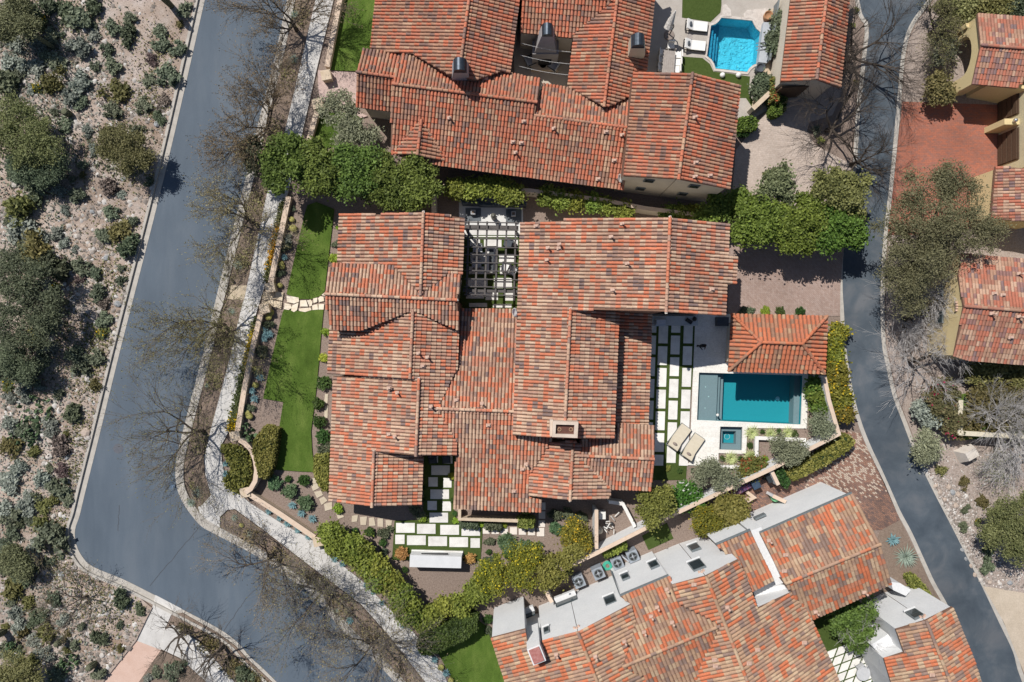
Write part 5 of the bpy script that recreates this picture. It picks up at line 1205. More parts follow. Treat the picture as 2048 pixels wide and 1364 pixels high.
# bins and tarp
for x, y, lab, cl in ((1507,966,'dark blue wheeled bin beside the pink tarp',(.03,.05,.08)),(1536,953,'black wheeled bin in the corner of the bin yard',(.02,.025,.03))):
    e = empty('wheeled_bin', W(x,y)); tag(e, lab, 'bin', 'wheeled bins'); p = W(x,y,.5); m = mat('bin_'+lab[:5], [cl,tuple(c*1.5 for c in cl)], scale=4, rough=.5)
    MB().box((p.x,p.y,.5),(.5,.55,1.0),.45,taper=1.15).build('bin_body', m, e); MB().box((p.x,p.y,1.05),(.62,.68,.08),.45).build('lid', m, e)
    for s in (-1,1): MB().lathe((p.x+s*.25,p.y-.28,.0),[(.08,0),(.08,.12)],10).build('wheel', BLACK, e)
p = W(1485,975,.5); tp = MB(); rr = random.Random(9); K = 9; vs = []
for i in range(K):
    for j in range(6):
        u_, v_ = i/(K-1)-.5, j/5-.5; x_ = u_*2.1; y_ = v_*.9; z_ = .75*(1-(2*u_)**4*.9)*(1-(2*v_)**4*.9)+rr.uniform(-.07,.07)+.05
        ca, sa = math.cos(.45), math.sin(.45); vs.append((p.x+x_*ca-y_*sa, p.y+x_*sa+y_*ca, z_))
tp.add(vs, [(i*6+j,(i+1)*6+j,(i+1)*6+j+1,i*6+j+1) for i in range(K-1) for j in range(5)])
o = tp.build('covered_pile', mat('pink_tarp', [(.42,.12,.17),(.12,.09,.22),(.50,.22,.24)], scale=3.5, detail=2), at=(p.x,p.y,0)); tag(o, 'pink patterned tarp over a pile against the boundary wall', 'tarp')
p = W(1548,997,.5); o = MB().lathe((p.x,p.y,.6),[(.1,0),(.2,.1),(.16,.3),(.05,.36)],10,sx=1.4).box((p.x,p.y,.3),(.3,.2,.6)).build('green_sack', mat('lime_plastic', [(.22,.62,.30),(.28,.7,.36)], scale=4)); tag(o, 'lime green bundle beside the white service wall', 'bag')
# satellite dishes
for x, y, z, lab in ((1240,357,4.1,'white satellite dish on the top villa\'s eave'),(1029.5,625,4.8,'white satellite dish above the pergola court\'s lower roof')):
    p = W(x,y,z); e = empty('satellite_dish', (p.x,p.y,z-.7)); tag(e, lab, 'satellite dish')
    MB().tube([(p.x-.25,p.y+.05,z-.7),(p.x-.15,p.y+.02,z-.1)],.03,6).build('mast', STEEL, e)
    d = MB().lathe((0,0,0),[(.05,-.06),(.22,-.04),(.33,.02),(.34,.04),(.22,-.02),(.05,-.04)],20).build('dish', CUSH, e, smooth=True)
    d.data.transform(Matrix.Translation(origin(e))); d.rotation_euler = (0,math.radians(52),.1); d.location = (0,0,.7)
    MB().tube([(p.x,p.y-.2,z),(p.x+.3,p.y-.05,z+.3)],.015,5).build('feed_arm', STEEL, e)
# street bollards, mailbox, lamp
for x, y, lab in ((460,553,'short pale bollard light on the kerb strip above the entrance'),(548,131,'short pale bollard light on the kerb near the top')):
    p = W(x,y); e = empty('bollard_light', (p.x,p.y,.12)); tag(e, lab, 'bollard'); MB().tube([(p.x,p.y,.1),(p.x,p.y,.95)],.085,10).build('post', STEEL, e); MB().lathe((p.x,p.y,.95),[(.10,0),(.12,.08),(.05,.14)],12).build('cap', GREYFRAME, e)
p = W(372,962); e = empty('street_sign', (p.x,p.y,.1)); tag(e, 'small dark blue sign on a post at the street corner', 'sign'); MB().tube([(p.x,p.y,.1),(p.x,p.y,2.0)],.04,8).build('post', GREYFRAME, e); MB().box((p.x,p.y,2.0),(.30,.30,.25)).build('sign_box', mat('sign_blue', [(.08,.12,.18),(.12,.17,.24)], scale=4), e)
# courtyard table of the white villa
round_table(1727,1348,.55,.72,LGR,'grey round table with a hole on the diamond pavers')
for x, y, a, lab in ((1716,1330,-1.0,'upper grey chair by the round courtyard table'),(1735,1330,-2.0,'right grey chair by the round courtyard table')): chair(x,y,a,lab,LGR,STEEL,w=.6,cat='chair')
# string lights over the fireplace courtyard
for k, (a, b2) in enumerate((((1042,86),(1142,104)),((1040,110),(1142,128)),((1038,132),(1140,150)))):
    p, q = W(*a,3.4), W(*b2,3.4); mb = MB(); pts = [p.lerp(q,i/12)-Vector((0,0,.25*math.sin(math.pi*i/12))) for i in range(13)]
    mb.tube(pts,.012,4); 
    for i in range(1,12,2): mb.lathe((pts[i].x,pts[i].y,pts[i].z-.10),[(.02,0),(.04,.04),(.015,.09)],6)
    o = mb.build('string_light', CUSH, at=tuple(pts[0])); tag(o, ['topmost string of bulbs over the fireplace courtyard','middle string of bulbs over the fireplace courtyard','lowest string of bulbs over the fireplace courtyard'][k], 'string lights')
# ------------------------------------------------------------------ plants: tools
def ramp2(d, l, x=None, xp=.9):
    mid = tuple((a+b_)/2 for a, b_ in zip(d, l))
    st = [(0.0,d),(.45,mid),(.8,l)]
    if x is not None: st += [(xp-.02,l),(xp,x)]
    return st
LM = {
 'sage': leafmat('leaf_sage', ramp2((.08,.098,.06),(.25,.28,.19))),
 'silver': leafmat('leaf_silver', ramp2((.13,.15,.12),(.36,.385,.33))),
 'creosote': leafmat('leaf_creosote', ramp2((.07,.074,.022),(.24,.225,.085))),
 'yellowflower': leafmat('leaf_yellowflower', ramp2((.07,.09,.03),(.20,.22,.09),(.75,.50,.02),.72)),
 'dry': leafmat('leaf_dry', ramp2((.06,.045,.042),(.22,.165,.145)), trans=.1),
 'paloverde': leafmat('leaf_paloverde', ramp2((.085,.10,.033),(.29,.295,.125))),
 'darkgreen': leafmat('leaf_darkgreen', ramp2((.045,.062,.035),(.17,.20,.12))),
 'ficus': leafmat('leaf_ficus', ramp2((.042,.070,.013),(.215,.285,.065)), vscale=.12, trans=.32),
 'laurel': leafmat('leaf_laurel', ramp2((.045,.082,.012),(.21,.29,.055)), vscale=.12, trans=.32),
 'box': leafmat('leaf_box', ramp2((.022,.048,.012),(.085,.15,.035)), vscale=.15),
 'euph': leafmat('leaf_euphorbia', ramp2((.05,.09,.04),(.15,.22,.11)), vscale=.15),
 'gold': leafmat('leaf_gold', ramp2((.08,.09,.014),(.27,.26,.04),(.62,.46,.03),.74), vscale=.15),
 'olive': leafmat('leaf_olive', ramp2((.11,.125,.075),(.34,.365,.235)), vscale=.15),
 'mesquite': leafmat('leaf_mesquite', ramp2((.085,.095,.045),(.255,.262,.135)), vscale=.15),
 'orange': leafmat('leaf_orange', ramp2((.36,.15,.06),(.66,.34,.15))),
 'redtip': leafmat('leaf_redtip', ramp2((.10,.13,.03),(.28,.26,.07),(.45,.10,.05),.7)),
 'white': leafmat('leaf_whiteflower', ramp2((.05,.10,.015),(.16,.28,.045),(.8,.8,.74),.9)),
 'oleander': leafmat('leaf_oleander', ramp2((.06,.09,.015),(.27,.32,.06)), vscale=.15),
 'lime': leafmat('leaf_lime', ramp2((.16,.22,.02),(.38,.46,.06))),
 'budtan': leafmat('leaf_bud', ramp2((.13,.105,.055),(.30,.25,.12)), trans=.15),
 'cover': leafmat('leaf_cover', ramp2((.09,.105,.02),(.30,.30,.075)), vscale=.12),
 'magenta': leafmat('leaf_magenta', ramp2((.07,.075,.03),(.19,.17,.08),(.45,.01,.08),.86)),
}
BARK = mat('bark', [(.05,.040,.032),(.085,.068,.055)], scale=9, fine=.2)
TWIG = mat('twig', [(.115,.092,.070),(.165,.135,.105)], scale=4, fine=.1)
GREYTWIG = mat('grey_twig', [(.17,.15,.135),(.24,.215,.195)], scale=4, fine=.1)
PALETWIG = mat('pale_twig', [(.38,.36,.35),(.50,.48,.47)], scale=4, fine=.1)
PALEBARK = mat('pale_bark', [(.30,.28,.26),(.42,.40,.38)], scale=6, fine=.15)
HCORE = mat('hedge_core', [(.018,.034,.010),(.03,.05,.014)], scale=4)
RNG = np.random.default_rng(7)
def quads_mesh(name, V, vals):
    n = len(V)
    me = bpy.data.meshes.new(name); me.vertices.add(4*n); me.vertices.foreach_set('co', V.reshape(-1).astype(np.float32))
    me.loops.add(4*n); me.loops.foreach_set('vertex_index', np.arange(4*n, dtype=np.int32))
    me.polygons.add(n); me.polygons.foreach_set('loop_start', np.arange(0, 4*n, 4, dtype=np.int32)); me.update(calc_edges=True)
    a = me.attributes.new('v', 'FLOAT', 'FACE'); a.data.foreach_set('value', vals.astype(np.float32)); return me
def leaf_quads(C, size, el=1.7, up=0.6, rng=RNG, dirs=None):
    n = len(C); N = rng.normal(size=(n,3)); N[:,2] = np.abs(N[:,2])+up; N /= np.linalg.norm(N,axis=1,keepdims=True)
    T = rng.normal(size=(n,3)) if dirs is None else dirs+rng.normal(size=(n,3))*.35
    T -= N*(T*N).sum(1,keepdims=True); T /= np.linalg.norm(T,axis=1,keepdims=True)+1e-9; B = np.cross(N,T)
    s = (size*rng.uniform(.7,1.3,n))[:,None]
    return np.stack([C-T*s*el, C+B*s, C+T*s*el, C-B*s],1)
def clumps(blobs, ncl, per, spread, rng=RNG, lo=.55, zmin=-.35):
    """points and values: leaf clumps through the outer part of ellipsoids (cx,cy,cz,rx,ry,rz)"""
    bl = np.array(blobs, float); w = bl[:,3]*bl[:,4]; w /= w.sum(); ix = rng.choice(len(bl), ncl, p=w)
    d = rng.normal(size=(ncl,3)); d /= np.linalg.norm(d,axis=1,keepdims=True)
    d[:,2] = np.where(d[:,2] < zmin, -d[:,2], d[:,2])
    r = rng.uniform(lo,1.05,ncl)[:,None]*(1+.12*np.sin(d[:,[0]]*7+ix[:,None])*np.cos(d[:,[1]]*6))
    C = bl[ix,:3]+d*bl[ix,3:6]*r
    cv = rng.uniform(0,1,ncl)
    P_ = np.repeat(C,per,0)+rng.normal(size=(ncl*per,3))*spread*np.array([1,1,.6])
    v = np.clip(np.repeat(cv,per)*.55+rng.uniform(0,1,ncl*per)*.45,0,1)
    return P_, v
def seg_mesh(name, S, sides=3):
    """S: list of (p0,p1,r0,r1)"""
    p0 = np.array([s[0] for s in S]); p1 = np.array([s[1] for s in S]); r0 = np.array([s[2] for s in S]); r1 = np.array([s[3] for s in S])
    d = p1-p0; d /= np.linalg.norm(d,axis=1,keepdims=True)+1e-9
    up = np.where(np.abs(d[:,[2]])<.9, np.array([[0,0,1.]]), np.array([[1.,0,0]])); a = np.cross(d,up); a /= np.linalg.norm(a,axis=1,keepdims=True); b_ = np.cross(a,d)
    n = len(S); V = np.zeros((n,2*sides,3)); 
    for k in range(sides):
        t = 2*math.pi*k/sides; o = a*math.cos(t)+b_*math.sin(t)
        V[:,k] = p0+o*r0[:,None]; V[:,sides+k] = p1+o*r1[:,None]
    f = np.array([[k,(k+1)%sides,sides+(k+1)%sides,sides+k] for k in range(sides)])
    L = (f[None]+np.arange(n)[:,None,None]*2*sides).reshape(-1).astype(np.int32)
    me = bpy.data.meshes.new(name); me.vertices.add(n*2*sides); me.vertices.foreach_set('co', V.reshape(-1).astype(np.float32))
    me.loops.add(len(L)); me.loops.foreach_set('vertex_index', L); me.polygons.add(n*sides); me.polygons.foreach_set('loop_start', np.arange(0,len(L),4,dtype=np.int32)); me.update(calc_edges=True)
    me.polygons.foreach_set('use_smooth',[True]*(n*sides))
    return me
def branch(rng, p, d, L, r, depth, maxd, S, ends, kids, curl=.15, lift=.06):
    n = 5 if depth < 2 else (4 if depth < maxd else 3)
    pts = [np.array(p)]; dd = np.array(d)/np.linalg.norm(d)
    for i in range(n):
        dd = dd+rng.normal(size=3)*curl+np.array([0,0,lift]); dd /= np.linalg.norm(dd)
        q = pts[-1]+dd*L/n; ra = r*(1-.72*i/n); rb = r*(1-.72*(i+1)/n)
        S[min(depth,len(S)-1)].append((pts[-1],q,max(ra,.0058),max(rb,.0045))); pts.append(q)
    if depth == maxd: ends.append((pts[-1],dd)); ends.append((pts[1],dd)); return
    k = kids[depth]
    for j in range(k):
        t = rng.uniform(.3,1.0) if j else 1.0
        i = min(n-1,int(t*n)); base = pts[i]+(pts[i+1]-pts[i])*(t*n-i if t < 1 else 1.0)
        ax = rng.normal(size=3); ax -= dd*ax.dot(dd); ax /= np.linalg.norm(ax)+1e-9
        an_ = (.62,.55,.42)[min(depth,2)]; nd = dd*math.cos(an_)+ax*math.sin(an_)*rng.uniform(.5,1.25)
        branch(rng, base, nd, L*rng.uniform(.52,.78), max(r*(1-.72*t)*.8,.008), depth+1, maxd, S, ends, kids, curl, lift*.6)
def bare_tree(px, py, h, R, seed, label, bark=None, twig=None, buds='budtan', nb=2, limbs=5, name='bare_tree', lean=(0,0), trunk=1.2, rad=.15, kids=(7,7,6), bs=.026, leafm=None):
    rng = np.random.default_rng(seed); base = W(px,py); e = empty(name, (base.x,base.y,.1)); tag(e, label, 'tree')
    S = [[],[],[]]; ends = []
    top = np.array([lean[0]*.3+rng.normal()*.08, lean[1]*.3+rng.normal()*.08, trunk])
    S[0] += [(np.zeros(3),top*.5+rng.normal(size=3)*.03,rad*1.25,rad*1.05),(top*.5,top,rad*1.05,rad)]
    S[0][0] = (np.zeros(3),S[0][1][0],rad*1.3,rad*1.05)
    a0 = rng.uniform(0,6.3)
    for k in range(limbs):
        a = a0+2*math.pi*k/limbs+rng.normal()*.25; el = rng.uniform(.5,1.0)
        d = np.array([math.cos(a)*math.cos(el)+lean[0]*.5, math.sin(a)*math.cos(el)+lean[1]*.5, math.sin(el)])
        branch(rng, top, d, R*1.1*rng.uniform(.75,1.0), rad*.62, 0, 3, S, ends, kids)
    # fit height
    zs = max(s[1][2] for s in S[2]); f = (h-trunk)/max(.5,zs-trunk)
    f = min(max(f,.5),1.6)
    sc = lambda p: np.array([p[0],p[1],p[2] if p[2] < trunk else trunk+(p[2]-trunk)*f])
    for L in S: L[:] = [(sc(a),sc(b_),c,d) for a,b_,c,d in L]
    link('trunk', seg_mesh('trunk', S[0]+S[1], 5), e, bark or BARK)
    link('twigs', seg_mesh('twigs', S[2], 3), e, twig or TWIG)
    if nb:
        E = np.array([sc(p) for p,d in ends]); D = np.array([d for p,d in ends]); E = np.repeat(E,nb,0)+rng.normal(size=(len(E)*nb,3))*.07; D = np.repeat(D,nb,0)
        V = leaf_quads(E, bs, 2.0, .3, rng, D); link('crown', quads_mesh('crown', V, rng.uniform(0,1,len(V))), e, LM[buds])
    return e
def crown_tree(blobs_px, base, zc, leaf, label, seed, name='leafy_tree', ncl=260, per=30, size=.072, spread=.28, rz=.8, trunk_r=.12, bark=None, group=None, zone=None, cat='tree', lo=.45, dens=1.0, rs=.78, el=1.6):
    """blobs_px: (px,py,radius_m[,z]) crown lobes; the tree is one thing with trunk, branches and crown"""
    rng = np.random.default_rng(seed); b0 = W(*base); e = empty(name, (b0.x,b0.y,.06)); tag(e, label, cat, group, zone, base)
    bl = []
    for q in blobs_px:
        q = (q[0],q[1],q[2]*rs)+tuple(q[3:])
        z = q[3] if len(q) > 3 else zc; p = W(q[0],q[1],z); bl.append((p.x-b0.x,p.y-b0.y,z-.06,q[2],q[2]*rng.uniform(.9,1.1),q[2]*rz))
    sub_ = []
    for x,y,z,r,r2,r3 in bl:
        for k in range(7):
            d = rng.normal(size=3); d[2] = abs(d[2])*.7-.15; d /= np.linalg.norm(d); q = r*rng.uniform(.28,.52)
            t = rng.uniform(.62,1.0); sub_.append((x+d[0]*r*t,y+d[1]*r2*t,z+d[2]*r3*t,q,q*rng.uniform(.8,1.2),q*.75))
    n1 = int(ncl*.72*dens); n2 = int(ncl*.28*dens)
    P1, v1 = clumps(sub_, n1, per, spread*.62, rng, .2); P2, v2 = clumps(bl, n2, per, spread, rng, lo)
    Pn = np.concatenate([P1,P2]); v = np.concatenate([v1,v2])
    Pn[:,2] = np.maximum(Pn[:,2], .12)
    link('crown', quads_mesh('crown', leaf_quads(Pn, size, el, .7, rng), v), e, LM[leaf])
    S = []
    tz = max(.3, zc*.35)
    S.append((np.zeros(3), np.array([.05,.03,tz]), trunk_r*1.25, trunk_r))
    for x,y,z,r,_,_ in bl:
        pts = [np.array([.05,.03,tz])]
        for k in range(1,5):
            t = k/4; pts.append(np.array([x*t,y*t,tz+(z-tz)*t])+rng.normal(size=3)*.1*r)
        for k in range(4): S.append((pts[k],pts[k+1],trunk_r*(1-.2*k)*.7,trunk_r*(1-.2*(k+1))*.7))
        for m_ in range(7):
            k = rng.integers(2,5); dv = rng.normal(size=3); dv[2] = abs(dv[2]); dv /= np.linalg.norm(dv); S.append((pts[k],pts[k]+dv*r*.75,trunk_r*.25,.01))
    link('trunk', seg_mesh('trunk', S, 5), e, bark or BARK)
    return e
# templates for small plants (unit radius) ----------------------------------------------------
def tpl_bush(name, leaf, ncl, per, size, spread, hz=.75, core=False, el=1.6, seed=0, up=.6):
    rng = np.random.default_rng(seed)
    if leaf in ('box','euph','orange','lime','redtip'): bl = [(0,0,hz*.55,.85,.85,hz*.6)]
    else:
        bl = [(rng.normal()*.12,rng.normal()*.12,hz*.4,.5,.5,hz*.5)]
        for k in range(7):
            a = rng.uniform(0,6.28); q = rng.uniform(.35,.8); r_ = rng.uniform(.16,.38); bl.append((q*math.cos(a),q*math.sin(a),hz*rng.uniform(.2,.55),r_,r_,hz*rng.uniform(.25,.5)))
    P_, v = clumps(bl, ncl, per, spread, rng, .35)
    P_[:,2] = np.maximum(P_[:,2],.03)
    me = quads_mesh(name, leaf_quads(P_, size, el, up, rng), v); me.materials.append(LM[leaf])
    return me
TP = {k: [] for k in ('sage','silver','creosote','yellowflower','dry','darkgreen','box','euph','orange','lime','cover','redtip')}
for k, a in {'sage':(90,9,.085,.11),'silver':(90,9,.085,.12),'creosote':(70,9,.075,.15),'yellowflower':(80,8,.085,.14),'dry':(60,9,.07,.13),'darkgreen':(90,9,.09,.13),'box':(130,10,.065,.07),'euph':(120,10,.075,.09),'orange':(110,9,.07,.10),'lime':(70,8,.10,.12),'cover':(80,9,.08,.14),'redtip':(100,9,.075,.11)}.items():
    for s in range(5): TP[k].append(tpl_bush(k, k, *a, seed=s*17+len(k)))
BLUE = mat('agave_blue', [(.10,.20,.22),(.16,.28,.30),(.22,.36,.38)], scale=6, fine=.1)
PALEYUC = mat('yucca_pale', [(.28,.36,.13),(.48,.54,.24),(.62,.62,.34)], scale=8, fine=.1)
GREYYUC = mat('yucca_grey', [(.20,.26,.21),(.34,.40,.33)], scale=8, fine=.1)
BARREL = mat('barrel_gold', [(.20,.20,.05),(.42,.38,.13)], scale=14, fine=.2)
CACT = mat('cactus_green', [(.075,.085,.05),(.15,.15,.095)], scale=10, fine=.15)
PEAR = mat('pear_green', [(.07,.12,.06),(.13,.19,.09)], scale=6, fine=.12)
def rosette(name, m, n, L, w, el0, el1, seed, thick=.04):
    rng = np.random.default_rng(seed); mb = MB()
    for k in range(n):
        t = k/n; a = k*2.39996; el = el0+(el1-el0)*t+rng.normal()*.06; l = L*(1-.35*t)*rng.uniform(.9,1.05)
        d = Vector((math.cos(a)*math.cos(el),math.sin(a)*math.cos(el),math.sin(el))); s = Vector((-math.sin(a),math.cos(a),0)); u_ = d.cross(s)*-1
        b0 = Vector((0,0,.10)); m1 = b0+d*l*.45; tip = b0+d*l+Vector((0,0,-.04*l))
        vs = [b0-s*w*.5,b0+s*w*.5,m1-s*w,m1+s*w,tip,m1-u_*thick,b0-u_*thick]
        mb.add(vs,[(0,2,5,6),(6,5,3,1),(2,4,5),(5,4,3),(0,1,3,2),(2,3,4)])
    me = mb.mesh(name); me.materials.append(m); return me
TP['agave'] = [rosette('agave', BLUE, 30, 1.0, .13, .15, 1.35, s) for s in range(3)]
TP['yucca'] = [rosette('yucca', PALEYUC, 70, 1.05, .045, .05, 1.4, s, .015) for s in range(3)]
TP['spike'] = [rosette('spike', GREYYUC, 80, 1.05, .035, .05, 1.45, s, .012) for s in range(3)]
mb = MB().lathe((0,0,0),[(.55,.0),(.92,.3),(1.0,.65),(.92,1.0),(.6,1.28),(.2,1.36)],28,rib=1,ramp=.05); me = mb.mesh('barrel'); me.materials.append(BARREL); TP['barrel'] = [me]
def pad_mesh():
    mb = MB(); n = 9; vs = []
    for sgn in (1,-1):
        for q in range(n):
            t = 2*math.pi*q/n; vs.append((math.cos(t),.17*sgn,1.25+math.sin(t)*1.3))
    mb.add(vs,[tuple(range(n)),tuple(range(2*n-1,n-1,-1))]+[(q,n+q,n+(q+1)%n,(q+1)%n) for q in range(n)])
    me = mb.mesh('pad'); me.materials.append(PEAR); return me
PAD = pad_mesh()
def prickly_pear(px, py, r_px, zone, group, z=.1, label=None):
    p = W(px,py); e = empty('prickly_pear', (p.x,p.y,z)); tag(e, label or BASE['pear'], 'cactus', group, None if label else zone, (px,py)); R = r_px/PXM; rr = random.Random(px)
    for k in range(int(16+R*18)):
        o = bpy.data.objects.new('pad', PAD); COL.objects.link(o); o.parent = e; a = rr.uniform(0,6.28); q = math.sqrt(rr.random())*R; s = rr.uniform(.11,.17); tier = 0 if rr.random() < .5 else .24
        o.location = (q*math.cos(a),q*math.sin(a),tier*(1.1-q/R*.5)); o.rotation_euler = (rr.uniform(-.8,.8),rr.uniform(-.5,.5),rr.uniform(0,3.14)); o.scale = (s,s,s)
    return e
def pear_mesh_unused(seed):
    rng = np.random.default_rng(seed); mb = MB()
    for k in range(60):
        r = math.sqrt(rng.uniform(0,1))*.9; a = rng.uniform(0,6.28); z = rng.uniform(.15,.65)*(1.2-r*.6)
        ang = rng.uniform(0,3.14); tl = rng.uniform(-.7,.7); w = rng.uniform(.09,.14); n = 8; vs = []
        c = Vector((r*math.cos(a),r*math.sin(a),z)); e1 = Vector((math.cos(ang),math.sin(ang),0)); up = Vector((math.sin(tl)*-math.sin(ang),math.sin(tl)*math.cos(ang),math.cos(tl))); nn = e1.cross(up)*.022
        for sgn in (1,-1):
            for q in range(n):
                t = 2*math.pi*q/n; vs.append(c+e1*math.cos(t)*w+up*math.sin(t)*w*1.3+nn*sgn)
        mb.add(vs,[tuple(range(n)),tuple(range(2*n-1,n-1,-1))]+[(q,n+q,n+(q+1)%n,(q+1)%n) for q in range(n)])
    me = mb.mesh('pear'); me.materials.append(PEAR); return me
def rock_mesh(seed, m):
    rng = np.random.default_rng(seed); mb = MB(); n = 7; prof = [(.75,-.2),(1.0,.15),(.85,.5),(.4,.72)]; vs = []; 
    for r, z in prof:
        for k in range(n):
            t = 2*math.pi*k/n; rr = r*rng.uniform(.78,1.15); vs.append((rr*math.cos(t),rr*math.sin(t)*.8,z*rng.uniform(.85,1.15)))
    fs = [(i*n+k,i*n+(k+1)%n,(i+1)*n+(k+1)%n,(i+1)*n+k) for i in range(3) for k in range(n)]+[tuple(3*n+k for k in range(n))]
    mb.add(vs,fs); me = mb.mesh('rock'); me.materials.append(m); return me
ROCKM = [mat('rock_pale', [(.40,.36,.33),(.58,.54,.50)], scale=5, fine=.2), mat('rock_grey', [(.20,.21,.22),(.34,.35,.36)], scale=5, fine=.2), mat('rock_tan', [(.34,.27,.22),(.48,.40,.34)], scale=5, fine=.2)]
TP['rock'] = [rock_mesh(s, ROCKM[s % 3]) for s in range(6)]
prng = random.Random(77)
NAMEOF = {'sage':'sage_bush','silver':'brittlebush','creosote':'creosote_bush','yellowflower':'flowering_bush','dry':'dry_shrub','darkgreen':'green_shrub','box':'clipped_shrub','euph':'rounded_shrub','orange':'orange_shrub','lime':'lime_shrub','cover':'ground_cover_plant','redtip':'red_tipped_shrub','agave':'agave','yucca':'yucca','spike':'spiky_rosette','barrel':'barrel_cactus','pear':'prickly_pear','rock':'boulder'}
BASE = {'sage':'grey-green bush','silver':'silvery bush','creosote':'olive bush','yellowflower':'yellow-flowered bush','dry':'dry brown shrub','darkgreen':'dark green shrub','box':'dense green shrub','euph':'blue-green rounded shrub','orange':'orange shrub','lime':'lime leafy plant','cover':'low ground-cover plant','redtip':'red-tipped shrub','agave':'blue agave','yucca':'yellow-green yucca','spike':'pale spiky rosette','barrel':'golden barrel cactus','pear':'prickly pear clump','rock':'pale boulder'}
CATOF = {'agave':'agave','yucca':'yucca','spike':'agave','barrel':'cactus','pear':'cactus','rock':'boulder','lime':'plant','cover':'plant'}
def plant(kind, px, py, r_px, zone, group=None, z=.1, hs=1.0, label=None):
    me = prng.choice(TP[kind]); o = bpy.data.objects.new(NAMEOF[kind], me); COL.objects.link(o)
    r = r_px/PXM*(1.22 if kind in ('sage','silver','creosote','dry','darkgreen','agave') else 1.0); p = W(px, py, min(.5*r*hs, 1.0)); o.location = (p.x,p.y,z); o.rotation_euler = (0,0,prng.uniform(0,6.28)); o.scale = (r*prng.uniform(.92,1.1),r*prng.uniform(.92,1.1),r*hs*prng.uniform(.85,1.1))
    if label: tag(o, label, CATOF.get(kind,'shrub'), group)
    else: tag(o, BASE[kind], CATOF.get(kind,'shrub'), group or zone, zone, (px,py))
    return o
# ------------------------------------------------------------------ the desert
def road_x(y):
    pts = [p for p in RL]
    for a, b_ in zip(pts, pts[1:]):
        if a[1] <= y <= b_[1]: return a[0]+(b_[0]-a[0])*(y-a[1])/max(1e-6,b_[1]-a[1])
    return 150
def dzone(x, y):
    ed = road_x(min(y,1050))-18 if y < 1060 else 300
    d = ed-x
    band = 'upper' if y < 455 else ('middle' if y < 910 else 'lower')
    if y >= 1060: return 'in the desert below the street corner' if x > 90 else 'at the bottom left edge of the photo'
    if d < 75: return 'by the kerb in the %s desert' % band
    if x < 62: return 'at the left photo edge in the %s desert' % band
    return 'amid the %s desert' % band
D = '''s 262 38 13;s 226 54 15;d 256 72 17;s 321 64 14;s 324 90 16;s 359 100 14;c 362 49 8;s 218 100 12;b 305 118 11;s 226 131 16;s 190 135 10;s 336 151 20;s 298 160 13;c 231 180 22;s 287 213 14;s 226 221 17;b 328 203 15;k 321 235 11;v 77 136 17;s 115 120 19;v 156 100 22;v 154 164 20;c 108 164 22;y 74 177 12;y 85 44 15;k 59 33 24;s 159 38 22;v 26 123 20;k 15 159 24;s 272 262 12;s 367 20 14;v 144 195 18;s 164 205 14;
b 221 373 18;s 156 391 15;v 118 386 12;d 69 373 25;s 223 425 14;s 267 443 11;v 113 466 14;s 208 473 14;c 246 463 22;d 259 491 20;v 72 481 16;v 128 484 10;c 38 417 30;v 31 460 26;c 77 504 30;d 110 535 25;s 164 535 17;s 192 548 13;s 244 537 7;s 241 560 10;b 162 558 11;s 197 584 17;b 210 609 13;s 208 640 16;y 205 666 14;y 115 578 14;
s 146 706 18;s 192 718 16;s 164 731 17;c 191 770 13;s 59 744 24;v 49 765 18;s 118 788 11;k 142 831 19;v 103 854 17;b 123 893 20;c 26 898 20;v 15 957 24;s 115 975 21;s 100 937 8;v 80 957 16;b 126 939 15;v 49 1008 19;s 72 993 11;s 136 1001 12;v 15 1014 16;v 51 788 14;v 18 798 12;y 15 770 14;
s 20 1034 20;c 82 1047 16;s 103 1070 28;s 28 1065 15;v 64 1102 14;d 26 1122 28;k 46 1152 16;s 108 1122 8;s 123 1111 7;c 31 1178 22;k 241 1199 16;k 280 1217 10;v 28 1229 13;v 33 1250 15;c 44 1265 15;c 95 1265 19;v 69 1286 13;k 200 1273 14;s 113 1350 18;s 200 1347 13;c 239 1296 9;v 8 60 18;v 38 88 14;s 105 75 16;v 190 75 12;s 130 250 14;v 175 262 12;v 95 340 14;s 30 350 18;s 165 330 10;v 135 420 10;s 60 575 16;s 95 600 18;c 60 680 20;v 100 700 14;k 90 640 22;v 25 735 16;c 70 905 12;v 20 850 16;v 40 930 14;s 60 1040 10;s 8 1095 18;c 60 1205 14;s 85 1225 12;v 130 1240 12;s 150 1290 10;c 60 1320 16;s 10 1300 14;s 165 1252 9;v 95 1310 12;s 240 1250 8;s 25 1200 12;d 130 20 18;s 40 8 20;d 185 12 16;k 100 15 18;s 210 270 9;v 190 300 10;s 282 330 8;s 300 365 9'''
KD = {'s':'sage','v':'silver','c':'creosote','b':'dry','k':'darkgreen','d':'darkgreen','y':'yellowflower'}
for t in D.replace('\n','').split(';'):
    k, x, y, r = t.split(); x, y, r = float(x), float(y), float(r)
    plant(KD[k], x, y, r, dzone(x,y), 'bushes of the desert plot', .15, prng.uniform(.8,1.05))
for x, y, r in ((80,818,34),(49,872,32),(146,1322,20),(30,1290,12)): prickly_pear(x, y, r, dzone(x,y), 'prickly pears of the desert plot', .15)
xr = random.Random(123); taken = [tuple(map(float,t.split()[1:])) for t in D.replace('\n','').split(';')]
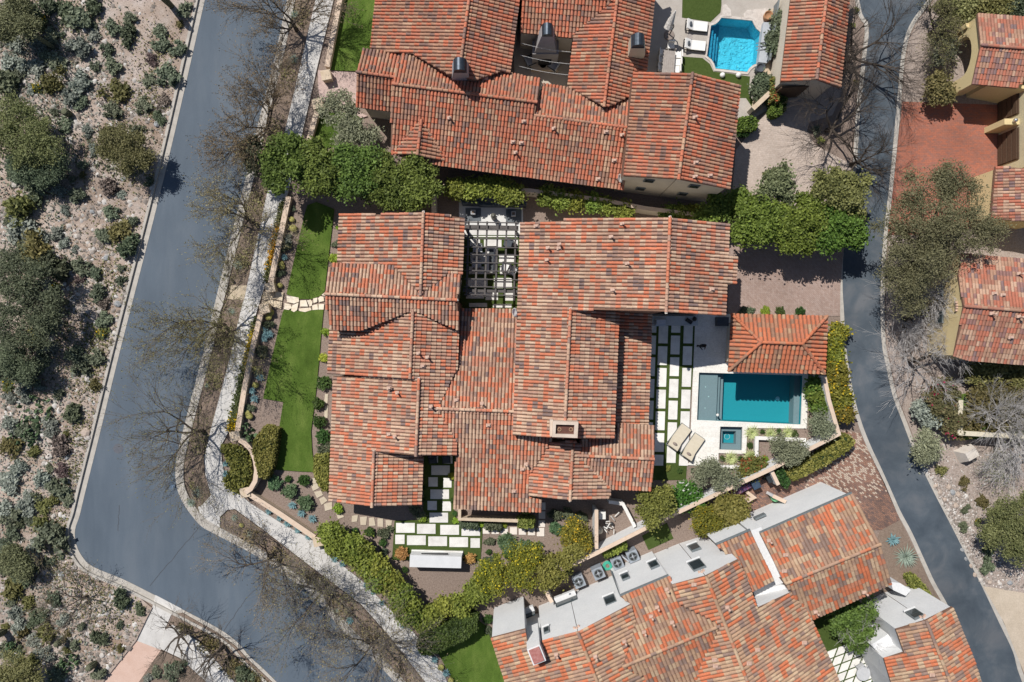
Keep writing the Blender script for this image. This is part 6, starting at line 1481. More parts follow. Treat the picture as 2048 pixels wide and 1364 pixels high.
while len(taken) < 205:
    y = xr.uniform(5,1355); x = xr.uniform(4,150) if xr.random() < .8 else xr.uniform(4,road_x(min(y,1050))-40)
    if y > 1060 and x > 150: continue
    r = xr.uniform(7,17) if x < 110 else xr.uniform(5,9)
    if any(math.hypot(x-a,y-b_) < (r+c_)*.62 for a,b_,c_ in taken): continue
    taken.append((x,y,r)); k = xr.choice('ssvvvscdk' if x < 110 else 'ssvcb')
    plant(KD[k], x, y, r, dzone(x,y), 'bushes of the desert plot', .15, xr.uniform(.7,1.0))
# boulders (the large pale stones one can pick out), then loose stones as stuff
BO = [(315,248,9,1.3),(276,129,7,1),(301,103,6,1),(170,60,7,1),(52,165,6,1),(300,272,6,1),(288,275,5,1),(262,345,6,1),(247,359,6,1),(203,400,7,1),(155,413,7,1),(186,424,6,1),(168,454,7,1),(202,455,7,1),(153,473,6,1),(139,487,7,1),(118,494,7,1),(182,492,6,1),(214,516,7,1),(260,525,6,1),(184,571,6,1),(226,575,6,1),(236,608,9,1.2),(150,619,5,1),(227,655,6,1),(168,666,6,1),(217,703,6,1),(201,706,6,1),(176,757,7,1),(181,765,6,1),(151,762,6,1),(172,865,12,1),(176,874,8,1),(156,877,7,1),(100,913,8,1),(135,913,7,1),(89,926,6,1),(52,957,7,1),(60,982,7,1),(109,1032,6,1),(62,1026,7,1),(92,1143,9,1.1),(125,1150,7,1),(150,1133,7,1),(77,1160,8,1),(91,1167,6,1),(134,1265,8,1),(62,1240,5,1),(212,1204,6,1),(257,1188,5,1),(245,1220,6,1),(37,440,9,1.2),(50,526,9,1.2),(30,370,8,1.2),(222,1190,5,1),(205,1310,7,1),(140,30,6,1)]
for x, y, r, h in BO: plant('rock', x, y, r, dzone(x,y), 'boulders of the desert plot', .13, .75*h)
rng = np.random.default_rng(5)
def stones(name, poly, n, smin, smax, z, label, cat, seed, cols=None):
    rng = np.random.default_rng(seed); Pw = P(poly); xs = [p[0] for p in Pw]; ys = [p[1] for p in Pw]; C = []
    while len(C) < n:
        x = rng.uniform(max(min(xs),-46),min(max(xs),46)); y = rng.uniform(max(min(ys),-33),min(max(ys),33))
        if (math.sin(x*.55+seed)+math.sin(y*.43+x*.2)+math.sin(x*1.3-y*.9)*.6) > rng.uniform(-1.6,1.5) and inpoly(x,y,Pw): C.append((x,y))
    C = np.array(C); s = smin+(smax-smin)*rng.random(n)**2.6
    B = np.array([[1,0,0],[.3,.9,0],[-.8,.6,0],[-.9,-.5,0],[.2,-1,0],[.05,.1,.75]]); 
    V = np.zeros((n,6,3)); a = rng.uniform(0,6.28,n)
    for k in range(6):
        j = rng.uniform(.75,1.25,n); x = B[k,0]*s*j; y = B[k,1]*s*j*.8
        V[:,k,0] = C[:,0]+x*np.cos(a)-y*np.sin(a); V[:,k,1] = C[:,1]+x*np.sin(a)+y*np.cos(a); V[:,k,2] = z+B[k,2]*s*j
    f = np.array([[0,1,5],[1,2,5],[2,3,5],[3,4,5],[4,0,5]]); L = (f[None]+np.arange(n)[:,None,None]*6).reshape(-1).astype(np.int32)
    me = bpy.data.meshes.new(name); me.vertices.add(n*6); me.vertices.foreach_set('co', V.reshape(-1).astype(np.float32)); me.loops.add(len(L)); me.loops.foreach_set('vertex_index',L)
    me.polygons.add(n*5); me.polygons.foreach_set('loop_start',np.arange(0,len(L),3,dtype=np.int32)); me.update(calc_edges=True)
    at = me.attributes.new('v','FLOAT','FACE'); at.data.foreach_set('value',np.repeat(rng.random(n),5).astype(np.float32))
    if 'loose_stone' not in MATS:
        m, nn, l, b_ = _nt('loose_stone'); q = nn.new('ShaderNodeAttribute'); q.attribute_name = 'v'; r_ = _ramp(nn,[(0,(.14,.12,.105)),(.4,(.25,.215,.19)),(.75,(.38,.345,.315)),(1,(.60,.575,.55))]); l.new(q.outputs['Fac'],r_.inputs['Fac']); l.new(r_.outputs['Color'],b_.inputs['Base Color']); b_.inputs['Roughness'].default_value = .9; MATS['loose_stone'] = m
    o = link(name, me, None, MATS['loose_stone']); tag(o, label, cat); o['kind'] = 'stuff'; return o
dp = [(-200,-40)]+[p for p in desert_poly[1:-2]]+[(205,1400),(-200,1400)]
stones('loose_stones', dp, 11000, .03, .27, .15, 'loose pale and grey stones strewn over the desert soil', 'stones', 1)
# weeds
def weeds(name, poly, n, size, z, leaf, label, seed, patches):
    rng = np.random.default_rng(seed); Pw = P(poly); C = []
    cen = [(G(x,y), r/PXM) for x, y, r in patches]
    while len(C) < n:
        (cx,cy), r = cen[rng.integers(len(cen))]; x, y = cx+rng.normal()*r, cy+rng.normal()*r
        if inpoly(x,y,Pw): C.append((x,y,z+rng.uniform(.02,.16)))
    C = np.array(C); me = quads_mesh(name, leaf_quads(C,size,1.8,.5,rng), rng.random(n)); o = link(name, me, None, LM[leaf]); tag(o, label, 'weeds'); o['kind'] = 'stuff'; return o
weeds('weeds', dp, 7000, .06, .15, 'silver', 'low silvery weeds spread between the desert bushes', 2, [(40,100,40),(140,120,60),(60,400,50),(60,500,60),(90,780,60),(50,880,50),(60,1000,60),(40,1150,60),(140,1220,60),(120,1320,70),(130,190,40),(60,240,60)])
weeds('weeds', dp, 5000, .05, .15, 'creosote', 'low ochre weeds along the desert kerb', 3, [(300,200,25),(280,330,25),(240,470,25),(220,560,25),(200,680,25),(190,760,25),(170,860,25),(150,950,22),(125,1050,22),(130,1130,30),(200,1180,40),(230,1230,40),(320,100,25),(150,40,60),(160,700,40)])
weeds('weeds', dp, 6000, .07, .15, 'darkgreen', 'dark green weeds beneath the desert trees', 4, [(40,260,50),(80,330,50),(50,560,60),(60,660,60),(30,30,50),(110,20,60),(240,300,30)])
weeds('weeds', dp, 3500, .04, .15, 'budtan', 'dry straw-coloured tufts over the open desert soil', 14, [(250,160,60),(300,60,50),(200,420,60),(180,500,60),(160,600,50),(150,760,50),(100,950,60),(100,1060,50),(120,1180,60),(60,300,60),(60,820,60),(200,1300,50),(270,240,40)])
# desert trees
def desert_tree(blobs, base, label, seed, leaf='paloverde', **k): return crown_tree(blobs, base, k.pop('zc',2.2), leaf, label, seed, 'palo_verde_tree', ncl=k.pop('ncl',420), per=k.pop('per',34), size=k.pop('size',.034), el=2.4, spread=k.pop('spread',.32), lo=k.pop('lo',.25), rz=k.pop('rz',.65), **k)
desert_tree([(40,240,1.5),(85,265,1.4),(55,300,1.6),(105,300,1.1),(15,290,1.4),(30,215,1.0)],(70,275),'largest soft olive tree in the upper left desert',101)
desert_tree([(235,275,1.2),(265,290,1.3),(250,320,1.2),(285,315,.9),(220,300,.9)],(256,302),'soft olive tree beside the kerb in the upper desert',102)
desert_tree([(30,30,1.4),(15,60,1.1),(60,55,1.1),(35,5,1.1)],(40,40),'dark olive tree in the top left photo corner',103,leaf='mesquite')
desert_tree([(30,520,1.4),(70,560,1.6),(40,600,1.8),(85,625,1.6),(20,650,1.8),(75,670,1.6),(20,560,1.2),(110,600,1.0)],(62,612),'largest dark green tree at the left photo edge',104,leaf='darkgreen',zc=2.6,ncl=560)
desert_tree([(25,710,1.3),(55,735,1.2),(20,745,1.1)],(35,725),'smaller dark green tree below the largest desert tree',105,leaf='darkgreen',zc=2.0)
desert_tree([(30,1335,1.4),(60,1350,1.1),(10,1360,1.2),(35,1365,1.1)],(35,1350),'soft olive tree in the bottom left photo corner',106)
desert_tree([(45,335,1.2),(85,345,1.1),(120,325,.9)],(80,340),'dark tree below the largest olive tree in the upper desert',107,leaf='darkgreen',zc=1.6)
desert_tree([(25,1120,1.0),(45,1130,.9)],(36,1124),'dark bushy tree at the left edge of the lower desert',108,leaf='mesquite',zc=1.4)
def saguaro(px, py, h, r, label):
    p = W(px,py); e = empty('saguaro_cactus', (p.x,p.y,.12)); tag(e, label, 'cactus')
    MB().lathe((p.x,p.y,.12),[(r*.85,0),(r,h*.3),(r,h*.8),(r*.75,h*.95),(r*.25,h)],24,rib=1,ramp=.07).build('stem', CACT, e); return e
saguaro(345,14,3.4,.24,'tall saguaro cactus near the kerb at the top')
saguaro(112,98,2.4,.16,'thin saguaro cactus amid the upper desert bushes')
saguaro(142,230,.8,.28,'stout barrel-shaped cactus beside the large upper olive tree')
saguaro(136,604,1.5,.26,'dark saguaro cactus beside the largest dark green tree')
saguaro(12,1260,1.5,.28,'saguaro cactus at the left edge above the photo corner')
saguaro(132,1276,1.2,.24,'saguaro cactus left of the pink driveway')
saguaro(192,1325,1.0,.27,'short saguaro cactus beside the pink driveway')
bare_tree(178,1190,3.2,2.6,211,'leafless desert tree below the street corner',nb=1,kids=(5,5,4),trunk=.6,rad=.10)

# ------------------------------------------------------------------ street trees
bare_tree(594,62,5.6,3.2,201,'leafless street tree nearest the top',lean=(-.2,.1))
bare_tree(544,268,6.4,3.4,202,'leafless street tree above the leafy tree row',lean=(-.2,.2),kids=(8,8,6),nb=3)
bare_tree(512,446,5.8,3.0,203,'leafless street tree left of the upper lawn',lean=(-.25,.1))
bare_tree(450,650,6.2,3.8,204,'leafless street tree left of the entrance paving',lean=(-.2,0),kids=(8,8,6),nb=3)
bare_tree(409,862,6.4,4.4,205,'leafless street tree with long limbs reaching over the street corner',nb=1,lean=(-.35,-.05))
bare_tree(548,1108,5.2,3.0,206,'leafless street tree below the curved corner wall',lean=(-.1,-.2),nb=1,kids=(7,7,6),twig=GREYTWIG)
bare_tree(655,1166,6.0,3.7,207,'leafless street tree beside the long oleander hedge',lean=(-.15,-.2),nb=1,kids=(7,8,6),twig=GREYTWIG)
bare_tree(757,1266,6.0,3.7,208,'leafless street tree nearest the bottom edge',lean=(-.15,-.2),nb=1,kids=(7,8,6),twig=GREYTWIG)
bare_tree(376,1258,3.6,2.4,209,'leafless tree on the verge beside the pink driveway',nb=0,kids=(5,5,4))
bare_tree(450,1290,3.4,2.2,210,'second leafless tree on the verge, near the bottom edge',nb=0,kids=(5,5,4))
bare_tree(1692,122,5.6,4.6,212,'leafless tree beside the garage wing, over the alley',nb=0,lean=(.3,0),trunk=.9,rad=.19,twig=BARK)
bare_tree(1652,262,4.8,3.8,213,'leafless tree on the round island of the beige driveway',nb=0,lean=(.2,-.1),trunk=.7,kids=(7,6,5),rad=.17,twig=BARK)
bare_tree(1700,330,4.2,2.6,214,'leafless tree leaning over the alley below the beige driveway',nb=0,lean=(.2,-.1),trunk=.7,kids=(6,6,5),twig=BARK)
bare_tree(1815,722,4.0,3.0,215,'pale twiggy tree at the alley bend below the ochre gable',twig=PALETWIG,nb=0,lean=(.3,0),trunk=.9,kids=(6,6,6))
bare_tree(1805,640,3.4,2.4,216,'pale twiggy tree under the large mesquite',twig=PALETWIG,nb=0,lean=(.1,0),trunk=.8)
bare_tree(1985,850,3.6,3.0,217,'pale branching tree over the overgrown lawn',bark=PALEBARK,twig=PALETWIG,nb=0,trunk=.8)
bare_tree(2040,905,3.4,2.6,218,'pale branching tree at the right edge below the ochre wall',bark=PALEBARK,twig=PALETWIG,nb=1,buds='mesquite',trunk=.8)
bare_tree(1858,68,3.0,2.0,219,'thin twisted tree left of the ochre porch',nb=2,buds='paloverde',trunk=.8)
bare_tree(1705,1238,4.6,2.0,220,'white-limbed tree in the white villa\'s courtyard',bark=PALEBARK,twig=PALETWIG,nb=0,trunk=1.0,kids=(4,4,4))

# ------------------------------------------------------------------ leafy trees
crown_tree([(545,318,1.1),(575,300,1.4),(600,340,1.5),(560,355,1.2),(610,305,1.0)],(600,350),3.6,'ficus','leafy green tree at the left end of the tree row',301,ncl=420,per=34,size=.068)
crown_tree([(635,330,1.5),(660,350,1.5),(640,365,1.2),(625,300,.9)],(660,370),3.6,'ficus','second leafy green tree of the tree row',302,ncl=380,per=34,size=.068)
crown_tree([(705,325,1.5),(730,345,1.5),(700,365,1.5),(745,320,1.1)],(735,365),3.7,'ficus','middle leafy green tree of the tree row',303,ncl=400,per=34,size=.068)
crown_tree([(775,360,1.5),(760,335,1.2),(790,385,1.3),(755,385,1.2)],(790,385),3.5,'ficus','fourth leafy green tree of the tree row',304,ncl=380,per=34,size=.068)
crown_tree([(835,345,1.4),(845,380,1.4),(815,365,1.3),(828,398,1.0)],(840,385),3.4,'ficus','leafy green tree at the right end of the tree row',305,ncl=380,per=34,size=.068)
crown_tree([(505,300,.9),(510,330,.8),(500,315,.6)],(520,325),2.4,'darkgreen','dark leafy shrub tree on the kerb left of the tree row',306,ncl=150)
crown_tree([(690,235,1.3),(660,222,1.0),(710,262,1.1),(735,270,.9),(680,200,.9),(690,285,1.0)],(712,265),2.8,'olive','grey-green olive tree below the pink entry paving',307,ncl=360,per=24,size=.038,spread=.32,lo=.3,dens=.72,el=2.6)
crown_tree([(1545,375,1.3),(1560,355,1.0),(1525,390,1.0),(1575,385,.9)],(1530,395),3.0,'mesquite','loose olive-coloured tree beside the beige driveway',308,ncl=240,per=24,size=.07,lo=.3,dens=.72)
crown_tree([(1665,385,1.6),(1690,400,1.5),(1645,370,1.0),(1710,375,1.2),(1680,365,1.1),(1715,415,.9)],(1650,410),3.4,'creosote','darker olive tree beside the alley above the mauve driveway',309,ncl=420,per=26,size=.07,lo=.35)
crown_tree([(1495,430,1.3),(1525,420,1.3),(1515,460,1.3),(1490,465,1.0),(1548,445,1.2)],(1510,450),3.0,'laurel','bright green tree beside the big roof\'s upper right corner',310,ncl=460,per=34,size=.068)
crown_tree([(1585,440,1.4),(1615,425,1.4),(1600,475,1.4),(1570,468,1.2),(1635,450,1.3)],(1590,455),3.0,'laurel','bright green tree in the middle of the mauve driveway\'s upper edge',311,ncl=480,per=34,size=.068)
crown_tree([(1665,445,1.3),(1690,460,1.3),(1655,480,1.2),(1700,440,.9),(1710,475,.8)],(1660,460),3.0,'laurel','bright green tree nearest the alley above the mauve driveway',312,ncl=440,per=34,size=.068)
crown_tree([(1430,420,1.0),(1460,410,1.0),(1480,400,.9),(1410,435,.8)],(1440,425),2.4,'oleander','green shrub tree against the tall shaded gable',313,ncl=260)
# big mesquite
mq = [(1850,380,1.9,5.2),(1900,360,1.6,5.2),(1935,400,1.6,5),(1820,430,1.8,5),(1870,440,2.0,5.6),(1940,450,1.7,5),(1810,500,1.8,4.8),(1860,520,2.0,5.2),(1910,500,1.6,5),(1800,560,1.6,4.6),(1830,568,1.6,4.6),(1815,602,1.3,4.2),(1980,470,1.2,4.8),(1780,470,1.2,4.4)]
crown_tree(mq,(1800,540),5.0,'mesquite','huge olive mesquite tree spreading over the alley and red driveway',314,ncl=1100,per=36,size=.030,spread=.36,trunk_r=.2,lo=.2,rz=.6,dens=1.1,el=2.6,rs=.88)
bare_tree(1845,585,4.4,2.6,221,'pale dead-branched tree tangled in the huge mesquite',twig=PALETWIG,bark=PALEBARK,nb=0,lean=(.6,.2),trunk=1.4)
crown_tree([(2010,1030,1.6),(2040,1060,1.8),(1995,1070,1.4),(2030,1100,1.5),(2060,1020,1.5),(2010,1010,1.0)],(2005,1055),2.4,'paloverde','large soft olive tree at the right edge beside the alley',315,ncl=520,per=34,size=.034,el=2.4,lo=.25)
crown_tree([(1848,885,.9),(1862,900,.8),(1840,910,.8)],(1850,895),1.2,'olive','grey-green bush tree at the alley\'s right kerb',316,ncl=220,size=.038,dens=.72,el=2.6)
for k, (bl, base, lab) in enumerate((([(1900,20,1.2),(1925,35,1.0),(1935,8,1.0)],(1905,22),'pale olive tree above the ochre porch'),([(1975,8,1.0),(2000,12,1.0),(1955,0,1.0)],(1975,8),'green bush tree at the top edge above the ochre porch'),([(2030,18,1.0),(2045,10,.9)],(2030,16),'dark blue-green bush at the top right corner'),([(1885,98,.8),(1878,110,.7),(1892,85,.6)],(1882,100),'grey-green shrub left of the ochre porch arch'),([(1878,170,1.0),(1870,185,.8),(1890,188,.7)],(1872,176),'dark spiky-leaved shrub at the ochre porch\'s lower corner'))):
    crown_tree(bl, base, 1.3, ['paloverde','creosote','darkgreen','sage','creosote'][k], lab, 320+k, 'garden_shrub', ncl=200, size=.065, cat='shrub')
crown_tree([(1960,800,1.2),(2000,790,1.3),(2040,780,1.3),(1950,830,1.1),(1930,850,1.0),(2000,840,1.3),(2040,830,1.2)],(1985,815),1.0,'creosote','overgrown olive shrubs inside the ochre garden wall',330,'garden_shrub',ncl=420,size=.07,lo=.2,rz=.5,cat='shrub')
crown_tree([(1880,812,1.1),(1900,830,1.0),(1865,790,.9),(1905,850,.8),(1890,780,.9)],(1885,818),1.3,'magenta','bougainvillea with magenta blooms at the ochre wall\'s corner',331,'bougainvillea',ncl=330,size=.07,lo=.3,cat='shrub')
crown_tree([(1850,820,.9),(1862,832,.8)],(1853,822),1.0,'silver','silvery rounded shrub beside the magenta bougainvillea',332,'garden_shrub',ncl=180,size=.07,cat='shrub')
crown_tree([(1960,742,1.2),(2000,748,1.2),(2040,752,1.2)],(1995,748),.9,'creosote','dark olive hedge below the plum tiled roof',333,'garden_shrub',ncl=300,size=.07,lo=.2,rz=.6,cat='shrub')
crown_tree([(1702,1232,1.2),(1725,1222,1.1),(1690,1258,1.1),(1730,1262,1.1),(1712,1282,1.0),(1675,1240,.8),(1738,1205,.7)],(1708,1240),2.2,'ficus','leafy crown around the white-limbed courtyard tree',334,'courtyard_tree',ncl=420,per=24,size=.07,lo=.3,dens=.5,rs=.7)

# yellow and olive trees along the boundary wall
crown_tree([(1010,1130,1.4),(1040,1140,1.5),(1000,1165,1.2),(1060,1110,1.2),(1030,1105,1.0),(1050,1165,1.1)],(1030,1135),2.4,'gold','large yellow flowering tree below the small square pavers',340,ncl=480,per=26,size=.05,rs=.6,dens=.62)
crown_tree([(975,1145,1.0),(985,1165,.9),(970,1160,.7)],(985,1150),1.8,'gold','small yellow flowering tree left of the large one',341,ncl=220,size=.05,rs=.68,dens=.85)
crown_tree([(1150,1062,1.1),(1165,1075,1.0),(1140,1072,.8)],(1148,1068),1.8,'gold','yellow flowering tree beside the equipment yard wall',342,ncl=280,size=.05,rs=.68,dens=.85)
crown_tree([(1095,1130,1.2),(1110,1150,1.1),(1085,1160,1.0),(1146,1104,1.0),(1128,1120,.9)],(1130,1130),2.0,'cover','olive willowy tree beside the leftmost air-conditioning unit',343,ncl=420,per=24,size=.06,lo=.3,rs=.6,dens=.62)
crown_tree([(1300,1000,1.3),(1325,1010,1.4),(1310,1030,1.2),(1290,1015,1.0),(1330,985,.9)],(1310,1005),2.4,'cover','loose olive-gold tree right of the equipment yard',344,ncl=380,per=24,size=.06,lo=.3,rs=.6,dens=.62)
crown_tree([(1370,990,1.0),(1385,1000,.9),(1355,1000,.8)],(1370,995),.9,'white','bright green shrub dotted with white flowers inside the boundary wall',345,'garden_shrub',ncl=240,size=.07,cat='shrub')
crown_tree([(1415,1035,1.1),(1430,1050,1.0),(1405,1050,.8)],(1415,1042),1.8,'gold','yellow tree outside the boundary wall, left of a green one',346,ncl=280,size=.05,rs=.68,dens=.85)
crown_tree([(1455,1012,1.2),(1475,1020,1.0),(1462,1030,.9)],(1458,1018),1.9,'cover','olive green tree outside the boundary wall beside the bins',347,ncl=280,size=.07,rs=.68,dens=.85)
crown_tree([(1415,940,1.0),(1440,955,1.1),(1400,955,.8),(1465,960,.8),(1430,930,.8)],(1428,950),1.8,'olive','grey olive tree on the gravel below the spa',348,ncl=320,per=24,size=.034,lo=.2,dens=.55,rs=.66,el=2.6)
crown_tree([(1560,890,1.0),(1580,905,1.1),(1595,895,.9),(1565,915,.8)],(1572,900),1.8,'olive','grey olive tree in the planter below the pool',349,ncl=320,per=24,size=.034,lo=.2,dens=.55,rs=.66,el=2.6)
crown_tree([(1640,845,1.0),(1650,860,.8),(1632,855,.7)],(1640,850),1.7,'olive','grey olive tree in the pool terrace\'s right corner',350,ncl=240,per=24,size=.034,lo=.2,dens=.55,rs=.66,el=2.6)
crown_tree([(1500,938,.8),(1512,932,.7),(1490,945,.6)],(1500,938),.8,'redtip','red-tipped shrub against the boundary wall below the planter',351,'garden_shrub',ncl=170,size=.06,cat='shrub')
# hedges (a core with leaves)
def hedge(pts, h, leaf, label, seed, n=2600, size=.06, name='clipped_hedge', rough=.05, z=.1):
    rng = np.random.default_rng(seed); Pw = P(pts, h*.6); e = empty(name, (Pw[0][0],Pw[0][1],z)); tag(e, label, 'hedge')
    cx = sum(p[0] for p in Pw)/len(Pw); cy = sum(p[1] for p in Pw)/len(Pw)
    inner = [(cx+(x-cx)*.93, cy+(y-cy)*.93) for x, y in Pw]
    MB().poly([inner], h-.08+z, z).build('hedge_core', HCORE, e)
    xs = [p[0] for p in Pw]; ys = [p[1] for p in Pw]; C = []
    per = [math.hypot(Pw[i][0]-Pw[i-1][0],Pw[i][1]-Pw[i-1][1]) for i in range(len(Pw))]; tot = sum(per)
    ar = abs(sum(Pw[i-1][0]*Pw[i][1]-Pw[i][0]*Pw[i-1][1] for i in range(len(Pw))))/2
    nt = int(n*ar/(ar+tot*h))
    while len(C) < nt:
        x, y = rng.uniform(min(xs),max(xs)), rng.uniform(min(ys),max(ys))
        if inpoly(x,y,Pw): C.append((x,y,h+z+rng.normal()*rough))
    for i in range(n-nt):
        k = rng.choice(len(Pw), p=np.array(per)/tot); t = rng.random(); a, b_ = Pw[k-1], Pw[k]
        C.append((a[0]+(b_[0]-a[0])*t+rng.normal()*rough, a[1]+(b_[1]-a[1])*t+rng.normal()*rough, z+rng.uniform(.05,h)))
    C = np.array(C)-np.array(e.location); cl = (np.sin(C[:,0]*3+seed)+np.sin(C[:,1]*3.3))*.12+.4
    link('foliage', quads_mesh('foliage', leaf_quads(C,size,1.5,.7,rng), np.clip(cl+rng.uniform(-.4,.5,len(C)),0,1)), e, LM[leaf]); return e
hedge([(514,878),(534,851),(558,857),(554,900),(548,930),(536,955),(522,950),(516,920),(510,900)],1.0,'cover','olive clipped hedge between the curved wall and the lawn',401,4200)
hedge([(447,893),(470,893),(490,903),(500,925),(501,950),(494,970),(478,982),(458,972),(452,960),(464,945),(466,925),(455,910)],.6,'cover','olive ground-cover mound inside the curved corner wall',402,3200,rough=.12,name='ground_cover_mound')
hedge([(633,910),(658,908),(657,980),(648,978),(634,955),(630,940)],.7,'cover','olive clipped hedge against the left wing\'s eave',403,2400)
hedge([(836,1285),(850,1262),(940,1225),(955,1232),(954,1252),(930,1272),(862,1302),(845,1300)],1.5,'box','long dark clipped hedge above the bottom lawn',404,8000)
hedge([(1566,948),(1600,928),(1655,895),(1690,868),(1702,880),(1696,894),(1640,930),(1585,958)],1.1,'cover','olive clipped hedge outside the boundary wall by the brick driveway',405,3800)
hedge([(1548,940),(1560,936),(1574,960),(1570,972),(1560,966)],1.2,'box','short green hedge beside the bin yard wall',406,1000)
hedge([(1206,1104),(1220,1096),(1250,1082),(1252,1092),(1225,1106),(1210,1112)],1.0,'oleander','small clipped hedge above the air-conditioning units',407,1200)
hedge([(1088,1152),(1110,1160),(1145,1142),(1140,1132),(1110,1138)],.9,'creosote','low clipped hedge left of the air-conditioning units',408,1000)
hedge([(1540,160),(1556,164),(1552,208),(1538,206)],1.4,'redtip','red-flecked clipped hedge beside the garage wing',409,1500)
hedge([(1541,205),(1555,195),(1570,200),(1566,222),(1552,234),(1538,232)],.9,'laurel','bright green clipped shrub below the garage corner',410,1500)
hedge([(1475,240),(1500,236),(1512,246),(1510,258),(1498,264),(1478,264)],.9,'laurel','bright green clipped shrub at the top of the beige driveway',411,1400)
hedge([(1480,250+14),(1496,264),(1492,272),(1478,272)],.6,'box','small dark clipped shrub against the red tiled gable',412,500)
hedge([(1811,1150),(1825,1148),(1845,1170),(1866,1198),(1860,1206),(1838,1188),(1820,1172)],.7,'cover','olive hedge outside the white villa\'s right wing',413,1500)
hedge([(1043,1002),(1058,1004),(1056,1024),(1044,1022)],.9,'oleander','square clipped shrub beside the courtyard wall\'s right end',414,900)
hedge([(1036,1034),(1068,1034),(1066,1052),(1038,1052)],.9,'cover','pale clipped shrub above the small square pavers',415,1100)
hedge([(922,1044),(955,1047),(955,1056),(922,1052)],.45,'darkgreen','left row of low shrubs below the courtyard wall',416,700)
hedge([(972,1046),(1002,1048),(1002,1058),(972,1056)],.45,'darkgreen','right row of low shrubs below the courtyard wall',417,700)
# long loose hedges: several shrubs in a row
def row(line, n, r, zc, leaf, label, zone, seed, ncl=170, size=.07, jitter=4, cat='shrub', name='hedge_shrub', group=None):
    rr = random.Random(seed)
    for i in range(n):
        t = (i+.5)/n; L = sum(math.dist(a,b_) for a,b_ in zip(line,line[1:])); s = t*L; 
        for a, b_ in zip(line, line[1:]):
            l = math.dist(a,b_)
            if s <= l: break
            s -= l
        x, y = a[0]+(b_[0]-a[0])*s/l+rr.uniform(-jitter,jitter), a[1]+(b_[1]-a[1])*s/l+rr.uniform(-jitter,jitter)
        q = r*rr.uniform(.85,1.15)
        bl = [(x,y,q),(x+rr.uniform(-8,8),y+rr.uniform(-8,8),q*.8),(x+rr.uniform(-9,9),y+rr.uniform(-9,9),q*.75,zc*.8)]
        k = 1-zc/H; bx, by = 1024+(x-1024)*k, 682+(y-682)*k
        crown_tree(bl,(bx,by),zc,leaf,label,seed*50+i,name,ncl=ncl,per=22,size=size,trunk_r=.05,group=group or zone,zone=zone,cat=cat,lo=.3)
row([(655,1062),(690,1090),(740,1130),(790,1180),(830,1232)],11,.95,1.4,'oleander','oleander shrub','of the long hedge beside the street sidewalk',51,ncl=210)
row([(834,1250),(880,1222),(930,1198),(980,1174)],6,.62,1.2,'oleander','oleander shrub','of the hedge above the dark clipped hedge',52,ncl=200)
row([(895,372),(940,374),(1000,384),(1040,392)],5,.68,1.7,'oleander','leafy shrub','above the pergola court',53,ncl=170)
row([(1075,392),(1110,398),(1160,402),(1200,412),(1260,424)],6,.52,1.4,'oleander','leafy shrub','along the tan boundary wall',54,ncl=95)
row([(1330,420),(1360,428),(1395,432)],3,.6,1.3,'oleander','small shrub','at the right end of the tan boundary wall',55,ncl=100)
row([(1668,655),(1668,700),(1676,740),(1680,790),(1690,835)],8,.62,1.0,'gold','yellow-green shrub','outside the wall between the cabana and the alley',56,ncl=170)
row([(1632,762),(1634,790),(1638,815)],3,.7,.9,'laurel','bright green shrub','between the pool and its right wall',57,ncl=150)
row([(1545,70),(1548,100),(1560,60),(1552,30)],4,.4,.8,'darkgreen','small climbing shrub','along the grey rail fence',58,ncl=70)
row([(1528,165),(1522,190),(1530,150)],3,.4,.6,'darkgreen','small shrub','beside the tan gate wall',59,ncl=70)
for x, y in ((904,1000),(910,1026),(848,975),(848,1000)): plant('box',x,y,6,'beside the white stepping pavers','garden shrubs',.06,1.0)
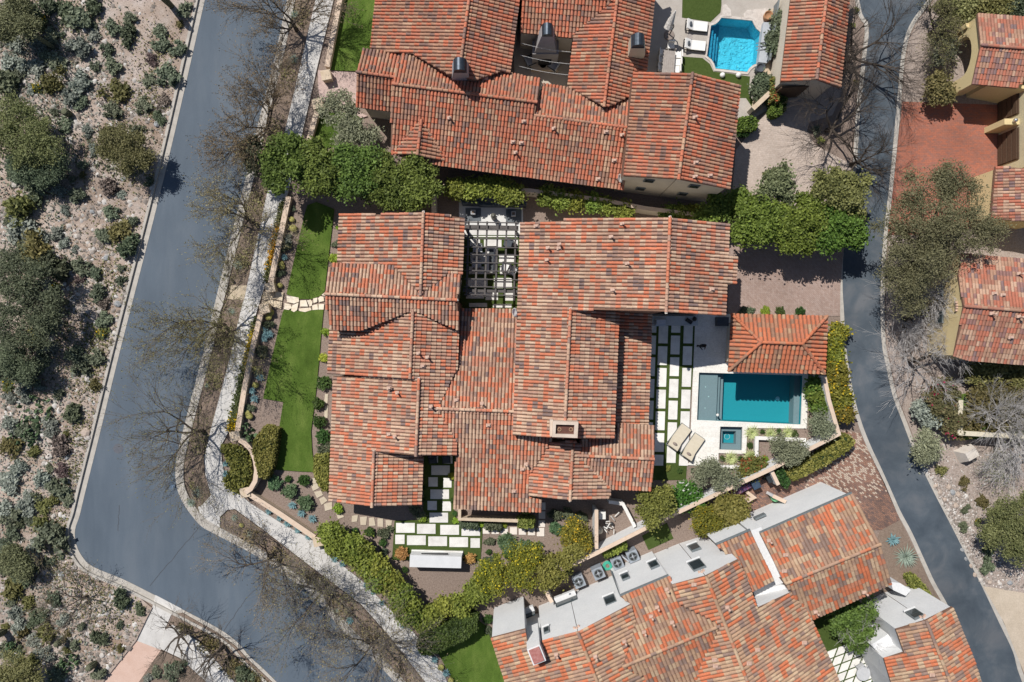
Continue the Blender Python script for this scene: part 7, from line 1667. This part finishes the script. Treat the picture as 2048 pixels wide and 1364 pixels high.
# south garden plants
for k, x, y, r, z, h in [('euph',549,966,17,'south of the lawn',.9),('euph',580,982,17,'south of the lawn',.9),('euph',611,1005,18,'south of the lawn',.9),('box',577,958,8,'south of the lawn',1),('box',608,961,13,'south of the lawn',1.1),
  ('box',711,1062,8,'left of the turf court',1.1),('box',740,1063,12,'left of the turf court',1.1),('darkgreen',770,1066,11,'left of the turf court',1),('box',766,1085,9,'left of the turf court',1.1),('box',726,1082,7,'left of the turf court',1),('darkgreen',768,1108,9,'left of the turf court',.9),('box',810,1139,7,'left of the turf court',1),
  ('orange',803,1106,14,'left of the long white fountain',1.1),('orange',940,1117,13,'right of the long white fountain',1.1),
  ('euph',1015,1085,20,'below the small square pavers',.9),('euph',1048,1092,17,'below the small square pavers',.9),('euph',1076,1092,11,'below the small square pavers',.9),('darkgreen',978,1083,9,'below the small square pavers',.9),('box',977,1103,7,'below the small square pavers',1),('box',993,1112,8,'below the small square pavers',1.1),('box',1018,1107,13,'below the small square pavers',1),('darkgreen',978,1122,11,'below the small square pavers',.8),
  ('euph',1110,1056,14,'beside the yellow flowering tree',1),('box',1130,1062,12,'beside the yellow flowering tree',1.1),('darkgreen',1115,1030,13,'in the shade below the right wing',.9),('darkgreen',1140,1032,13,'in the shade below the right wing',.9),('darkgreen',1160,1034,11,'in the shade below the right wing',.9),
  ('box',647,766,16,'against the left wing\'s eave',1),('box',638,808,15,'against the left wing\'s eave',1),('box',638,844,16,'against the left wing\'s eave',1),('box',645,873,16,'against the left wing\'s eave',1),('darkgreen',650,896,13,'against the left wing\'s eave',.9),
  ('lime',668,516,10,'at the left wing\'s upper corner',.9),('lime',651,664,9,'beside the lower lawn',.9),('lime',648,716,10,'beside the lower lawn',.9),('lime',677,455,5,'at the left wing\'s upper corner',.9),('darkgreen',673,488,8,'at the left wing\'s upper corner',1),
  ('lime',676,1018,11,'at the left wing\'s lower corner',1),('lime',845,1036,9,'at the turf court\'s upper left',1),('lime',911,1041,7,'at the turf court\'s upper left',1),('lime',962,1048,7,'below the courtyard wall',1),('lime',1008,1050,7,'below the courtyard wall',1),('darkgreen',836,1022,13,'at the turf court\'s upper left',.9),('lime',904,952,7,'in the side passage',1),
  ('box',1524,863,6,'below the pool',1),('box',1558,862,6,'below the pool',1),('box',1590,868,9,'below the pool',1),('box',1500,890,7,'below the pool',1.1),('box',1445,917,7,'below the spa',1.1),('box',1481,917,7,'below the spa',1.1),('lime',1530,918,7,'below the spa',.8),
  ('box',1359,941,7,'on the gravel below the loungers',1),('darkgreen',1385,940,4,'on the gravel below the loungers',1),('cover',1336,936,7,'on the gravel below the loungers',1),('box',1386,974,8,'on the gravel below the loungers',1),
  ('box',1560,622,11,'above the cabana',.9),('box',1600,624,13,'above the cabana',.9),('lime',1530,622,10,'above the cabana',.8),('darkgreen',1495,622,12,'above the cabana',.9),('oleander' if False else 'cover',1640,650,10,'right of the cabana',1),
  ('box',976,1238,12,'beside the dark clipped hedge',1.3),('darkgreen',980,1262,9,'beside the dark clipped hedge',1),
  ('creosote',1885,943,11,'on the gravel right of the alley',.9),('creosote',1928,966,11,'on the gravel right of the alley',.9),('darkgreen',1930,1018,8,'on the gravel right of the alley',.9),('darkgreen',1928,1053,9,'on the gravel right of the alley',.9),('yellowflower',1957,1045,9,'on the gravel right of the alley',.9),('darkgreen',1975,1098,11,'on the gravel right of the alley',.9),('darkgreen',1977,1132,13,'on the gravel right of the alley',.9),('creosote',1968,1002,12,'on the gravel right of the alley',.9),
  ('yellowflower',1712,20,6,'on the verge beside the garage wing',.9),('cover',1705,50,7,'on the verge beside the garage wing',.8),('yellowflower',1711,165,6,'on the verge beside the garage wing',.8),('sage',1634,260,9,'on the driveway island',.8),('cover',1640,280,9,'on the driveway island',.8),('cover',1536,350,10,'on the beige driveway\'s lower edge',1)]:
    if k == 'box' and z in ('against the left wing\'s eave',): plant(k,x,y,r,z,'garden shrubs',.08,h)
    else: plant(k,x,y,r,z,'garden shrubs',.06,h)
for x, y, r, z in ((1505,866,14,'below the pool'),(1542,868,13,'below the pool'),(1576,866,13,'below the pool'),(1463,917,14,'below the spa'),(1502,912,15,'below the spa')): plant('yucca',x,y,r*1.35,z,'yuccas in the pool planters',.06,.7)
for x, y, r, z in ((585,1010,9,'inside the seat wall southeast of the corner'),(603,1026,9,'inside the seat wall southeast of the corner'),(625,1037,10,'inside the seat wall southeast of the corner'),(538,1022,8,'outside the seat wall on the sidewalk'),(560,1035,8,'outside the seat wall on the sidewalk'),(576,1046,9,'outside the seat wall on the sidewalk'),(596,1059,8,'outside the seat wall on the sidewalk'),(617,1073,8,'outside the seat wall on the sidewalk'),(533,670,10,'inside the lower seat wall'),(540,668,8,'inside the lower seat wall'),(529,678,8,'inside the lower seat wall'),(531,655,8,'inside the lower seat wall'),(520,754,10,'inside the lower seat wall'),(505,781,9,'inside the lower seat wall'),(509,797,10,'inside the lower seat wall'),(569,514,8,'inside the upper seat wall'),(452,927,7,'inside the curved corner wall'),(452,948,8,'inside the curved corner wall'),(669,1118,8,'along the oleander hedge foot'),(685,1127,8,'along the oleander hedge foot'),(732,1170,7,'along the oleander hedge foot'),(746,1185,6,'along the oleander hedge foot'),(764,1205,7,'along the oleander hedge foot'),(700,1240,9,'on the street verge'),(869,1318,9,'beside the bottom lawn'),(892,1346,9,'beside the bottom lawn'),(806,1250,8,'beside the bottom lawn'),(1787,1080,14,'on the mulch beside the alley')): plant('agave',x,y,r,z,'blue agaves',.12,.75)
plant('spike',1815,1115,29,'','pale spiky rosettes',.06,.6,label='largest pale blue-green spiky rosette, on the mulch beside the alley')
for x, y, r, z in ((477,530,14,'on the verge above the entrance'),(463,623,11,'on the verge below the entrance'),(415,771,8,'on the verge left of the sidewalk'),(394,985,15,'at the street corner'),(383,1005,12,'at the street corner'),(590,30,13,'on the verge near the top'),(588,118,13,'on the verge near the top'),(470,1035,10,'on the corner island'),(500,1068,10,'on the corner island'),(672,1222,10,'on the street verge')): plant('spike',x,y,r,z,'pale spiky rosettes',.12,.6)
for x, y, r, z in ((584,439,5.5,'inside the upper seat wall'),(587,457,7,'inside the upper seat wall'),(563,528,6,'inside the upper seat wall'),(566,534,5,'inside the upper seat wall'),(561,571,5,'inside the upper seat wall'),(542,625,7,'inside the lower seat wall'),(538,634,7,'inside the lower seat wall'),(511,737,6,'inside the lower seat wall'),(512,770,6,'inside the lower seat wall'),(495,826,6,'inside the lower seat wall'),(500,832,7,'inside the lower seat wall'),(882,1334,6,'beside the bottom lawn'),(902,1360,6,'beside the bottom lawn'),(484,1050,5,'on the corner island')): plant('barrel',x,y,r,z,'golden barrel cacti',.06,.9)
for x, y, r, z, k in ((574,478,9,'inside the upper seat wall','silver'),(570,495,10,'inside the upper seat wall','darkgreen'),(561,547,8,'inside the upper seat wall','darkgreen'),(523,700,13,'inside the lower seat wall','darkgreen'),(517,744,9,'inside the lower seat wall','sage'),(497,815,9,'inside the lower seat wall','darkgreen'),(536,648,9,'inside the lower seat wall','darkgreen'),(586,418,5,'inside the upper seat wall','sage')): plant(k,x,y,r,z,'garden shrubs',.06,.9)
prickly_pear(497,868,20,'','prickly pears of the desert plot',.06,label='dark spreading cactus thicket above the olive clipped hedge')
# low flowers between sidewalk and seat wall
def flower_strip(line, n, leaf, label, seed, w=.18):
    rng = np.random.default_rng(seed); L = P(line); C = []
    for i in range(n):
        k = rng.integers(len(L)-1); t = rng.random(); a, b_ = L[k], L[k+1]; C.append((a[0]+(b_[0]-a[0])*t+rng.normal()*w, a[1]+(b_[1]-a[1])*t+rng.normal()*w, .14+rng.uniform(0,.22)))
    C = np.array(C); v = np.clip(.5+.45*np.sin(C[:,1]*.9+seed)+rng.uniform(-.4,.4,n),0,1); o = link('flower_border', quads_mesh('flower_border', leaf_quads(C,.06,1.5,.6,rng), v), None, LM[leaf]); tag(o, label, 'flowers'); o['kind'] = 'stuff'; return o
flower_strip([(570,405),(562,440),(553,480),(545,520),(536,560)],1500,'yellowflower','strip of low yellow flowers along the upper seat wall',1)
flower_strip([(515,640),(508,670),(500,705),(492,735),(485,765),(478,795),(470,830),(464,858)],2200,'yellowflower','strip of low yellow flowers along the lower seat wall',2)
# verge weeds and low tufts
vg = [(592,0),(511,347),(451,596),(402,790),(369,927),(396,1012),(411,952),(421,860),(475,648),(534,386),(600,133),(631,0)]
weeds('weeds', vg, 1500, .05, .125, 'budtan', 'dry tufts and fallen twigs on the left street verge', 8, [(600,30,14),(575,150,14),(548,260,14),(520,400,14),(490,520,12),(455,680,12),(430,760,12),(405,880,14),(385,980,12)])
weeds('weeds', [(441,1036),(530,1064),(664,1167),(775,1271),(850,1366),(806,1366),(684,1240),(590,1143),(446,1060)], 1200, .05, .13, 'budtan', 'dry tufts and fallen twigs on the lower street verge', 9, [(500,1070,14),(560,1110,14),(620,1150,14),(680,1210,16),(740,1270,16),(800,1340,16)])
weeds('weeds', [(345,1238),(434,1266),(545,1366),(473,1366),(345,1248)], 1400, .05, .13, 'creosote', 'green and dry tufts on the verge beside the pink driveway', 10, [(370,1245,10),(420,1285,14),(470,1330,14),(510,1355,12)])
plant('darkgreen',487,1350,15,'','bushes of the desert plot',.12,1.0,label='green shrub on the verge at the bottom edge')
for x, y, r, k in ((313,1345,11,'sage'),(346,1345,18,'sage'),(298,1358,9,'silver'),(360,1330,10,'darkgreen')): plant(k,x,y,r,'right of the pink driveway','bushes of the desert plot',.13,.9)
# rocks of the dry stream right of the alley
for i, (x, y) in enumerate([(1852,940),(1862,956),(1872,972),(1880,985),(1890,1000),(1898,975),(1906,985),(1912,1012),(1918,990),(1897,1020),(1925,1100),(1932,1118),(1942,1132),(1950,1150),(1962,1160),(1980,1165),(2000,1168),(2020,1166)]): plant('rock',x,y,prng.uniform(4,7),'in the dry stream right of the alley','stones of the dry stream',.04,.8)
stones('loose_stones', [(1846,930),(1870,935),(1960,1010),(1945,1060),(2048,1150),(2048,1185),(1966,1172),(1880,1005)], 2600, .03, .13, .045, 'grey cobbles of the dry stream right of the alley', 'stones', 6)
stones('loose_stones', [(1800,690),(1850,680),(2000,900),(2048,1000),(1960,1130),(1900,1020),(1836,898)], 2200, .02, .09, .045, 'fine loose gravel on the yard right of the alley', 'stones', 7)
finish_labels()
